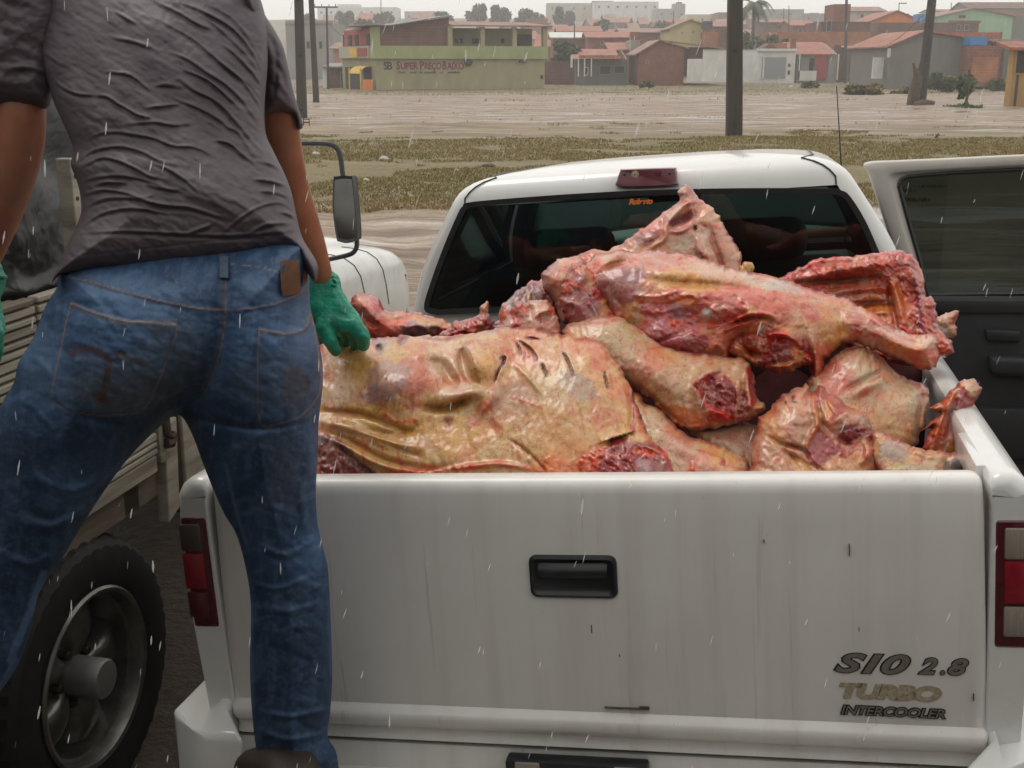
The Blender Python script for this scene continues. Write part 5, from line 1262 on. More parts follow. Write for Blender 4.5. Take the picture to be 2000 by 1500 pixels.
# --- shank lying behind it by the cab's left corner
beef('beef_shank', 'pink beef shank lying behind the yellow side, its knobbly end by the green glove', 'beef shank', zA([(285, 180), (330, 150), (335, 95), (380, 65), (450, 70), (520, 75), (580, 115), (640, 190), (700, 230), (900, 252), (1050, 265), (1180, 310), (1290, 350), (1330, 390), (1250, 470), (900, 520), (500, 500), (430, 380), (370, 250)]), PD(2.88, 0.02, -0.06, 760, 630), 0.06, 0.09,
     [('c', zA([(420, 130), (520, 260), (640, 330)]), 14, 0.018), ('c', zA([(400, 240), (500, 340), (600, 390)]), 7, -0.012), ('c', zA([(700, 330), (850, 320), (930, 270)]), 5, -0.006), ('b', 810, 642, 26, 13, -8, 0.012), ('c', zA([(860, 410), (960, 370), (1050, 400), (1090, 450)]), 4, 0.010), ('c', zA([(1080, 380), (1180, 380), (1210, 430)]), 4, 0.010), ('n', 12, 12, 0, 0.004)],
     [('e', 730, 600, 40, 24, 45, (0.37, 0.13, 0.115), 0.85), ('e', 690, 585, 20, 18, 0, (0.48, 0.22, 0.15), 0.7), ('e', 730, 640, 40, 14, 20, (0.38, 0.10, 0.07), 0.6), ('e', 815, 645, 34, 16, -5, (0.19, 0.12, 0.125), 0.9), ('e', 852, 640, 14, 12, 0, (0.2, 0.12, 0.12), 0.8), ('e', 800, 622, 60, 10, 5, CREAM, 0.6), ('l', zA([(740, 340), (850, 320), (930, 310)]), 3, ORA, 0.7), ('e', 850, 625, 50, 14, 12, YEL, 0.5)], PINK, 2.6, 4)

# --- neck end with a bone sticking up
beef('neck_piece', 'small dark red neck piece with a pale bone sticking up before the rear window', 'beef piece', zA([(1180, 470), (1260, 420), (1340, 340), (1430, 320), (1500, 305), (1560, 280), (1585, 250), (1590, 200), (1640, 160), (1668, 143), (1680, 165), (1672, 220), (1680, 270), (1710, 320), (1720, 360), (1700, 420), (1600, 480), (1400, 520), (1200, 510)]), PD(2.78, 0, -0.05, 910, 640), 0.045, 0.05,
     [('n', 14, 11, 20, 0.010), ('n', 30, 20, 50, 0.012), ('c', zA([(1330, 350), (1300, 400), (1280, 450)]), 5, 0.012)], [('o', zA([(1580, 290), (1590, 180), (1660, 130), (1690, 170), (1680, 280)]), 4, (0.48, 0.25, 0.14), 0.9), ('e', 905, 645, 26, 14, -10, (0.33, 0.05, 0.045), 0.7), ('l', zA([(1280, 450), (1340, 350), (1480, 310)]), 4, (0.38, 0.12, 0.09), 0.8), ('e', 950, 630, 12, 20, 0, PURP, 0.7)], (0.21, 0.04, 0.04), 2.2, 5)

# --- dark purple flank with the pink flap in front of it
beef('beef_flank', 'dark purple beef flank with an orange edge, behind the pink flap', 'beef piece', zD([(20, 1060), (75, 930), (85, 850), (150, 760), (230, 680), (330, 600), (440, 510), (550, 440), (600, 465), (680, 430), (760, 440), (840, 560), (900, 800), (900, 1000), (700, 1150), (200, 1150)]), PD(2.82, 0.01, -0.06, 1040, 600), 0.055, 0.08,
     [('c', zD([(440, 520), (300, 640), (200, 780)]), 5, 0.008), ('c', zD([(620, 500), (750, 660), (840, 800)]), 6, 0.010), ('n', 20, 14, 40, 0.005), ('b', 1032, 584, 4, 12, 10, 0.012)],
     [('e', 1030, 582, 40, 26, -30, (0.125, 0.042, 0.055), 0.9), ('e', 985, 610, 14, 22, 20, GREY, 0.6), ('e', 982, 615, 14, 16, 0, ORA, 0.8), ('l', zD([(440, 520), (540, 455)]), 4, (0.5, 0.22, 0.13), 0.8), ('l', zD([(600, 470), (680, 500), (700, 580)]), 6, (0.42, 0.14, 0.1), 0.8), ('l', zD([(470, 590), (500, 690), (460, 720)]), 4, (0.42, 0.28, 0.11), 0.85), ('l', zD([(740, 640), (800, 720), (850, 830)]), 7, (0.22, 0.13, 0.13), 0.8)], (0.17, 0.06, 0.06), 2.4, 6)
beef('meat_flap', 'folded pink flap of meat standing up in front of the purple flank', 'beef piece', zD([(30, 1075), (130, 1020), (220, 910), (265, 790), (320, 735), (410, 730), (500, 720), (600, 712), (700, 705), (745, 730), (790, 790), (815, 860), (850, 920), (890, 1000), (900, 1100), (870, 1200), (600, 1230), (250, 1180)]), PD(2.66, 0.0, -0.06, 1030, 620), 0.045, 0.07,
     [('c', zD([(430, 740), (500, 850), (450, 960)]), 8, -0.012), ('c', zD([(250, 850), (330, 800), (420, 800)]), 12, 0.012), ('c', zD([(620, 900), (720, 840), (790, 840)]), 6, 0.014), ('c', zD([(600, 960), (720, 900), (800, 900)]), 6, -0.010), ('n', 14, 8, -25, 0.004)],
     [('e', 1008, 615, 16, 22, 15, (0.44, 0.15, 0.13), 0.9), ('e', 1055, 598, 26, 12, 10, BONE, 0.6), ('e', 1010, 632, 14, 8, -30, (0.36, 0.07, 0.07), 0.8), ('e', 1075, 607, 10, 5, 20, ORA, 0.8), ('e', 1048, 618, 8, 8, 0, (0.3, 0.06, 0.05), 0.7), ('e', 1065, 635, 24, 12, -10, (0.36, 0.15, 0.12), 0.6), ('e', 1020, 645, 30, 6, 0, GREY, 0.5)], (0.45, 0.25, 0.19), 2.2, 7)

# --- pale rump between flap and forequarter
beef('beef_rump', 'pale cream rump wedged between the flap and the big red quarter', 'beef carcass', zD([(640, 440), (680, 340), (740, 250), (830, 190), (950, 150), (1060, 130), (1160, 140), (1230, 220), (1300, 420), (1250, 800), (1100, 1000), (930, 1000), (860, 850), (760, 640), (690, 560)]), PD(2.80, 0.0, -0.05, 1090, 560), 0.075, 0.085,
     [('n', 10, 26, 25, 0.003), ('b', 1085, 545, 30, 40, 10, 0.015)], [('e', 1068, 528, 14, 22, 40, (0.34, 0.19, 0.17), 0.7), ('e', 1100, 570, 24, 40, 10, BONE, 0.5), ('r', 8, (0.44, 0.2, 0.15), 0.6)], (0.53, 0.40, 0.27), 2.4, 8)

# --- upright triangular piece leaning at the rear window
tri_out = zF([(30, 760), (90, 720), (180, 690), (300, 690), (420, 650), (560, 560), (700, 460), (860, 340), (960, 270), (1010, 230), (1030, 180), (1025, 120), (1060, 80), (1100, 62), (1140, 80), (1190, 120), (1240, 200), (1290, 230), (1370, 300), (1430, 380), (1470, 470), (1540, 560), (1600, 660), (1635, 720), (1640, 850), (1660, 940), (1400, 1020), (900, 1000), (300, 980), (60, 900)])
beef('beef_quarter', 'pointed pink beef quarter leaning upright against the rear window, tip at the brake light', 'beef carcass', tri_out, PD(3.02, 0.0, -0.04, 1330, 480), 0.07, 0.12,
     [('c', zF([(1250, 220), (1100, 240), (960, 380), (900, 470), (890, 580), (720, 690)]), 5, 0.014), ('c', zF([(1170, 330), (1100, 370), (980, 420), (930, 460)]), 8, -0.022), ('c', zF([(940, 510), (1050, 510), (1160, 440)]), 4, 0.008), ('c', zF([(1180, 460), (1190, 500)]), 4, -0.012), ('c', zF([(1210, 560), (1240, 700), (1290, 770)]), 8, 0.014), ('c', zF([(1340, 480), (1370, 620), (1430, 760), (1470, 870)]), 6, -0.012), ('c', zF([(1400, 720), (1440, 820), (1470, 880)]), 4, -0.01),
      ('b', 1270, 460, 24, 14, -25, 0.012), ('c', zF([(1300, 250), (1300, 400), (1340, 480)]), 8, 0.012), ('c', zF([(600, 560), (800, 420), (960, 290)]), 6, 0.008), ('n', 14, 10, 30, 0.004), ('c', zF([(880, 350), (860, 420), (900, 460)]), 4, -0.006)],
     [('o', zF([(380, 660), (700, 450), (880, 340), (900, 470), (840, 600), (600, 690)]), 6, (0.36, 0.12, 0.09), 0.75), ('e', 1260, 468, 26, 17, -25, (0.27, 0.115, 0.11), 0.8), ('l', zF([(560, 560), (800, 400), (980, 280)]), 5, ORA, 0.6), ('l', zF([(1250, 220), (1100, 240), (970, 370), (910, 450), (890, 570), (730, 690)]), 5, (0.5, 0.25, 0.15), 0.85), ('l', zF([(1170, 330), (1090, 390), (960, 430)]), 9, (0.14, 0.04, 0.05), 0.85), ('e', 1325, 445, 24, 8, -15, (0.38, 0.16, 0.16), 0.6),
      ('e', 1330, 475, 32, 16, 5, (0.44, 0.35, 0.26), 0.8), ('l', zF([(1180, 450), (1195, 510)]), 4, DARK, 0.8), ('e', 1375, 490, 10, 40, -10, BONE, 0.6), ('l', zF([(1220, 590), (1260, 720), (1310, 770)]), 7, (0.40, 0.13, 0.12), 0.85), ('l', zF([(1350, 480), (1380, 640), (1440, 780), (1470, 880)]), 5, (0.33, 0.09, 0.08), 0.7), ('e', 1410, 480, 26, 60, -20, (0.46, 0.22, 0.16), 0.7), ('e', 1393, 443, 12, 6, 0, (0.42, 0.12, 0.08), 0.8), ('e', 1340, 385, 16, 20, 0, (0.44, 0.21, 0.18), 0.8), ('l', zF([(1000, 235), (1120, 225), (1250, 215)]), 4, (0.4, 0.12, 0.1), 0.7), ('e', 1150, 505, 40, 12, 0, ORA, 0.6)], (0.47, 0.29, 0.21), 2.5, 9)
beef('fat_lump', 'small yellow lump of fat beside the upright quarter by the window', 'beef fat', [(1445, 520), (1455, 513), (1470, 515), (1473, 530), (1468, 545), (1450, 548), (1440, 540)], PD(2.93, 0, 0, 1455, 530), 0.025, 0.025, [('n', 8, 8, 0, 0.004)], [], (0.48, 0.33, 0.11), 2.2, 10)

# --- rib cage at the right, seen from inside
rib_out = [(1500, 560), (1526, 542), (1560, 522), (1600, 506), (1640, 500), (1660, 502), (1700, 494), (1740, 490), (1770, 493), (1786, 503), (1800, 525), (1806, 552), (1808, 575), (1822, 585), (1830, 605), (1832, 640), (1848, 655), (1862, 672), (1862, 690), (1850, 697), (1832, 700), (1815, 715), (1700, 700), (1600, 640)]
beef('rib_cage', 'orange red rib cage seen from inside, propped against the open door side', 'beef carcass', rib_out, PD(2.90, -0.03, -0.05, 1700, 590), 0.05, 0.05,
     [('b', 1660, 570, 90, 45, 8, -0.05), ('c', [(1540, 556), (1640, 548), (1720, 540)], 6, -0.016), ('c', [(1560, 545), (1640, 528), (1740, 515)], 7, 0.012), ('c', [(1600, 575), (1680, 565), (1740, 562)], 7, 0.012), ('c', [(1640, 600), (1700, 592), (1740, 592)], 6, -0.016), ('c', [(1660, 618), (1720, 610), (1750, 612)], 6, 0.010), ('c', [(1715, 520), (1745, 560), (1762, 620), (1770, 650)], 8, 0.016), ('c', [(1735, 545), (1740, 590), (1752, 640)], 5, -0.014), ('c', [(1770, 510), (1790, 560), (1800, 620), (1815, 680)], 7, 0.016), ('c', [(1780, 540), (1795, 600), (1805, 660)], 5, -0.010), ('c', [(1840, 660), (1855, 680), (1840, 695)], 6, 0.015)],
     [('l', [(1530, 545), (1600, 508), (1700, 496), (1780, 500)], 5, (0.40, 0.05, 0.04), 0.85), ('l', [(1560, 552), (1650, 546), (1722, 536)], 7, (0.16, 0.06, 0.03), 0.85), ('l', [(1620, 605), (1700, 595), (1735, 592)], 7, (0.10, 0.03, 0.02), 0.85), ('e', 1640, 575, 90, 14, -3, (0.36, 0.10, 0.03), 0.6), ('l', [(1735, 530), (1742, 590), (1756, 640)], 5, (0.16, 0.03, 0.03), 0.8), ('e', 1755, 580, 16, 50, -12, (0.38, 0.14, 0.05), 0.6), ('l', [(1780, 510), (1790, 560), (1797, 620), (1806, 680)], 7, (0.20, 0.05, 0.075), 0.85), ('e', 1828, 630, 8, 30, -5, (0.24, 0.05, 0.07), 0.7), ('e', 1848, 685, 14, 10, 0, (0.42, 0.11, 0.05), 0.9), ('l', [(1600, 520), (1720, 505)], 4, (0.45, 0.20, 0.12), 0.5), ('e', 1800, 530, 12, 26, -15, (0.46, 0.17, 0.09), 0.7), ('g', 18, 50, 10, 0.1, (0.22, 0.05, 0.03), 0.5)], (0.34, 0.085, 0.035), 2.4, 11)
beef('shank_bone', 'knobbly pale leg bone end poking out to the right past the rib cage', 'beef bone', [(1808, 640), (1822, 622), (1845, 612), (1862, 606), (1874, 608), (1870, 622), (1865, 632), (1872, 648), (1862, 660), (1848, 664), (1825, 680), (1800, 670)], PD(3.0, 0, 0, 1840, 640), 0.035, 0.035, [('n', 12, 10, 20, 0.006)], [('e', 1838, 648, 12, 14, 0, GREY, 0.8), ('e', 1866, 625, 8, 18, 0, (0.5, 0.19, 0.12), 0.8), ('r', 5, (0.45, 0.2, 0.13), 0.6)], (0.47, 0.29, 0.19), 2.2, 12)

# --- purple red side under the forequarter's left end
beef('beef_carcass', 'purple red beef piece tucked under the left end of the big quarter', 'beef carcass', zD([(900, 650), (930, 480), (990, 320), (1060, 230), (1150, 205), (1230, 260), (1400, 500), (1600, 900), (1620, 1080), (1300, 1150), (1050, 1080), (940, 880), (905, 760)]), PD(2.70, 0.02, -0.04, 1130, 590), 0.06, 0.08,
     [('c', zD([(1200, 240), (1180, 420), (1060, 560)]), 8, 0.010), ('c', zD([(930, 760), (1040, 740), (1150, 800)]), 6, 0.010), ('n', 12, 20, 30, 0.004), ('c', zD([(1250, 700), (1350, 850), (1400, 1000)]), 5, 0.008)],
     [('e', 1130, 555, 16, 20, 0, (0.22, 0.11, 0.125), 0.8), ('e', 1125, 562, 30, 14, 20, ORA, 0.5), ('e', 1130, 600, 40, 34, 30, (0.19, 0.07, 0.08), 0.8), ('l', zD([(1290, 820), (1370, 950), (1420, 1020)]), 6, (0.30, 0.22, 0.22), 0.7), ('l', zD([(1350, 760), (1440, 900), (1500, 990)]), 4, (0.34, 0.25, 0.24), 0.6)], (0.27, 0.07, 0.07), 2.4, 13)

# --- forequarter on top of the heap
fore = [(1112, 565), (1132, 535), (1140, 520), (1160, 500), (1185, 493), (1215, 489), (1240, 494), (1265, 490), (1300, 490), (1340, 496), (1380, 508), (1420, 522), (1460, 530), (1500, 538), (1540, 548), (1580, 562), (1620, 574), (1660, 588), (1690, 603), (1720, 622), (1750, 640), (1780, 652), (1800, 656), (1822, 655), (1833, 668), (1834, 690), (1830, 712), (1815, 724), (1790, 718), (1760, 706), (1720, 690), (1690, 676), (1665, 668), (1640, 678), (1615, 700), (1605, 725), (1597, 745), (1585, 735), (1578, 705), (1560, 718), (1535, 722), (1500, 720), (1470, 705), (1440, 708), (1420, 716), (1385, 714), (1340, 708), (1300, 704), (1265, 692), (1238, 680), (1230, 655), (1212, 640), (1192, 628), (1185, 605), (1165, 590), (1140, 580)]
f = [('b', 1330, 570, 140, 50, 12, 0.03), ('b', 1500, 600, 100, 50, 15, 0.02), ('c', zF([(260, 880), (360, 760), (450, 710), (560, 720)]), 12, 0.014), ('c', zF([(270, 890), (400, 830), (540, 800)]), 5, -0.012), ('c', zF([(560, 720), (620, 800), (660, 880), (640, 980)]), 6, -0.008), ('c', zF([(700, 960), (900, 1010), (1200, 1030), (1600, 1060), (1900, 1130)]), 8, -0.010), ('c', zF([(600, 900), (900, 900), (1300, 930), (1700, 1010)]), 14, 0.012),
     ('b', 1290, 655, 36, 26, 10, 0.020), ('b', 1350, 665, 40, 22, -15, 0.016), ('c', zI([(380, 200), (560, 120), (700, 70), (760, 70)]), 4, -0.010), ('c', zF([(1100, 1130), (1180, 1130), (1190, 1190), (1120, 1240)]), 5, 0.010), ('b', 1376, 615, 12, 10, 0, 0.010), ('b', 1397, 607, 11, 9, 0, 0.010), ('b', 1420, 603, 10, 8, 0, 0.008), ('b', 1462, 605, 12, 9, 0, 0.010),
     ('c', zF([(1500, 1420), (1700, 1320), (1900, 1320), (2000, 1380)]), 4, 0.010), ('c', zF([(1450, 1480), (1640, 1370), (1850, 1350), (1990, 1420)]), 4, -0.010), ('c', zF([(1430, 1500), (1600, 1430), (1760, 1400)]), 4, 0.008), ('c', zF([(1300, 1430), (1500, 1380), (1700, 1300)]), 4, -0.008),
     ('b', 1450, 680, 30, 26, 0, -0.03), ('b', 1530, 682, 36, 26, 10, 0.020), ('c', [(1488, 660), (1510, 652), (1540, 655), (1570, 680)], 6, 0.018), ('c', [(1455, 668), (1470, 680), (1495, 682)], 6, 0.016), ('c', [(1500, 700), (1530, 712), (1565, 705)], 5, 0.012), ('n', 16, 12, 10, 0.003), ('c', [(1580, 640), (1590, 680), (1598, 730)], 8, 0.014),
     ('c', [(1690, 600), (1720, 640), (1760, 670), (1800, 690)], 14, 0.020), ('c', [(1700, 628), (1750, 655), (1800, 672)], 4, -0.006), ('c', [(1650, 590), (1640, 620), (1650, 660)], 10, -0.012), ('b', 1805, 675, 16, 16, 0, 0.014), ('c', [(1240, 600), (1280, 610), (1330, 600)], 4, 0.004), ('c', [(1235, 588), (1290, 596), (1350, 580)], 4, -0.004), ('c', [(1230, 575), (1280, 580), (1330, 566)], 3, 0.004),
     ('c', [(1380, 690), (1400, 672), (1418, 690), (1410, 705)], 6, 0.012), ('c', [(1205, 640), (1215, 600), (1200, 580)], 6, -0.008)]
p = [('e', 1200, 560, 60, 40, -10, (0.25, 0.12, 0.12), 0.75), ('e', 1240, 535, 30, 16, -20, (0.20, 0.10, 0.115), 0.7), ('e', 1200, 502, 34, 10, -12, (0.50, 0.27, 0.17), 0.9), ('e', 1155, 530, 18, 30, 30, ORA, 0.75), ('e', 1280, 510, 40, 12, 5, (0.46, 0.23, 0.17), 0.7), ('e', 1330, 548, 70, 18, 5, YEL, 0.65), ('e', 1430, 540, 100, 16, 12, CREAM, 0.75), ('e', 1510, 555, 60, 12, 14, (0.47, 0.40, 0.32), 0.7), ('e', 1520, 556, 16, 6, 10, GREY, 0.6),
     ('e', 1300, 640, 70, 45, 10, (0.31, 0.095, 0.10), 0.85), ('e', 1290, 655, 34, 26, 10, (0.29, 0.10, 0.11), 0.8), ('e', 1350, 668, 36, 18, -15, (0.26, 0.075, 0.09), 0.8), ('e', 1400, 600, 90, 26, 8, (0.38, 0.115, 0.10), 0.85), ('e', 1500, 600, 80, 22, 10, (0.40, 0.14, 0.12), 0.7), ('e', 1345, 588, 18, 9, -20, (0.48, 0.20, 0.10), 0.85), ('e', 1330, 606, 22, 10, -15, (0.20, 0.12, 0.13), 0.75), ('e', 1376, 616, 11, 9, 0, (0.42, 0.36, 0.33), 0.9), ('e', 1400, 607, 7, 5, 0, (0.44, 0.33, 0.28), 0.8), ('e', 1464, 606, 12, 9, 0, (0.46, 0.27, 0.10), 0.8), ('e', 1320, 630, 14, 10, 0, ORA, 0.6),
     ('l', zF([(1320, 1440), (1560, 1370), (1800, 1320)]), 5, (0.40, 0.06, 0.05), 0.7), ('l', zF([(1480, 1480), (1640, 1400), (1800, 1370)]), 4, (0.30, 0.04, 0.04), 0.8), ('l', [(1240, 680), (1290, 700), (1340, 706), (1380, 690)], 9, (0.48, 0.25, 0.12), 0.85), ('e', 1400, 686, 20, 14, -20, (0.48, 0.26, 0.19), 0.85), ('e', 1230, 615, 26, 26, 0, (0.44, 0.29, 0.14), 0.6),
     ('o', [(1425, 690), (1440, 660), (1475, 645), (1520, 640), (1565, 655), (1592, 690), (1600, 740), (1580, 735), (1560, 725), (1470, 720), (1440, 712)], 6, (0.22, 0.020, 0.020), 0.97), ('e', 1460, 662, 20, 12, 0, (0.13, 0.025, 0.03), 0.7), ('e', 1530, 685, 26, 20, 0, (0.13, 0.045, 0.045), 0.8), ('l', [(1495, 672), (1510, 655), (1535, 652)], 6, (0.46, 0.065, 0.04), 0.9), ('l', [(1450, 668), (1470, 682), (1492, 684)], 5, (0.34, 0.03, 0.025), 0.9), ('l', [(1505, 712), (1535, 716), (1565, 705)], 5, (0.40, 0.13, 0.08), 0.8), ('e', 1555, 680, 8, 12, 20, (0.46, 0.15, 0.10), 0.7), ('e', 1503, 708, 7, 9, 0, (0.5, 0.26, 0.17), 0.85),
     ('e', 1590, 620, 50, 50, 0, (0.45, 0.26, 0.15), 0.6), ('e', 1625, 645, 30, 35, 0, YEL, 0.6), ('e', 1580, 605, 26, 14, 45, (0.36, 0.11, 0.10), 0.7), ('e', 1660, 610, 26, 30, 30, CREAM, 0.5), ('e', 1690, 640, 40, 16, 38, (0.33, 0.12, 0.11), 0.7), ('e', 1740, 650, 60, 12, 25, (0.44, 0.25, 0.19), 0.6), ('l', [(1700, 622), (1750, 652), (1800, 672)], 3, (0.33, 0.08, 0.07), 0.7), ('e', 1805, 668, 20, 14, 10, BONE, 0.75), ('e', 1790, 700, 50, 14, 22, (0.43, 0.18, 0.14), 0.7), ('e', 1720, 680, 50, 9, 22, (0.34, 0.2, 0.14), 0.5), ('r', 4, (0.45, 0.15, 0.08), 0.5)]
beef('beef_forequarter', 'big red and cream forequarter on top of the heap, its leg reaching the right rail', 'beef carcass', fore, PD(2.70, -0.012, -0.06, 1450, 620), 0.10, 0.13, f, p, (0.45, 0.19, 0.14), 2.5, 14)

fq = [o for o in COL.objects if o.name.startswith('beef_forequarter')][0]
beef('cut_neck', None, None, [(1425, 690), (1432, 664), (1450, 648), (1480, 640), (1515, 634), (1550, 640), (1575, 655), (1590, 680), (1598, 706), (1590, 716), (1572, 712), (1556, 722), (1530, 730), (1500, 724), (1478, 716), (1455, 706)], PD(2.61, 0, -0.04, 1510, 690), 0.055, 0.06,
     [('c', [(1490, 668), (1512, 652), (1545, 655), (1565, 680)], 6, 0.018), ('c', [(1450, 672), (1470, 690), (1500, 694)], 7, -0.020), ('b', 1535, 692, 22, 18, 0, 0.016), ('c', [(1495, 712), (1530, 716), (1562, 704)], 5, 0.012), ('n', 14, 10, 30, 0.010), ('b', 1465, 660, 14, 10, 0, 0.012)],
     [('e', 1462, 664, 20, 12, 0, (0.12, 0.02, 0.025), 0.8), ('e', 1530, 690, 24, 18, 0, (0.11, 0.035, 0.04), 0.8), ('l', [(1490, 672), (1510, 654), (1540, 652)], 6, (0.46, 0.065, 0.04), 0.9), ('l', [(1448, 672), (1470, 686), (1495, 690)], 5, (0.30, 0.025, 0.02), 0.9), ('l', [(1500, 716), (1530, 718), (1562, 706)], 5, (0.42, 0.13, 0.08), 0.85), ('e', 1556, 682, 8, 12, 20, (0.46, 0.16, 0.10), 0.8), ('e', 1503, 714, 7, 8, 0, (0.52, 0.28, 0.18), 0.9), ('e', 1580, 690, 8, 24, -10, (0.34, 0.04, 0.03), 0.8)], (0.20, 0.022, 0.022), 2.0, 27, warp=9, parent=fq)

# --- rolled flank under it, cut red end to the front
roll = [(1100, 640), (1130, 628), (1190, 615), (1240, 635), (1300, 676), (1400, 695), (1450, 700), (1470, 722), (1476, 745), (1478, 775), (1495, 790), (1493, 802), (1470, 818), (1445, 826), (1420, 830), (1390, 838), (1360, 841), (1330, 838), (1310, 822), (1290, 800), (1270, 782), (1245, 764), (1215, 745), (1170, 725), (1120, 700), (1098, 668)]
f = [('c', zI([(280, 600), (450, 720), (620, 900), (780, 985), (960, 960)]), 5, 0.012), ('c', zI([(300, 580), (470, 690), (640, 860), (780, 950)]), 5, -0.010), ('c', zI([(1150, 380), (960, 470), (900, 580), (930, 720), (980, 790)]), 10, 0.022), ('b', 1425, 765, 30, 36, 0, -0.022), ('b', 1420, 760, 22, 24, 0, 0.02), ('c', zI([(1400, 400), (1400, 560), (1420, 720), (1440, 830)]), 6, 0.020), ('c', zI([(1320, 500), (1300, 700), (1280, 850)]), 4, 0.010), ('c', zI([(1000, 830), (1120, 830), (1180, 880)]), 7, 0.014), ('c', zI([(1480, 680), (1560, 740), (1500, 830)]), 5, 0.012), ('n', 12, 12, 0, 0.003), ('b', 1290, 740, 80, 30, 30, 0.015)]
p = [('e', 1220, 670, 50, 40, 30, (0.40, 0.30, 0.16), 0.7), ('e', 1330, 760, 60, 50, 20, (0.46, 0.32, 0.19), 0.6), ('e', 1330, 815, 60, 20, 25, (0.44, 0.17, 0.09), 0.7), ('e', 1380, 780, 20, 40, 0, (0.46, 0.20, 0.12), 0.5), ('o', zI([(1150, 380), (1000, 440), (900, 540), (890, 640), (930, 750), (990, 800), (1030, 640), (1080, 500), (1180, 400)]), 4, (0.25, 0.04, 0.045), 0.95), ('o', zI([(1040, 500), (1180, 470), (1300, 540), (1400, 560), (1430, 760), (1330, 880), (1180, 900), (1000, 800), (1000, 640)]), 4, (0.19, 0.03, 0.038), 0.95), ('o', zI([(1130, 430), (1260, 400), (1400, 400), (1390, 540), (1300, 540), (1180, 470)]), 4, (0.46, 0.24, 0.13), 0.9), ('l', zI([(1410, 410), (1440, 560), (1460, 700), (1400, 800)]), 8, (0.24, 0.03, 0.035), 0.95), ('l', zI([(1320, 560), (1310, 720), (1290, 800), (1300, 930)]), 4, (0.5, 0.27, 0.16), 0.9), ('e', 1400, 808, 24, 12, -10, (0.45, 0.08, 0.04), 0.85), ('e', 1490, 792, 10, 14, 0, (0.42, 0.26, 0.13), 0.85), ('l', zI([(990, 650), (1010, 760)]), 5, (0.45, 0.09, 0.05), 0.8), ('l', zI([(520, 800), (700, 960), (850, 1000)]), 3, (0.5, 0.33, 0.16), 0.8), ('e', 1435, 815, 24, 8, 0, (0.38, 0.07, 0.05), 0.7)]
beef('beef_flank', 'rolled beef flank in the middle with a round dark red cut end', 'beef carcass', roll, PD(2.56, 0.0, -0.06, 1330, 760), 0.075, 0.09, f, p, (0.47, 0.31, 0.20), 2.4, 15)

# --- pale legs lying in front
beef('beef_hindquarter', 'smooth pale beef leg sloping down to the tailgate right of the big yellow side', 'beef carcass', [(1235, 770), (1260, 785), (1290, 800), (1320, 830), (1345, 850), (1375, 860), (1410, 872), (1440, 888), (1462, 905), (1480, 940), (1470, 1000), (1250, 1000), (1220, 880)], PD(2.45, 0.0, -0.07, 1350, 890), 0.08, 0.10,
     [('c', [(1270, 810), (1330, 870), (1420, 920)], 20, 0.012), ('c', [(1355, 900), (1348, 930)], 4, 0.005)], [('e', 1320, 880, 40, 30, 30, (0.46, 0.26, 0.2), 0.5), ('e', 1350, 915, 10, 20, 10, ORA, 0.45), ('e', 1300, 910, 40, 30, 0, BONE, 0.45), ('e', 1420, 905, 30, 16, 30, YEL, 0.35), ('e', 1415, 900, 4, 6, 0, RED, 0.8), ('e', 1416, 912, 3, 3, 0, RED, 0.7)], (0.50, 0.37, 0.25), 2.6, 16)
beef('beef_hindquarter', 'tan beef leg showing in the dark gap under the rolled flank', 'beef carcass', [(1340, 838), (1400, 830), (1450, 822), (1500, 845), (1530, 880), (1560, 920), (1560, 1000), (1430, 1000), (1400, 900)], PD(2.52, 0.0, -0.07, 1450, 890), 0.06, 0.09, [('n', 30, 20, 40, 0.005), ('c', [(1455, 895), (1475, 920), (1490, 940)], 3, -0.006)], [('e', 1450, 860, 50, 20, 30, (0.38, 0.21, 0.15), 0.7), ('e', 1480, 910, 30, 20, 20, (0.48, 0.30, 0.18), 0.5)], (0.45, 0.30, 0.19), 2.6, 17)

# --- shoulder with a cut face, right of centre against the tailgate
sh = zK([(0, 830), (30, 770), (110, 700), (220, 590), (340, 530), (430, 490), (470, 560), (560, 500), (600, 560), (700, 600), (800, 690), (860, 700), (950, 750), (990, 840), (1020, 930), (1090, 950), (1160, 990), (1210, 1010), (1190, 1080), (1120, 1150), (1060, 1230), (1040, 1300), (1000, 1500), (200, 1500), (-120, 1420), (-60, 1200), (-40, 1000)])
f = [('c', zK([(470, 560), (490, 700), (520, 820), (470, 920), (410, 1040)]), 5, 0.016), ('c', zK([(500, 580), (530, 720), (560, 830), (660, 960), (720, 1010)]), 6, -0.018), ('b', 1660, 815, 38, 26, -20, 0.030), ('c', zK([(620, 850), (740, 750), (860, 710), (960, 760)]), 8, 0.014), ('c', zK([(680, 960), (800, 990), (930, 920), (1010, 900)]), 7, -0.020), ('c', zK([(700, 900), (780, 870), (850, 860)]), 3, -0.006), ('c', zK([(780, 1010), (900, 940), (1000, 940), (1040, 1000)]), 7, 0.018), ('c', zK([(520, 840), (640, 940), (740, 1030)]), 5, 0.014), ('c', zK([(900, 950), (960, 1080), (880, 1200)]), 7, 0.012), ('c', zK([(60, 930), (220, 1010), (400, 1060), (470, 1180), (600, 1260)]), 4, -0.012), ('c', zK([(170, 1030), (300, 1120), (400, 1240)]), 4, -0.008), ('c', zK([(280, 1100), (420, 1180), (520, 1280)]), 4, -0.008), ('n', 14, 11, 30, 0.004), ('b', 1550, 800, 50, 60, 20, 0.02), ('c', zK([(590, 600), (640, 680), (690, 760)]), 5, 0.010), ('n', 10, 8, 60, 0.002)]
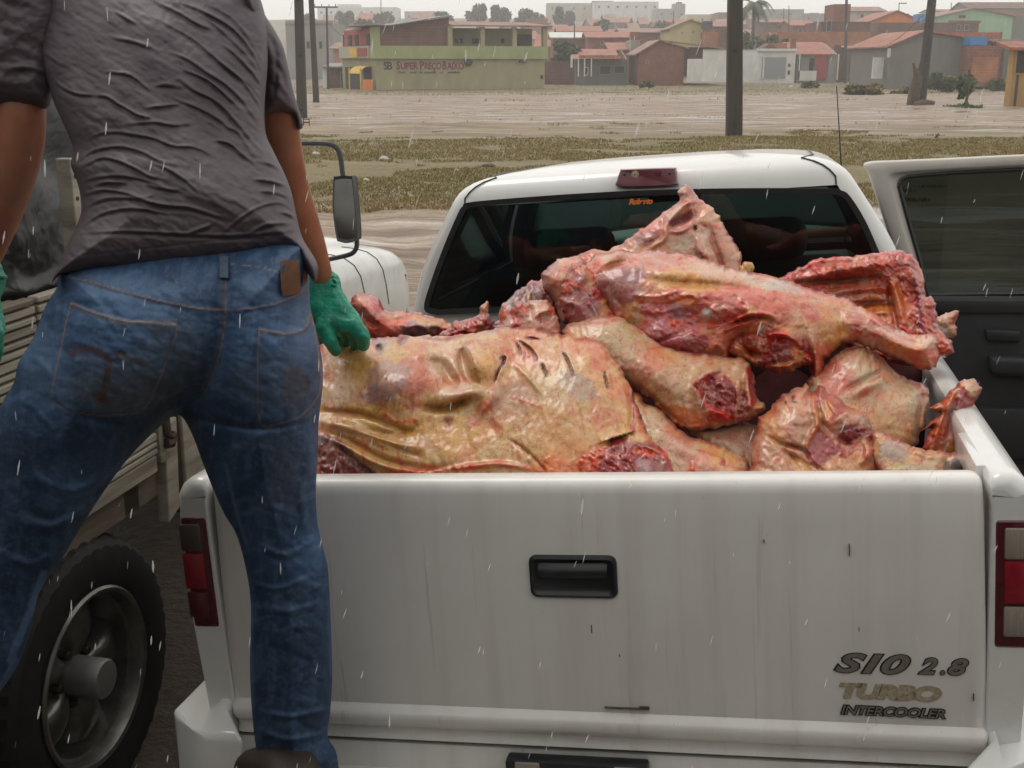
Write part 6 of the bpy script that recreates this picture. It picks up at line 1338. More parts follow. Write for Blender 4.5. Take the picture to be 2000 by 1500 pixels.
p = [('o', zK([(470, 560), (560, 500), (640, 560), (810, 690), (700, 780), (620, 860), (540, 830), (500, 700)]), 5, (0.27, 0.09, 0.085), 0.85), ('e', 1612, 805, 16, 24, 20, (0.46, 0.25, 0.12), 0.8), ('l', zK([(600, 620), (640, 700), (600, 800)]), 6, (0.48, 0.20, 0.10), 0.8), ('o', zK([(630, 850), (760, 750), (880, 710), (960, 760), (930, 830), (700, 920)]), 4, (0.46, 0.22, 0.155), 0.85), ('o', zK([(690, 950), (760, 860), (920, 820), (1000, 860), (1015, 930), (900, 930), (790, 1000)]), 4, (0.15, 0.03, 0.045), 0.95), ('l', zK([(920, 790), (970, 850)]), 8, GREY, 0.7), ('l', zK([(690, 900), (780, 870)]), 3, (0.3, 0.2, 0.2), 0.5), ('o', zK([(510, 840), (600, 900), (740, 1030), (700, 1100), (560, 1160), (430, 1060)]), 5, (0.24, 0.075, 0.085), 0.85), ('e', 1660, 875, 30, 10, -30, (0.32, 0.05, 0.045), 0.7), ('e', 1720, 875, 30, 22, 20, (0.34, 0.06, 0.045), 0.75), ('e', 1695, 870, 14, 22, 10, (0.48, 0.27, 0.15), 0.6), ('e', 1745, 880, 14, 12, 0, ORA, 0.7), ('l', zK([(470, 560), (490, 700), (520, 830), (420, 1030)]), 4, (0.48, 0.20, 0.11), 0.85), ('e', 1550, 830, 20, 40, 20, (0.45, 0.22, 0.15), 0.5), ('e', 1650, 915, 60, 20, 0, (0.47, 0.26, 0.13), 0.7), ('e', 1580, 920, 40, 14, 20, YEL, 0.5), ('e', 1528, 788, 5, 4, 0, DARK, 0.9), ('e', 1552, 774, 6, 4, 30, DARK, 0.9), ('l', zK([(250, 1000), (400, 1060), (470, 1180)]), 3, (0.22, 0.09, 0.04), 0.6), ('e', 1605, 900, 14, 12, 0, PURP, 0.7)]
beef('beef_shoulder', 'beef shoulder with a purple cut face and torn red edge, right of the rolled flank', 'beef carcass', sh, PD(2.42, 0.0, -0.075, 1580, 890), 0.08, 0.10, f, p, (0.48, 0.29, 0.20), 2.4, 18)

# --- pale rounded side on the right by the rail
beef('beef_carcass', 'pale rounded beef side under the forequarter leg beside the right rail', 'beef carcass', [(1575, 745), (1600, 725), (1625, 700), (1650, 680), (1680, 675), (1705, 685), (1730, 705), (1760, 735), (1790, 745), (1812, 757), (1815, 780), (1813, 805), (1805, 830), (1795, 850), (1788, 872), (1740, 890), (1650, 880), (1580, 830)], PD(2.58, 0.0, -0.06, 1710, 790), 0.095, 0.11,
     [('c', [(1652, 762), (1690, 740), (1728, 722)], 5, -0.014), ('c', [(1660, 775), (1700, 752), (1735, 738)], 10, 0.012), ('c', [(1790, 745), (1800, 790), (1790, 860)], 8, -0.012), ('b', 1785, 838, 9, 11, 0, 0.008)], [('e', 1635, 740, 40, 34, 0, (0.40, 0.15, 0.13), 0.75), ('e', 1690, 765, 12, 15, 20, (0.38, 0.14, 0.11), 0.7), ('e', 1670, 700, 34, 16, 20, (0.42, 0.24, 0.17), 0.6), ('e', 1750, 790, 50, 50, 0, (0.50, 0.41, 0.27), 0.6), ('e', 1760, 840, 40, 36, 0, (0.50, 0.34, 0.17), 0.6), ('l', [(1790, 745), (1812, 760), (1813, 800), (1800, 840)], 5, (0.5, 0.30, 0.18), 0.7)], (0.49, 0.38, 0.255), 2.5, 19)

# --- upright shank by the rail, and the sawn bone in the corner
beef('beef_shank', 'red shank with a bony pale tip standing upright beside the right rail', 'beef shank', zK([(1440, 1040), (1490, 900), (1520, 850), (1400, 920), (1480, 840), (1580, 740), (1490, 700), (1600, 650), (1640, 590), (1720, 510), (1770, 460), (1820, 440), (1870, 428), (1895, 440), (1900, 480), (1945, 510), (1935, 570), (1890, 640), (1850, 690), (1820, 740), (1820, 820), (1810, 880), (1760, 910), (1765, 1000), (1750, 1090), (1700, 1130), (1500, 1110)]), PD(2.50, 0.0, -0.03, 1840, 810), 0.032, 0.04,
     [('c', zK([(1700, 560), (1640, 700), (1520, 820)]), 5, 0.012), ('c', zK([(1600, 720), (1560, 860), (1540, 1000)]), 5, 0.010), ('c', zK([(1740, 560), (1680, 760), (1640, 1000)]), 6, -0.008), ('c', zK([(1790, 480), (1830, 560), (1860, 620)]), 6, 0.008), ('n', 10, 20, 20, 0.003)],
     [('o', zK([(1760, 440), (1900, 400), (1970, 520), (1890, 660), (1840, 600), (1790, 540)]), 4, (0.52, 0.34, 0.22), 0.9), ('o', zK([(1720, 520), (1780, 540), (1850, 620), (1830, 720), (1790, 860), (1720, 900), (1650, 900), (1680, 680)]), 5, (0.24, 0.08, 0.10), 0.85), ('e', 1858, 795, 10, 16, 20, (0.33, 0.2, 0.2), 0.5), ('l', zK([(1700, 560), (1640, 700), (1560, 800), (1480, 880)]), 5, (0.5, 0.16, 0.06), 0.85), ('e', 1855, 830, 10, 40, 5, (0.32, 0.18, 0.14), 0.6), ('e', 1812, 860, 10, 20, 10, (0.23, 0.05, 0.05), 0.7)], (0.36, 0.125, 0.075), 2.2, 20, sn=3)
bone = beef('beef_bone', 'pale sawn leg bone pointing at the pickup bed corner by the tailgate', 'beef bone', [(1700, 860), (1712, 842), (1740, 850), (1770, 866), (1800, 876), (1840, 882), (1868, 884), (1880, 888), (1886, 898), (1876, 920), (1872, 945), (1860, 975), (1760, 985), (1720, 940)], PD(2.37, 0.0, -0.06, 1790, 910), 0.045, 0.05,
     [('c', [(1735, 855), (1800, 885), (1850, 895)], 7, 0.008), ('c', [(1850, 892), (1848, 930)], 4, -0.008)], [('e', 1745, 880, 30, 18, 20, GREY, 0.7), ('e', 1798, 903, 5, 8, 0, PURP, 0.7), ('e', 1866, 915, 13, 26, 10, (0.20, 0.19, 0.20), 0.9), ('l', [(1852, 900), (1866, 890), (1884, 893)], 4, BONE, 0.9), ('e', 1760, 925, 26, 10, 0, (0.32, 0.09, 0.07), 0.6), ('e', 1720, 930, 20, 20, 0, (0.14, 0.06, 0.05), 0.7)], (0.52, 0.42, 0.29), 2.2, 21)

# --- the layer below, seen only in the gaps
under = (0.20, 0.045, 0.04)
beef('beef_carcass', 'dark red beef side deep in the shadowed hollow below the forequarter', 'beef carcass', [(1430, 690), (1520, 690), (1600, 700), (1640, 760), (1620, 830), (1540, 850), (1450, 840), (1400, 780)], PD(2.92, 0, -0.05, 1520, 770), 0.03, 0.08, [('b', 1530, 765, 50, 40, 0, -0.05)], [('e', 1530, 760, 130, 100, 0, (0.012, 0.005, 0.005), 0.97)], (0.02, 0.005, 0.005), 4, 22, mt=M_deep)  # near-black colour stands in for the shade under the forequarter
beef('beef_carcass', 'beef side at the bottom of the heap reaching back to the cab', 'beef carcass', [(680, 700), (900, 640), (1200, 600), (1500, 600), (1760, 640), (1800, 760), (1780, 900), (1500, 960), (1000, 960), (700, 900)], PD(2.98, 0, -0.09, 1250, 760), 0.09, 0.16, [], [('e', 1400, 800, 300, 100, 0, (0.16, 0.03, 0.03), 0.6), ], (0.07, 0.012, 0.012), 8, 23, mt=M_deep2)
# ================================================================== the town beyond the sandy lot
def wall_mat(name, c, c2=None, amt=0.5, sc=0.5, var=0.1):
    return plain(name, c, 0.85, var=var, scale=1.6, bmp=0.15, bd=0.02, stretch=(1, 1, 0.5), dirt=c2 or tuple(x * 0.55 for x in c), dirt_amt=amt, dirt_scale=sc)
def brick_mat(name, c1, c2, mortar):
    m, nt, b = nodes(name)
    tc = N(nt, 'ShaderNodeTexCoord'); sep = N(nt, 'ShaderNodeSeparateXYZ'); nt.links.new(tc.outputs['Object'], sep.inputs[0])
    ad = N(nt, 'ShaderNodeMath', operation='ADD'); nt.links.new(sep.outputs[0], ad.inputs[0]); nt.links.new(sep.outputs[1], ad.inputs[1])
    cb = N(nt, 'ShaderNodeCombineXYZ'); nt.links.new(ad.outputs[0], cb.inputs[0]); nt.links.new(sep.outputs[2], cb.inputs[1])
    br = N(nt, 'ShaderNodeTexBrick'); nt.links.new(cb.outputs[0], br.inputs[0])
    br.inputs['Color1'].default_value = (*c1, 1); br.inputs['Color2'].default_value = (*c2, 1); br.inputs['Mortar'].default_value = (*mortar, 1)
    br.inputs['Scale'].default_value = 1.0; br.inputs['Brick Width'].default_value = 0.32; br.inputs['Row Height'].default_value = 0.21; br.inputs['Mortar Size'].default_value = 0.018
    n = noise(nt, 0.7, 5, 0.6, tc.outputs['Object']); r = ramp(nt, n.outputs[0], [(0.3, 0.65), (0.7, 1.15)])
    nt.links.new(mix(nt, 1.0, br.outputs[0], r.outputs[0], 'MULTIPLY'), b.inputs['Base Color']); b.inputs['Roughness'].default_value = 0.9
    return m
def tile_mat(name, c):
    m, nt, b = nodes(name)
    tc = N(nt, 'ShaderNodeTexCoord')
    wv = N(nt, 'ShaderNodeTexWave'); wv.inputs['Scale'].default_value = 1.2; wv.inputs['Distortion'].default_value = 0.4; nt.links.new(tc.outputs['Object'], wv.inputs[0])
    n = noise(nt, 0.9, 6, 0.7, tc.outputs['Object']); n2 = noise(nt, 5, 4, 0.6, tc.outputs['Object'])
    r = ramp(nt, n.outputs[0], [(0.3, tuple(x * 0.55 for x in c)), (0.5, c), (0.72, tuple(min(1, x * 1.25) for x in c))])
    r2 = ramp(nt, n2.outputs[0], [(0.35, 0.75), (0.65, 1.1)])
    nt.links.new(mix(nt, 1.0, r.outputs[0], r2.outputs[0], 'MULTIPLY'), b.inputs['Base Color']); b.inputs['Roughness'].default_value = 0.7
    bump(nt, b, wv.outputs[0], 0.6, 0.05)
    return m
B_red = brick_mat('hollow_brick', (0.20, 0.065, 0.042), (0.25, 0.09, 0.058), (0.21, 0.14, 0.11))
B_dark = brick_mat('sooty_brick', (0.125, 0.052, 0.04), (0.155, 0.068, 0.053), (0.15, 0.11, 0.095))
B_org = brick_mat('orange_brick', (0.33, 0.11, 0.055), (0.38, 0.14, 0.07), (0.30, 0.18, 0.12))
T_org = tile_mat('clay_tiles', (0.33, 0.125, 0.08)); T_pale = tile_mat('weathered_tiles', (0.28, 0.155, 0.115)); T_grey = tile_mat('fibre_cement_sheets', (0.23, 0.22, 0.21))
C_green = wall_mat('lime_paint', (0.29, 0.315, 0.15)); C_olive = wall_mat('olive_cream_paint', (0.30, 0.275, 0.16)); C_yel = wall_mat('pale_yellow_paint', (0.48, 0.42, 0.22)); C_white = wall_mat('stained_white_paint', (0.60, 0.60, 0.57), (0.33, 0.31, 0.28), 0.6)
C_grey = wall_mat('grey_render', (0.17, 0.162, 0.15)); C_gray2 = wall_mat('pale_grey_render', (0.27, 0.262, 0.245)); C_orange = wall_mat('orange_paint', (0.62, 0.20, 0.06)); C_mint = wall_mat('mint_green_paint', (0.26, 0.42, 0.27)); C_pink = wall_mat('pink_paint', (0.38, 0.22, 0.19)); C_cream = wall_mat('cream_render', (0.40, 0.365, 0.30)); C_ochre = wall_mat('ochre_paint', (0.36, 0.22, 0.085)); C_red = wall_mat('red_paint', (0.33, 0.07, 0.07))
K_dark = plain('dark_opening', (0.03, 0.028, 0.027), 0.8, var=0.3); K_gate = plain('grey_steel_shutter', (0.25, 0.26, 0.265), 0.5, var=0.08, scale=2, stretch=(0.2, 1, 10)); K_blue = plain('blue_plastic_tank', (0.04, 0.17, 0.40), 0.4, var=0.15); K_wire = plain('grey_metal', (0.10, 0.10, 0.10), 0.6); K_awn = plain('yellow_awning', (0.62, 0.40, 0.06), 0.6); K_conc = plain('weathered_concrete', (0.062, 0.056, 0.050), 0.85, var=0.25, scale=3, bmp=0.3, bd=0.01, stretch=(4, 4, 0.6), dirt=(0.07, 0.055, 0.04), dirt_amt=0.7, dirt_scale=2); K_tankd = plain('dark_water_tank', (0.05, 0.06, 0.075), 0.6)
K_letter = plain('maroon_lettering', (0.17, 0.03, 0.06), 0.8, var=0.2); K_letk = plain('black_lettering', (0.035, 0.03, 0.035), 0.8)

class House:
    """front wall facing the lot at distance Y; photo points give width and heights"""
    def __init__(s, name, label, x0, x1, yb, yt, Y, depth, wall, rot=0.0, cat='house', group=None):
        s.Y = Y; ym = (yb + yt) / 2
        X0 = xz(x0, ym, Y)[0]; X1 = xz(x1, ym, Y)[0]; s.zb = xz(0, yb, Y)[1]; s.zt = xz(0, yt, Y)[1]
        s.X0, s.X1, s.d = X0, X1, depth; s.cx = (X0 + X1) / 2
        s.base = min(s.zb, float(gz(s.cx, Y))) - 0.3
        s.e = empty(name, (s.cx, Y, s.base), R_(rot)); tag(s.e, label, cat, group)
        s.hw = (X1 - X0) / 2; s.h = s.zt - s.base; s.wallm = wall
    def lx(s, x): return xz(x, 80, s.Y)[0] - s.cx
    def lz(s, y): return xz(0, y, s.Y)[1] - s.base
    def box(s, nm, x0, x1, y0, y1, d0, d1, mat, parent=None):   # photo px in x, y; metres from the front wall
        return MB().box(s.lx(x0), s.lx(x1), d0, d1, s.lz(y1), s.lz(y0)).build(nm, mat, parent or s.e)
    def walls(s, top=None): s.w = MB().box(-s.hw, s.hw, 0, s.d, 0, top or s.h).build('wall', s.wallm, s.e); return s
    def gable(s, xr, yr, roofm, ov=0.35, y_l=None, y_r=None):
        xr = s.lx(xr); zr = s.lz(yr); zl = s.lz(y_l) if y_l else s.h; zz = s.lz(y_r) if y_r else s.h
        s.w = MB().prism([(-s.hw, 0, 0), (s.hw, 0, 0), (s.hw, 0, zz), (xr, 0, zr), (-s.hw, 0, zl)], (0, s.d, 0)).build('wall', s.wallm, s.e)
        def slab(xa, za, xb, zb):
            k = (zb - za) / (xb - xa + 1e-9); xo = xb + math.copysign(ov, xb - xa); zo_ = zb + k * (xo - xb)
            MB().prism([(xa, -ov, za + 0.01), (xo, -ov, zo_ + 0.01), (xo, -ov, zo_ + 0.13), (xa, -ov, za + 0.13)], (0, s.d + 2 * ov, 0)).build('roof', roofm, s.e)
        slab(xr, zr, -s.hw, zl); slab(xr, zr, s.hw, zz); return s
    def slope(s, yr, roofm, back=None, ov=0.4, xa=None, xb=None, both=True):
        a = s.lx(xa) if xa else -s.hw - ov; b = s.lx(xb) if xb else s.hw + ov; back = back or s.d * 0.5
        zr = s.lz(yr) + 0.0; k = (zr - s.h) / back
        q = [(a, -ov, s.h - k * ov), (b, -ov, s.h - k * ov), (b, back, zr), (a, back, zr)]
        MB().hexa(q, [(x, y, z + 0.12) for x, y, z in q]).build('roof', roofm, s.e)
        if both:
            q = [(a, back, zr), (b, back, zr), (b, s.d + ov, s.h - k * ov), (a, s.d + ov, s.h - k * ov)]
            MB().hexa(q, [(x, y, z + 0.12) for x, y, z in q]).build('roof', roofm, s.e)
            MB().prism([(-s.hw, 0, s.h), (-s.hw, s.d, s.h), (-s.hw, back, zr)], (0.15, 0, 0)).build('gable_wall', s.wallm, s.e); MB().prism([(s.hw - 0.15, 0, s.h), (s.hw - 0.15, s.d, s.h), (s.hw - 0.15, back, zr)], (0.15, 0, 0)).build('gable_wall', s.wallm, s.e)
        return s
    def win(s, x0, x1, y0, y1, mat=None, frame=None, nm='window'):
        f = s.box(nm, x0, x1, y0, y1, -0.05, 0.03, frame or C_gray2)
        i = 0.07; a, b, c, d = s.lx(x0) + i, s.lx(x1) - i, s.lz(y1) + i, s.lz(y0) - i
        if b - a > 0.1 and d - c > 0.1: MB().box(a, b, -0.075, -0.052, c, d).build('pane' if nm == 'window' else 'panel', mat or K_dark, f)
        return s

# --- supermarket with painted lettering, its long wall turned a little
def market():
    Y = 92.0; X0, zb = xz(735, 178, Y); L = 15.6; an = R_(24)
    e = empty('supermarket', (X0, Y, zb - 0.15), an); tag(e, 'two storey olive and lime green supermarket with maroon lettering on its long wall', 'supermarket')
    def px2s(x):                                   # along the wall
        r = ray(x, 120); k = r[0] / r[1]
        return (k * Y - X0) / (math.cos(an) - k * math.sin(an))
    def hz(x, y): s_ = px2s(x); Yw = Y + s_ * math.sin(an); return EYE[2] + slope(y) * Yw - (zb - 0.15)
    L = px2s(1064); h1 = hz(900, 115); h2 = hz(900, 90); ht = hz(735, 52); D = 9.0
    MB().box(0, L, 0, D, -0.5, h1).build('lower_wall', C_olive, e)
    MB().box(-0.25, L + 0.15, -0.30, D, h1 + 0.003, h2).build('parapet', C_green, e)
    a, b = px2s(743), px2s(878); ls = px2s(720)
    MB().box(-0.2, px2s(742), -0.2, 0.5, h2 + 0.003, ht).build('corner_pillar', C_green, e)
    MB().box(px2s(742) + 0.01, b, 0.05, 4.5, h2 + 0.003, hz(800, 50)).build('upper_wall', B_dark, e)
    MB().prism([(px2s(742), 0.04, hz(760, 52)), (b, 0.04, hz(870, 50)), (b, 0.04, hz(876, 34))], (0, 0.4, 0)).build('gable_wall', B_dark, e)
    MB().prism([(-0.9, -0.9, hz(735, 50)), (px2s(760), -0.6, hz(760, 50.5)), (b + 0.1, -0.3, hz(876, 32)), (b + 0.1, -0.3, hz(876, 32) + 0.1), (px2s(760), -0.6, hz(760, 49)), (-0.9, -0.9, hz(735, 48.5))], (0, 5.8, 0)).build('roof', T_grey, e)
    MB().box(b + 0.1, L, 2.4, 2.6, h2, hz(980, 54)).build('rear_wall', C_olive, e)
    for x in (878, 941, 1003, 1062): MB().box(px2s(x) - 0.18, px2s(x) + 0.18, -0.25, 0.1, h2 + 0.003, hz(x, 53)).build('pillar', C_olive, e)
    q = [(b, -0.6, hz(900, 52)), (L + 0.4, -0.6, hz(1060, 53)), (L + 0.4, 4.5, hz(1060, 43)), (b, 4.5, hz(900, 40))]
    MB().hexa(q, [(x, y, z + 0.1) for x, y, z in q]).build('roof', T_pale, e)
    MB().box(b + 0.3, px2s(900), 2.25, 2.38, h2, hz(890, 60)).build('doorway', K_dark, e)
    for x in (911, 921, 946, 952, 1002): MB().box(px2s(x), px2s(x + 6), 2.3, 2.39, hz(x, 84), hz(x, 74)).build('window', K_dark, e)
    MB().box(px2s(1030), L - 0.1, 2.28, 2.39, hz(1040, 88), hz(1040, 66)).build('window', K_dark, e)
    # lettering painted on the wall
    rx = Matrix.Rotation(math.pi / 2, 4, 'X')
    def letters(nm, s, x0, x1, y0, y1, mt, off, shear=0.0):
        t = text_mesh(nm, s, 1.0, mt, e, shear, 0.006, off, 1.0)
        n = len(t.data.vertices); co = np.zeros(n * 3); t.data.vertices.foreach_get('co', co); co = co.reshape(-1, 3)
        w = px2s(x1) - px2s(x0); h = hz(x0, y0) - hz(x0, y1)
        co[:, 0] = (co[:, 0] - co[:, 0].min()) / np.ptp(co[:, 0]) * w; co[:, 1] = (co[:, 1] - co[:, 1].min()) / np.ptp(co[:, 1]) * h
        t.data.vertices.foreach_set('co', co.ravel()); t.matrix_local = Matrix.Translation((px2s(x0), -0.012, hz(x0, y1))) @ rx
    for s_, x0, x1, y0 in (('S', 774, 781, 119.5), ('UPER', 782, 816.5, 122), ('P', 820, 828, 119.5), ('REÇO', 829, 862, 122), ('B', 864, 872, 119.5), ('AIXO', 872.5, 906, 122)): letters('lettering', s_, x0, x1, y0, 138.5 if 'Ç' in s_ else 136, K_letter, 0.035)
    letters('lettering', 'S', 749, 756, 121, 136, K_letk, 0.02); letters('lettering', 'B', 756, 766, 121, 136, K_letk, 0.02)
    for s_, x0, x1 in (('Onde', 776, 791), ('você', 800, 813), ('faz', 819, 825), ('economia', 828, 851), ('e é', 858, 865), ('satisfeito', 874, 899)): letters('lettering', s_, x0, x1, 138.5, 143.5, K_letk, 0.012, 0.25)
    MB().lathe([(0.30, 0.0), (0.30, 0.25), (0.2, 0.3), (0.0001, 0.3)], (px2s(914), -0.005, hz(914, 121)), (0, -1, 0), 14).build('wall_fan', K_dark, e)
    MB().box(px2s(1014), px2s(1024), -0.35, -0.004, hz(1019, 122), hz(1019, 118.5)).build('wall_box', K_dark, e); MB().box(px2s(1056), px2s(1060), -0.12, -0.004, hz(1058, 154), hz(1058, 147)).build('meter_box', K_dark, e)
    # the shop front round the corner
    MB().box(-0.05, 0.02, 1.0, 3.0, 0.0, h1 * 0.75).build('shop_opening', K_dark, e); MB().box(-0.06, 0.02, 4.0, 8.0, 0.0, h1 * 0.75).build('shop_opening', K_dark, e)
    MB().box(-0.35, -0.02, 0.6, 8.5, h2 - 0.9, h2 - 0.02).build('balcony_front', C_cream, e); MB().box(-0.42, -0.36, 0.9, 3.2, h2 - 0.75, h2 - 0.15).build('balcony_panel', C_red, e); MB().box(-0.42, -0.36, 3.4, 5.5, h2 - 0.85, h2 - 0.15).build('balcony_panel', K_awn, e)
    MB().box(0.1, 4.0, 0.6, 8.5, h2 + 0.004, ht - 0.1).build('upper_wall', C_red, e)
    for y in (1.4, 4.5, 6.3): MB().box(0.04, 0.11, y, y + 0.9, h2 + 0.05, ht - 0.5).build('window', K_dark, e)
    g = [[(-0.1 - 0.9 * math.sin(a), y, h1 * 0.80 - 0.7 * (1 - math.cos(a))) for a in np.linspace(0, 1.4, 6)] for y in (0.8, 1.8, 2.8, 3.8)]
    MB().sheet(g).build('awning', K_awn, e)
    for y in (0.8, 3.8): MB().tube([(-0.95, y, 0), (-0.95, y, h1 * 0.72)], 0.07, 6).build('awning_post', K_awn, e)
    MB().box(-0.9, -0.3, -0.1, 0.5, 0.1, 1.0).build('crate_stand', C_orange, e)
market()

# --- houses, near row first
h = House('market_annex', 'low brick shed with a sloping sheet roof left of the supermarket', 640, 697, 182, 132, 101, 6, B_dark, cat='shed').walls(); h.slope(126, T_grey, 5, both=False); h.box('door', 627, 640, 132, 178, 0.0, 0.2, C_white); h.win(662, 690, 140, 176, K_dark)
h = House('tall_house', 'tall grey unpainted house behind the utility poles', 560, 652, 170, 44, 135, 10, C_gray2).walls(); h.win(598, 606, 80, 96); h.win(622, 630, 80, 96); h.box('parapet', 560, 652, 40, 46, -0.2, 0.2, C_gray2)
h = House('row_house', 'pink low house between the grey house and the supermarket', 652, 700, 150, 96, 118, 8, C_pink).walls(); h.slope(84, T_pale, 5); h.win(668, 690, 66, 96, K_dark, C_white)
h = House('garden_wall', 'dark stained brick wall under the bushy tree', 1060, 1122, 158, 120, 112, 0.3, B_dark, cat='wall').walls()
h = House('tiled_house', 'small house with two stepped orange tile roofs and a shaded porch', 1125, 1225, 150, 116, 112, 9, C_grey); h.walls(); h.slope(97, T_org, 6, xa=1118, xb=1212); h.box('porch_roof', 1130, 1215, 108, 113, -2.2, -0.2, T_org); h.win(1142, 1150, 131, 147, K_dark, C_white, 'door')
for x in (1127, 1139, 1152): h.box('porch_post', x, x + 2.2, 113, 149, -2.1, -1.9, C_white)
h.win(1172, 1194, 128, 146); h.win(1200, 1222, 128, 144); h.box('barge_board', 1114, 1118, 108, 132, -1.0, -0.8, C_white)
h = House('ochre_house', 'little ochre house with an orange roof behind the tiled house', 1196, 1240, 148, 98, 124, 8, C_ochre).walls(); h.slope(84, T_org, 5, xa=1188, xb=1236); h.win(1206, 1214, 108, 122)
h = House('pink_house', 'narrow pale house with a brick chimney beside the brown brick gable', 1232, 1250, 148, 78, 122, 6, C_gray2).walls(); h.box('chimney', 1234, 1252, 62, 84, 1.0, 2.5, B_red); h.win(1236, 1244, 100, 118, K_dark, C_white)
h = House('brick_house', 'brown brick house with a wide front gable and red side roof', 1247, 1336, 156, 102, 110, 9, B_red); h.gable(1288, 80, T_pale, y_l=104, y_r=94); h.win(1262, 1268, 118, 124)
h.box('side_wing', 1336, 1412, 92, 150, 1.0, 7.5, B_dark); MB().hexa([(h.lx(1288), -0.3, h.lz(80)), (h.lx(1412), -0.3, h.lz(96)), (h.lx(1412), 4.2, h.lz(93)), (h.lx(1300), 4.2, h.lz(79))], [(h.lx(1288), -0.3, h.lz(80) + .12), (h.lx(1412), -0.3, h.lz(96) + .12), (h.lx(1412), 4.2, h.lz(93) + .12), (h.lx(1300), 4.2, h.lz(79) + .12)]).build('side_roof', T_pale, h.e)
h = House('yellow_house', 'pale yellow gabled house above the brick house, beside a dark water tank', 1308, 1380, 100, 50, 140, 9, C_yel); h.gable(1346, 40, T_pale, y_l=56, y_r=50); h.win(1330, 1334, 62, 67); h.win(1352, 1356, 60, 65)
h = House('brick_tower', 'square brick tower carrying a dark water tank near the yellow house', 1376, 1424, 110, 62, 137, 5, B_org, cat='tower').walls(); h.box('water_tank', 1374, 1392, 41, 56, 0.5, 2.0, K_tankd); h.box('tank_stand', 1378, 1388, 56, 62, 0.5, 2.0, B_red); h.box('side_wall', 1404, 1432, 58, 104, -0.3, 3, B_dark)
h = House('boundary_wall', 'long white stained boundary wall, stepped at its left end, behind the nearest pole', 1345, 1479, 158, 98, 106.5, 0.3, C_white, cat='wall'); h.box('wall', 1375, 1479, 98, 160, 0, 0.3, C_white); h.box('low_wall', 1345, 1374.8, 115, 160, 0.005, 0.3, C_white); h.box('coping', 1375, 1479, 96, 98, -0.05, 0.35, C_gray2)
h = House('garage', 'white garage front with a wide grey steel shutter', 1479, 1553, 158, 97, 117, 7, C_white, cat='garage').walls(); h.box('cornice', 1476, 1556, 95, 100, -0.25, 0.3, C_white)
f_ = h.win(1489, 1539, 110, 155, K_gate, C_white, 'shutter'); h.box('shutter_post', 1492, 1495, 111, 155, -0.14, -0.08, C_white)
h.win(1541.5, 1547, 124, 131, K_dark, C_gray2); h.win(1541.5, 1547, 137, 146, K_dark, C_gray2)
h.box('parapet_wall', 1548, 1558, 75, 95, 0.6, 1.0, B_red); MB().prism([(h.lx(1495), 2, h.lz(97)), (h.lx(1533), 2, h.lz(97)), (h.lx(1512), 2, h.lz(84))], (0, 3, 0)).build('roof_gable', B_dark, h.e); h.box('roof', 1512, 1548, 84, 96, 2.2, 5, T_org)
h = House('veranda_house', 'house with a big orange tile roof and a white veranda wall', 1556, 1634, 157, 106, 119, 8, C_gray2).walls(); h.slope(83, T_org, 5, xa=1550, xb=1632); h.box('veranda_wall', 1556, 1591, 138, 157, -1.6, -1.4, C_white); h.win(1560, 1568, 114, 137); h.win(1582, 1593, 112, 140); h.box('red_wall', 1593, 1618, 107, 156, -0.2, 0.0, C_red); h.win(1620, 1632, 112, 150, K_gate)
for x in (1556, 1631): h.box('veranda_post', x, x + 2, 106, 156, -1.6, -1.45, C_white)
h = House('grey_shop', 'grey shop with a white eave board and dim shutters', 1636, 1736, 158, 92, 124, 9, C_grey, cat='shop').walls(); h.box('eave_board', 1642, 1702, 89.5, 92.5, -0.7, -0.1, C_white); h.win(1664, 1690, 108, 152, K_gate); h.win(1700, 1716, 112, 152, K_gate); h.box('brick_pier', 1630, 1654, 88, 156, -0.25, 0.0, B_dark)
h = House('water_tower', 'tall narrow brick water tower with a bright blue tank on top', 1626, 1658, 120, 8, 138, 4.2, B_red, cat='tower').walls()
m_ = MB(); a_, b_ = h.lx(1623), h.lx(1660); m_.lathe([(0.0001, 0), ((b_ - a_) / 2 * 0.9, 0), ((b_ - a_) / 2, 0.9), ((b_ - a_) / 2 * 1.03, 1.0), ((b_ - a_) / 2 * 0.8, 1.2), (0.0001, 1.3)], ((a_ + b_) / 2, 2.0, h.lz(8)), (0, 0, 1), 20); m_.build('water_tank', K_blue, h.e, True)
h = House('brick_terrace', 'long rough orange brick building behind the veranda house', 1518, 1700, 100, 62, 136, 10, B_org, cat='building').walls(); h.win(1612, 1622, 40, 62, K_dark, C_gray2); h.box('upper_wall', 1604, 1700, 42, 62, 0.5, 8, B_dark)
h = House('orange_house', 'bright orange gabled house on the rise behind the brick walls', 1690, 1790, 75, 42, 160, 10, C_orange); h.gable(1747, 22, T_org, y_l=46, y_r=38); h.box('side_roof', 1747, 1800, 23, 36, 6, 11, T_org)
h = House('brick_wall_house', 'flat topped dark brick house below the orange and green houses', 1712, 1910, 95, 44, 146, 9, B_dark).walls(); h.win(1866, 1873, 48, 60); h.win(1881, 1890, 48, 60); h.box('parapet', 1850, 1912, 40, 45, -0.1, 0.3, B_red); h.box('water_tank', 1792, 1818, 27, 41, 0.4, 2.4, K_blue)
h = House('green_house', 'mint green gabled house high on the right', 1800, 1976, 80, 36, 165, 12, C_mint); h.gable(1896, 17, T_pale, y_l=40, y_r=32); h.win(1867, 1882, 29, 36, K_dark, C_gray2); h.box('side_wing', 1976, 2040, 30, 80, 0.5, 9, C_grey); h.box('side_roof', 1905, 2040, 17, 30, 7, 13, T_pale)
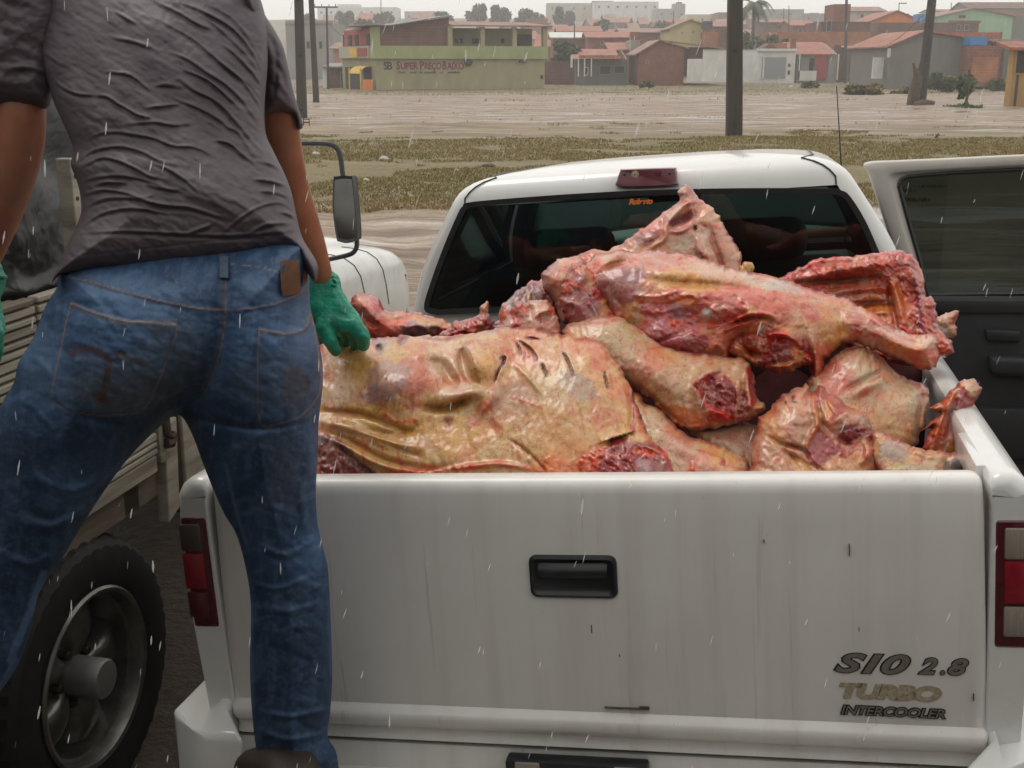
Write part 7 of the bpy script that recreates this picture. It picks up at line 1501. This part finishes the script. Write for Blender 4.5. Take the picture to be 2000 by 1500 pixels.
h = House('grey_gable_house', 'grey rendered house with a broad gable, pink tile roof and lean-to brick annex', 1736, 1968, 172, 88, 97, 11, C_grey); h.gable(1805, 62, T_org, y_l=90, y_r=88); h.box('roof', 1808, 1996, 60.5, 90, 4.0, 10.5, T_org)
h.box('annex_wall', 1879, 1938, 90, 168, -2.0, 0.0, B_red); h.box('annex_face', 1884, 1934, 112, 160, -2.06, -2.002, B_org); h.box('annex_side', 1938, 1952, 86, 172, -1.2, -0.003, B_dark); h.box('water_tank', 1878, 1912, 72, 89, -1.8, -0.2, K_blue)
h.box('side_wall', 1958, 2010, 76, 165, 1.0, 7, C_gray2); h.box('white_door', 1716, 1737, 112, 154, 1.0, 1.2, C_white); h.box('barge_board', 1734, 1740, 94, 112, -0.2, -0.1, C_white)
h = House('ochre_corner_house', 'ochre house corner with a tiled eave at the right edge', 1975, 2080, 214, 96, 50, 0.5, C_ochre).walls(); h.win(1986, 2030, 96, 146, K_dark, C_ochre)
h.slope(86, T_org, 1.2, ov=0.3, both=False); h.box('wall_crack', 1993, 1997, 146, 212, -0.06, 0.0, K_conc)
# middle distance
MID = [('mid_house', 'white roofed long house behind the bushy tree', 1080, 1176, 96, 74, 150, B_red, 63, C_white), ('mid_house', 'brick house with a round blue sign on its blank gable', 1150, 1240, 100, 74, 142, B_red, 62, T_org), ('mid_house', 'long red roofed house with a dark opening above the white roof', 1092, 1172, 80, 62, 172, C_cream, 51, T_org), ('mid_house', 'pale roofed house left of the yellow gable', 1215, 1312, 90, 64, 158, B_red, 55, T_pale),
       ('mid_house', 'low brick house with a pink roof right of the nearest pole top', 1548, 1590, 72, 50, 190, B_red, 39, T_org), ('mid_house', 'grey blockwork house below the hilltop on the right', 1590, 1630, 66, 42, 205, C_grey, None, None), ('mid_house', 'brick house with a flat roof behind the palm', 1490, 1545, 70, 44, 210, B_dark, 38, T_pale), ('mid_house', 'pink roofed house just left of the palm', 1380, 1432, 75, 52, 172, B_red, 40, T_pale), ('mid_house', 'two storey cream house under a red roof beside the water tower', 1660, 1726, 60, 22, 215, C_cream, 12, T_pale), ('mid_house', 'small white house behind the green gable', 1828, 1872, 40, 22, 240, C_white, 17, T_pale), ('mid_house', 'dark roofed block on the far right skyline', 1892, 2040, 40, 16, 230, C_grey, 3, B_dark)]
for nm, lb, x0, x1, yb, yt, Y, mt, yr, rm in MID:
    h = House(nm, lb, x0, x1, yb, yt, Y, 9, mt); h.walls()
    if yr: h.slope(yr, rm, 5)
    w = (x1 - x0)
    for k in (0.25, 0.65): h.win(x0 + w * k, x0 + w * k + 7, yt + 6, yt + 13)
# hillside, fading into the rain
r3 = random.Random(11)
FAR = [('hill_building', 'long pale hilltop building with an upper red brick part', 1068, 1172, 40, 6, 430, C_cream), ('hill_building', 'hilltop building with rows of small windows, tallest near the middle', 1160, 1286, 42, 3, 420, C_white), ('hill_building', 'grey hilltop building carrying a narrow water tank tower', 1282, 1338, 42, 17, 400, C_gray2), ('hill_building', 'white hilltop building at the left with a raised block', 620, 776, 38, 14, 440, C_white), ('hill_building', 'low white hilltop houses right of the left building', 790, 850, 36, 22, 450, C_cream),
       ('hill_building', 'long grey flat roofed building on the right hilltop', 1494, 1570, 42, 18, 330, C_gray2), ('hill_building', 'stepped grey blocks next to the water tower', 1566, 1628, 46, 26, 300, C_gray2), ('hill_building', 'small brick hilltop house left of the nearest pole', 1402, 1432, 42, 24, 340, B_red), ('hill_building', 'yellow walled hilltop house between the tanks', 1342, 1398, 46, 28, 350, C_yel), ('hill_building', 'brick house on the slope above the supermarket roof', 1028, 1070, 60, 36, 260, B_red)]
for nm, lb, x0, x1, yb, yt, Y, mt in FAR:
    h = House(nm, lb, x0, x1, yb, yt, Y, 14, mt, cat='building'); h.walls(h.h)
    n = max(2, int((x1 - x0) / 18))
    for k in range(n):
        xx = x0 + (x1 - x0) * (k + 0.5) / n; h.win(xx - 2, xx + 2, yt + 8, yt + 13)
    if 'tank' in lb and 'grey' in lb: h.box('tank_tower', 1314, 1337, 7, 17, 1, 6, C_gray2); h.box('water_tank', 1321, 1331, 3.5, 7, 2, 5, K_tankd)
    if 'raised' in lb: h.box('raised_block', 661, 703, 8, 14, 1, 8, C_white)
    if 'upper' in lb: h.box('upper_part', 1156, 1196, 2, 10, -1, 8, B_red)
def where(x, Y):
    land = [(590, 'behind the two poles'), (645, 'behind the tall grey house'), (700, 'below the white hilltop building'), (760, 'over the supermarket roof at its left'), (830, 'over the supermarket gable'), (900, 'left of the spiky tree'), (955, 'under the round tree'), (1010, 'over the right half of the supermarket'), (1070, 'behind the bushy tree'), (1120, 'behind the thin pole over the tiled house'), (1180, 'below the tallest hilltop building'), (1240, 'over the ochre house'), (1300, 'left of the yellow gable'), (1360, 'over the yellow gable'), (1420, 'left of the nearest pole'), (1480, 'behind the palm'), (1540, 'beside the slim pole'), (1600, 'left of the water tower'), (1660, 'behind the water tower'), (1700, 'left of the orange gable')]
    w = min(land, key=lambda l: abs(l[0] - x))[1]
    return w.replace('behind the thin pole over', 'above') + (', low' if Y < 210 else (', halfway up' if Y < 275 else ', near the top'))
seen_ = set()
for k in range(120):
    x = r3.uniform(600, 1700); Y = r3.uniform(165, 350); w = r3.uniform(18, 40) * 230 / (Y + 20)
    zz = float(gz(xz(x, 80, Y)[0], Y)); yb = 750 + FPX * math.tan(TILT - math.atan((zz - 1.83) / Y)) * -1 if False else None
    # photo height of its foot, from the terrain
    sl = (zz - 1.83) / Y; b_ = -(ST + sl * CT) / (CT - sl * ST); yb = 750 + FPX * b_; hh = FPX / Y * r3.uniform(2.6, 3.6)
    wt, wc = r3.choice([(B_red, 'brick'), (B_red, 'brick'), (C_cream, 'cream'), (C_gray2, 'grey'), (B_dark, 'dark brick'), (C_pink, 'pink')]); rt, rc = r3.choice([(T_org, 'orange'), (T_pale, 'faded red'), (T_org, 'orange')])
    lb = '%s hillside house, %s roof, %s' % (wc, rc, where(x, Y))
    if lb in seen_: continue
    seen_.add(lb)
    h = House('hill_house', lb, x - w / 2, x + w / 2, yb, yb - hh, Y, 7, wt, r3.uniform(-15, 15), 'house', 'small houses on the hillside'); h.walls(); h.slope(yb - hh * 1.5, rt, 4)
    h.win(x - w * 0.25, x - w * 0.25 + 5, yb - hh * 0.75, yb - hh * 0.3); h.win(x + w * 0.1, x + w * 0.1 + 5, yb - hh * 0.75, yb - hh * 0.3)

# ------------------------------------------------------------------ trees, palm, bushes
def leaf_mat(name, c):
    m, nt, b = nodes(name); g = N(nt, 'ShaderNodeAttribute', attribute_name='Col'); nt.links.new(g.outputs[0], b.inputs['Base Color']); b.inputs['Roughness'].default_value = 0.55
    return m
M_leaf = leaf_mat('leaves', None); M_bark = plain('bark', (0.09, 0.07, 0.05), 0.9, var=0.4, scale=6, bmp=0.5)
def tree(name, label, cat, x0, x1, yb, yt, Y, col, n=1500, leaf=0.22, trunk=True, group=None, flat=1.0):
    r = np.random.default_rng(abs(hash((x0, yt))) % 99999 if False else int(x0 * 7 + yt * 13))
    cx = xz((x0 + x1) / 2, yt, Y)[0]; rx = (xz(x1, yt, Y)[0] - xz(x0, yt, Y)[0]) / 2; zt = xz(0, yt, Y)[1]; zb = min(xz(0, yb, Y)[1], float(gz(cx, Y)))
    zb = max(zb, zt - 12) if zb < zt - 12 else zb
    e = empty(name, (cx, Y, zb)); tag(e, label, cat, group); H = zt - zb
    lo = H * (0.30 if trunk else 0.02); cz = (H + lo) / 2; rz = (H - lo) / 2
    k = max(7, int(9 + rx)); cl = r.normal(0, 1, (k, 3)); cl /= np.linalg.norm(cl, axis=1)[:, None]; cl *= r.uniform(0.35, 0.8, (k, 1))
    cen = cl * [rx, rx * 0.8, rz] + [0, 0, cz]
    pick = r.integers(0, k, n); d = r.normal(0, 1, (n, 3)); d /= np.linalg.norm(d, axis=1)[:, None]; d *= r.uniform(0.5, 1.0, (n, 1)) ** 0.6
    P = cen[pick] + d * np.array([rx, rx * 0.8, rz]) * r.uniform(0.28, 0.45, (k, 1))[pick]
    P[:, 2] = np.clip(P[:, 2], 0.05, H)
    a = r.normal(0, 1, (n, 3)); a /= np.linalg.norm(a, axis=1)[:, None]; b = np.cross(a, r.normal(0, 1, (n, 3))); b /= np.linalg.norm(b, axis=1)[:, None]
    s = leaf * r.uniform(0.6, 1.5, (n, 1))
    V = np.stack([P - a * s, P + b * s * 0.5, P + a * s, P - b * s * 0.5], 1).reshape(-1, 3)
    cc = np.array(col) * r.uniform(0.6, 1.45, (n, 1)) * (1 + 0.3 * r.normal(0, 1, (k, 1))[pick]).clip(0.5, 1.5); cc[:, 0] *= r.uniform(0.85, 1.3, n)
    mesh('crown', V, np.arange(4 * n).reshape(-1, 4).tolist(), M_leaf, e, False, np.repeat(np.clip(cc, 0.005, 0.5), 4, 0))['kind'] = 'stuff'
    if trunk:
        m = MB().tube([(0, 0, -0.3), (0.05, 0, H * 0.25), (0.0, 0, H * 0.6)], [H * 0.035, H * 0.028, H * 0.012], 8)
        for q in range(4): m.tube([(0, 0, H * (0.3 + 0.06 * q)), tuple(cen[q] * 0.9)], [H * 0.014, H * 0.005], 5)
        m.build('trunk', M_bark, e, True)
    return e
tree('bushy_tree', 'dark green bushy tree between the supermarket and the tiled house', 'tree', 1066, 1140, 152, 80, 116, (0.035, 0.060, 0.025), 2600, 0.28)
tree('round_tree', 'round dark hilltop tree above the supermarket, the rightmost of a pair', 'tree', 952, 998, 42, 6, 300, (0.035, 0.05, 0.03), 1500, 0.5)
tree('round_tree', 'spiky topped hilltop tree above the supermarket, left of its round neighbour', 'tree', 912, 950, 42, 4, 300, (0.035, 0.05, 0.03), 1300, 0.5)
for x0, x1, yt, lb in ((650, 690, 16, 'grey green hillside tree before the white hilltop building'), (728, 775, 20, 'broad hillside tree at the right end of the white hilltop building'), (580, 618, 26, 'dark hillside tree between the two utility poles'), (845, 890, 24, 'low spreading hillside trees left of the spiky tree'), (998, 1062, 14, 'long dark grove on the skyline right of the round tree'), (1080, 1122, 12, 'tree in front of the long pale hilltop building'), (1150, 1200, 40, 'grey green trees among the hillside roofs'), (1262, 1312, 38, 'dark thicket on the slope left of the yellow gable'), (690, 740, 30, 'low scrub on the hillside behind the supermarket roof')):
    tree('hill_tree', lb, 'tree', x0, x1, 60, yt, 240 if yt > 28 else 290, (0.045, 0.06, 0.035), 900, 0.5)
for x0, x1, yb, yt, Y, lb, n in ((1440, 1500, 95, 50, 132, 'big green tree crown under the palm', 1500), (1494, 1542, 92, 56, 130, 'light green bush over the garage roof', 1200), (1690, 1722, 100, 74, 121, 'small sparse tree over the grey shop eave', 500), (1800, 1880, 185, 140, 84, 'tall weeds along the foot of the grey gabled house', 1600), (1868, 1912, 180, 146, 86, 'dark bush before the brick annex', 900), (1926, 1972, 182, 150, 88, 'green bush right of the brick annex', 900), (1650, 1740, 196, 164, 76, 'long brown green weed bank at the road edge', 1800), (1740, 1795, 196, 172, 78, 'reddish weed bank behind the tree stump', 900), (1840, 1945, 226, 206, 48, 'low dense green weeds beside the thin post', 1500), (1246, 1278, 168, 158, 96, 'small bush on the grassy strip before the brick house', 400), (1430, 1450, 176, 166, 92, 'small weeds left of the nearest pole', 200), (1560, 1600, 176, 160, 100, 'scrubby weeds before the veranda house', 500)):
    tree('bush', lb, 'bush', x0, x1, yb, yt, Y, (0.055, 0.085, 0.025) if 'brown' not in lb and 'reddish' not in lb else (0.12, 0.10, 0.035), n, 0.16 if Y < 100 else 0.25, False)
def palm():
    Y = 150; cx, zt = xz(1472, 8, Y); zb = float(gz(cx, Y)); e = empty('palm_tree', (cx, Y, zb)); tag(e, 'coconut palm with drooping fronds right of the nearest pole', 'palm'); H = zt - zb
    MB().tube([(0, 0, -0.3), (0.15, 0, H * 0.5), (0, 0, H)], [0.24, 0.18, 0.14], 10).build('trunk', M_bark, e, True)
    r = random.Random(5)
    for k in range(17):
        a = 2 * math.pi * k / 17 + r.uniform(-.2, .2); up = r.uniform(-0.2, 1.2); L = r.uniform(2.4, 3.2); V = []; F = []
        pts = []
        for q in range(9): t = q / 8; pts.append(np.array([math.cos(a) * L * t * (1 - 0.12 * t), math.sin(a) * L * t * (1 - 0.12 * t), H + L * (up * t - (up * 0.5 + 0.75) * t * t)]))
        side = np.array([-math.sin(a), math.cos(a), 0])
        for q in range(8):
            for f_ in (0.0, 0.33, 0.66):
                p = pts[q] + (pts[q + 1] - pts[q]) * f_; ln = 0.75 * math.sin(math.pi * min(1, (q + f_ + 1.2) / 9.5))
                for s in (-1, 1):
                    tip = p + side * s * ln + np.array([0, 0, -0.45 * ln]) + (pts[q + 1] - pts[q]) * 0.8; w = (pts[q + 1] - pts[q]) * 0.2
                    n = len(V); V += [p - w, p + w, tip]; F.append((n, n + 1, n + 2))
        cc = np.tile(np.array([0.06, 0.08, 0.03]) * r.uniform(0.7, 1.4), (len(V), 1)); o = mesh('frond', V, F, M_leaf, e, False, cc); MB()
palm()

# ------------------------------------------------------------------ poles and wires
def pole(name, label, x, yb, ytop, Y, wpx, lean=0.0, arms=(), mat=None, sq=True, group='utility poles'):
    cx, zb = xz(x, yb, Y); zt = xz(x, ytop, Y)[1]; r = wpx * Y / FPX / 2
    e = empty(name, (cx, Y, zb)); tag(e, label, 'utility pole', group); H = zt - zb; tx = xz(x + lean, ytop, Y)[0] - cx
    m = MB(); n = 8
    if sq:
        b0, b1 = r * 0.97, r * 0.70
        m.hexa([(-b0, -b0, -0.4), (b0, -b0, -0.4), (b0, b0, -0.4), (-b0, b0, -0.4)], [(tx - b1, -b1, H), (tx + b1, -b1, H), (tx + b1, b1, H), (tx - b1, b1, H)])
        m.build('shaft', mat or K_conc, e, True, bevel=r * 0.28, seg=2)
        for q in range(3): MB().box(-b0 * 0.28 + tx * (0.15 + q * .25), b0 * 0.28 + tx * (0.15 + q * .25), -b0 * 1.003, -b0 * 0.9, H * (0.04 + q * 0.22), H * (0.05 + q * 0.22)).build('bolt_hole', K_dark, e)
    else:
        m.tube([(0, 0, -0.4), (tx, 0, H)], [r, r * 0.75], 10); m.build('shaft', mat or K_conc, e, True)
    for (xa, xb, y) in arms:
        z = xz(x, y, Y)[1] - zb; t = tx * z / H
        MB().box(xz(xa, y, Y)[0] - cx, xz(xb, y, Y)[0] - cx, -r - 0.10, -r, z - 0.06, z + 0.06).build('crossarm', K_wire, e)
        for f_ in (0.08, 0.35, 0.65, 0.92): MB().tube([((xz(xa, y, Y)[0] * (1 - f_) + xz(xb, y, Y)[0] * f_) - cx, -r - 0.05, z + 0.06), ((xz(xa, y, Y)[0] * (1 - f_) + xz(xb, y, Y)[0] * f_) - cx, -r - 0.05, z + 0.22)], 0.035, 6).build('insulator', K_wire, e)
    return e
pole('utility_pole', 'thick dark concrete pole standing on the grass behind the cab roof', 1435, 273, -420, 23.6, 31, 4)
pole('utility_pole', 'concrete pole just right of the man\'s sleeve', 590, 236, -260, 37, 19, -14)
pole('utility_pole', 'second slimmer pole behind the first, right of the man\'s sleeve', 618, 203, -160, 57, 11.5, -18)
pole('utility_pole', 'thin pole with a crossarm before the grey house', 641, 180, 12, 96, 4.6, -3, ((612, 660, 14),))
pole('utility_pole', 'dark leaning pole rising from the broken tree stump on the right', 1797, 206, -60, 53, 20, 30, mat=plain('dark_wet_wood', (0.055, 0.05, 0.048), 0.8, var=0.3, scale=4), sq=False)
pole('utility_pole', 'thin dark pole before the grey shop', 1651, 157, -30, 118, 6, 3, sq=False)
for x, yb, yt, Y, lb in ((1122, 110, 47, 140, 'thin pole rising over the tiled house'), (1316, 70, 22, 210, 'slim pole beside the yellow gable'), (1541, 75, 11, 190, 'slim pole in front of the grey hilltop building'), (1531, 70, 16, 215, 'faint pole left of its slim neighbour'), (744, 40, 0, 330, 'faint pole above the white hilltop building'), (1756, 40, 6, 180, 'street lamp pole behind the orange roof'), (1858, 30, 5, 230, 'aerial mast by the small white house')):
    pole('utility_pole', lb, x, yb, yt, Y, 3.0 if Y < 160 else 2.0, 0, ((x - 1, x + 14, yt + 1),) if 'lamp' in lb else (), sq=False)
def stump():
    X, z = xz(1783, 212, 51.5); e = empty('tree_stump', (X, 51.5, z)); tag(e, 'broken grey tree stump with a split top beside the leaning pole', 'stump')
    s = 51.5 / FPX
    m = MB().tube([(0, 0, -0.3), (0, 0, 30 * s), (0.1, 0, 58 * s), (-0.05, 0, 72 * s)], [14 * s, 11 * s, 9 * s, 4 * s], 10); m.tube([(0.1, 0, 50 * s), (-7 * s, 0, 84 * s)], [4 * s, 2 * s], 6); m.tube([(0.1, 0, 50 * s), (6 * s, 0, 82 * s)], [3 * s, 1.5 * s], 6)
    m.build('trunk', M_bark, e, True)
    X, z = xz(1808, 214, 51); o = MB().tube([(-0.5, 0, 0.15), (-0.1, 0.05, 0.22), (0.35, 0, 0.16)], [0.15, 0.22, 0.2], 10).build('log', M_bark, None, True, bevel=0.03); o.location = (X, 51, z); tag(o, 'short log lying at the foot of the stump', 'log')
    X, z = xz(1884, 216, 49); o = MB().tube([(0, 0, -0.3), (0.06, 0, 0.8), (0.02, 0, 1.6)], [0.07, 0.06, 0.05], 8).build('post', M_bark, None, True); o.location = (X, 49, z); tag(o, 'thin dark wooden post among low weeds at the right', 'post')
    tree('sapling', 'small leafy sapling top at the thin dark post', 'sapling', 1864, 1906, 176, 142, 49.2, (0.045, 0.075, 0.03), 260, 0.10, False)
stump()
def wire(label, a, b, sag, r=0.012):
    p = [np.array(a) * (1 - t) + np.array(b) * t - np.array([0, 0, sag * 4 * t * (1 - t)]) for t in np.linspace(0, 1, 14)]
    tag(MB().tube(p, r, 4).build('power_line', K_wire, None), label, 'wire')
def wp(x, y, Y): X, z = xz(x, y, Y); return (X, Y, z)
wire('power line from the leaning pole down to the brick house wall', wp(1803, 30, 53), wp(1690, 78, 130), 1.0, 0.02)
wire('power line between the thin crossarm pole and the second pole', wp(612, 12, 95), wp(600, -40, 57), 0.4)
wire('power line running from the corner pole to the supermarket balcony', wp(641, 44, 96), wp(720, 66, 97), 0.8, 0.016)

# ------------------------------------------------------------------ odds and ends on the lot
M_stone = plain('pale_stone', (0.42, 0.39, 0.35), 0.8, var=0.2, scale=12, bmp=0.4); M_clod = plain('dark_clod', (0.08, 0.06, 0.045), 0.9, var=0.3, scale=10, bmp=0.5)
def stone(x, y, wpx, label, mat, name='stone', cat='stone', hr=0.55):
    # walk the terrain for the distance of this photo point
    sl = slope(y); Y = min(np.linspace(6, 110, 2100), key=lambda q: abs(1.83 + sl * q - float(np.interp(q, GY, GZ)))); X = xz(x, y, Y)[0]; s = wpx * Y / FPX / 2
    bm = bmesh.new(); bmesh.ops.create_icosphere(bm, subdivisions=2, radius=1.0)
    for v in bm.verts: v.co *= 1 + 0.22 * math.sin(v.co.x * 5 + x) * math.cos(v.co.y * 4 + y) + 0.1 * math.sin(v.co.z * 9)
    me = bpy.data.meshes.new(name); bm.to_mesh(me); bm.free(); me.transform(Matrix.Diagonal((s, s * 0.8, s * hr, 1))); me.polygons.foreach_set('use_smooth', [True] * len(me.polygons))
    o = link(name, me, mat); o.location = (X, Y, float(gz(X, Y)) + s * hr * 0.4); tag(o, label, cat)
stone(750, 313, 20, 'pale flat stone lying in the grass left of the cab roof', M_stone); stone(892, 336, 10, 'small upright pale stone in the grass nearest the cab roof', M_stone); stone(617, 303, 16, 'pale stone in the grass just right of the man\'s elbow', M_stone); stone(715, 355, 14, 'half buried stone at the lower edge of the grass', M_stone); stone(955, 326, 26, 'dark clod of turned earth in the grass left of the cab roof', M_clod, 'earth_clod', 'clod', 0.3); stone(1831, 296, 12, 'dark stone by the puddle above the open door', M_clod); stone(1662, 276, 10, 'dark clod on the grass right of the aerial', M_clod, 'earth_clod', 'clod'); stone(1765, 285, 10, 'second dark clod further right on the grass', M_clod, 'earth_clod', 'clod'); stone(1170, 297, 8, 'small dark clod on the grass above the brake light', M_clod, 'earth_clod', 'clod'); stone(1545, 172, 9, 'white bag of litter by the road before the garage', M_stone, 'litter_bag', 'litter', 0.8)
def drum():
    Y = 24.0; X, z = xz(598, 262, Y); e = empty('oil_drum', (X, Y, z)); tag(e, 'green metal drum standing on the lot behind the man\'s sleeve', 'drum')
    K = plain('green_drum_paint', (0.06, 0.12, 0.085), 0.5, var=0.3); s = Y / FPX
    MB().lathe([(0.0001, 0.0), (11 * s, 0), (11 * s, 6 * s), (11.4 * s, 6.5 * s), (11 * s, 7 * s), (10 * s, 14 * s), (7 * s, 17 * s), (0.0001, 18 * s)], (0, 0, -0.05), (0, 0, 1), 20).build('drum_body', K, e, True)
    o = empty('small_chair', (X + 0.02, Y, z + 16 * s)); tag(o, 'small black chair frame standing on the green drum', 'chair')
    for a in (-6, 5): MB().tube([(a * s, 0, 0), (a * s, 0, 14 * s)], 0.9 * s, 6).build('leg', M_blk, o)
    MB().box(-6 * s, 5 * s, -0.02, 0.05, 5 * s, 7 * s).build('seat', M_blk, o); MB().box(-6 * s, 5 * s, -0.01, 0.02, 11 * s, 12.5 * s).build('backrest', M_blk, o)
drum()
def bird():
    sl = slope(275); Y = 22.5; X, z = xz(1829, 275, Y); s = Y / FPX
    e = empty('bird', (X, Y, float(gz(X, Y)))); tag(e, 'small dark bird standing on the wet sand right of the aerial', 'bird')
    MB().tube([(-4 * s, 0, 3 * s), (-1 * s, 0, 4 * s), (1.5 * s, 0, 7 * s), (2 * s, 0, 9.5 * s), (2.2 * s, 0, 11 * s), (4 * s, 0, 10.4 * s)], [0.6 * s, 2.4 * s, 2.2 * s, 1.2 * s, 1.3 * s, 0.2 * s], 8).build('body', M_clod, e, True)
    for a in (-0.8, 0.8): MB().tube([(0, a * s, 3 * s), (0, a * s, 0)], 0.3 * s, 5).build('leg', M_clod, e)
bird()

# ------------------------------------------------------------------ low building added unseen behind the camera to shade the tailgate and the man
def shop():
    e = empty('added_shade_building', (0.3, -3.6, 0)); tag(e, 'low rendered building added unseen behind the viewer to shade the tailgate', 'building')
    MB().box(-9, 9, -5, 0, -0.2, 2.94).build('wall', C_cream, e); MB().box(-9.3, 9.3, -5.3, 2.3, 2.95, 3.05).build('roof', T_grey, e)
    for x in (-7.5, -3.2, 3.6, 7.5): MB().box(x - 0.08, x + 0.08, 2.1, 2.26, 0, 2.945).build('post', C_cream, e)
    for x0, x1 in ((-2.6, 0.6), (2.2, 3.4), (-6.5, -4.5)): MB().box(x0, x1, 0.003, 0.03, 0, 2.5).build('doorway', K_dark, e)
shop()

# ------------------------------------------------------------------ rain and rain-haze
def rain():
    r = np.random.default_rng(19); m = MB()
    for k in range(680):
        t = 0.7 + 7.5 * r.random() ** 1.4; x, y = r.uniform(-60, 2060), r.uniform(-40, 1540); p = at(x, y, t)
        if p[2] < 0.1: continue
        L = r.uniform(0.007, 0.015) * (0.6 + 0.25 * t); d = np.array([0.22 + r.normal(0, 0.10), r.normal(0, 0.1), 1.0]) * L; rd = r.uniform(0.00035, 0.0010) * (0.7 + 0.22 * t)
        m.tube([p - d / 2, p, p + d / 2], [rd * 0.3, rd, rd * 0.4], 5)
    mt = bpy.data.materials.new('falling_rain'); mt.use_nodes = True; nt = mt.node_tree; nt.nodes.clear()
    o = N(nt, 'ShaderNodeOutputMaterial'); tr = N(nt, 'ShaderNodeBsdfTransparent'); tl = N(nt, 'ShaderNodeBsdfTranslucent'); df = N(nt, 'ShaderNodeBsdfDiffuse'); a = N(nt, 'ShaderNodeAddShader'); mxs = N(nt, 'ShaderNodeMixShader'); mxs.inputs[0].default_value = 0.30
    tl.inputs[0].default_value = (0.5, 0.5, 0.5, 1); df.inputs[0].default_value = (0.5, 0.5, 0.5, 1)
    nt.links.new(tl.outputs[0], a.inputs[0]); nt.links.new(df.outputs[0], a.inputs[1]); nt.links.new(tr.outputs[0], mxs.inputs[1]); nt.links.new(a.outputs[0], mxs.inputs[2]); nt.links.new(mxs.outputs[0], o.inputs[0])
    ob = m.build('rain', mt); tag(ob, 'raindrops falling in the air over the pickup and the man', 'rain', kind='stuff')
rain()
def haze():
    mt = bpy.data.materials.new('rain_haze'); mt.use_nodes = True; nt = mt.node_tree; nt.nodes.clear()
    o = N(nt, 'ShaderNodeOutputMaterial'); v = N(nt, 'ShaderNodeVolumePrincipled'); v.inputs['Color'].default_value = (0.99, 0.99, 0.99, 1); v.inputs['Density'].default_value = 0.0012; v.inputs['Anisotropy'].default_value = 0.2
    nt.links.new(v.outputs[0], o.inputs['Volume'])
    ob = MB().box(-760, 760, -60, 960, -4, 33).build('haze', mt); tag(ob, 'grey rain haze over the lot and the town', 'haze', kind='stuff')
haze()
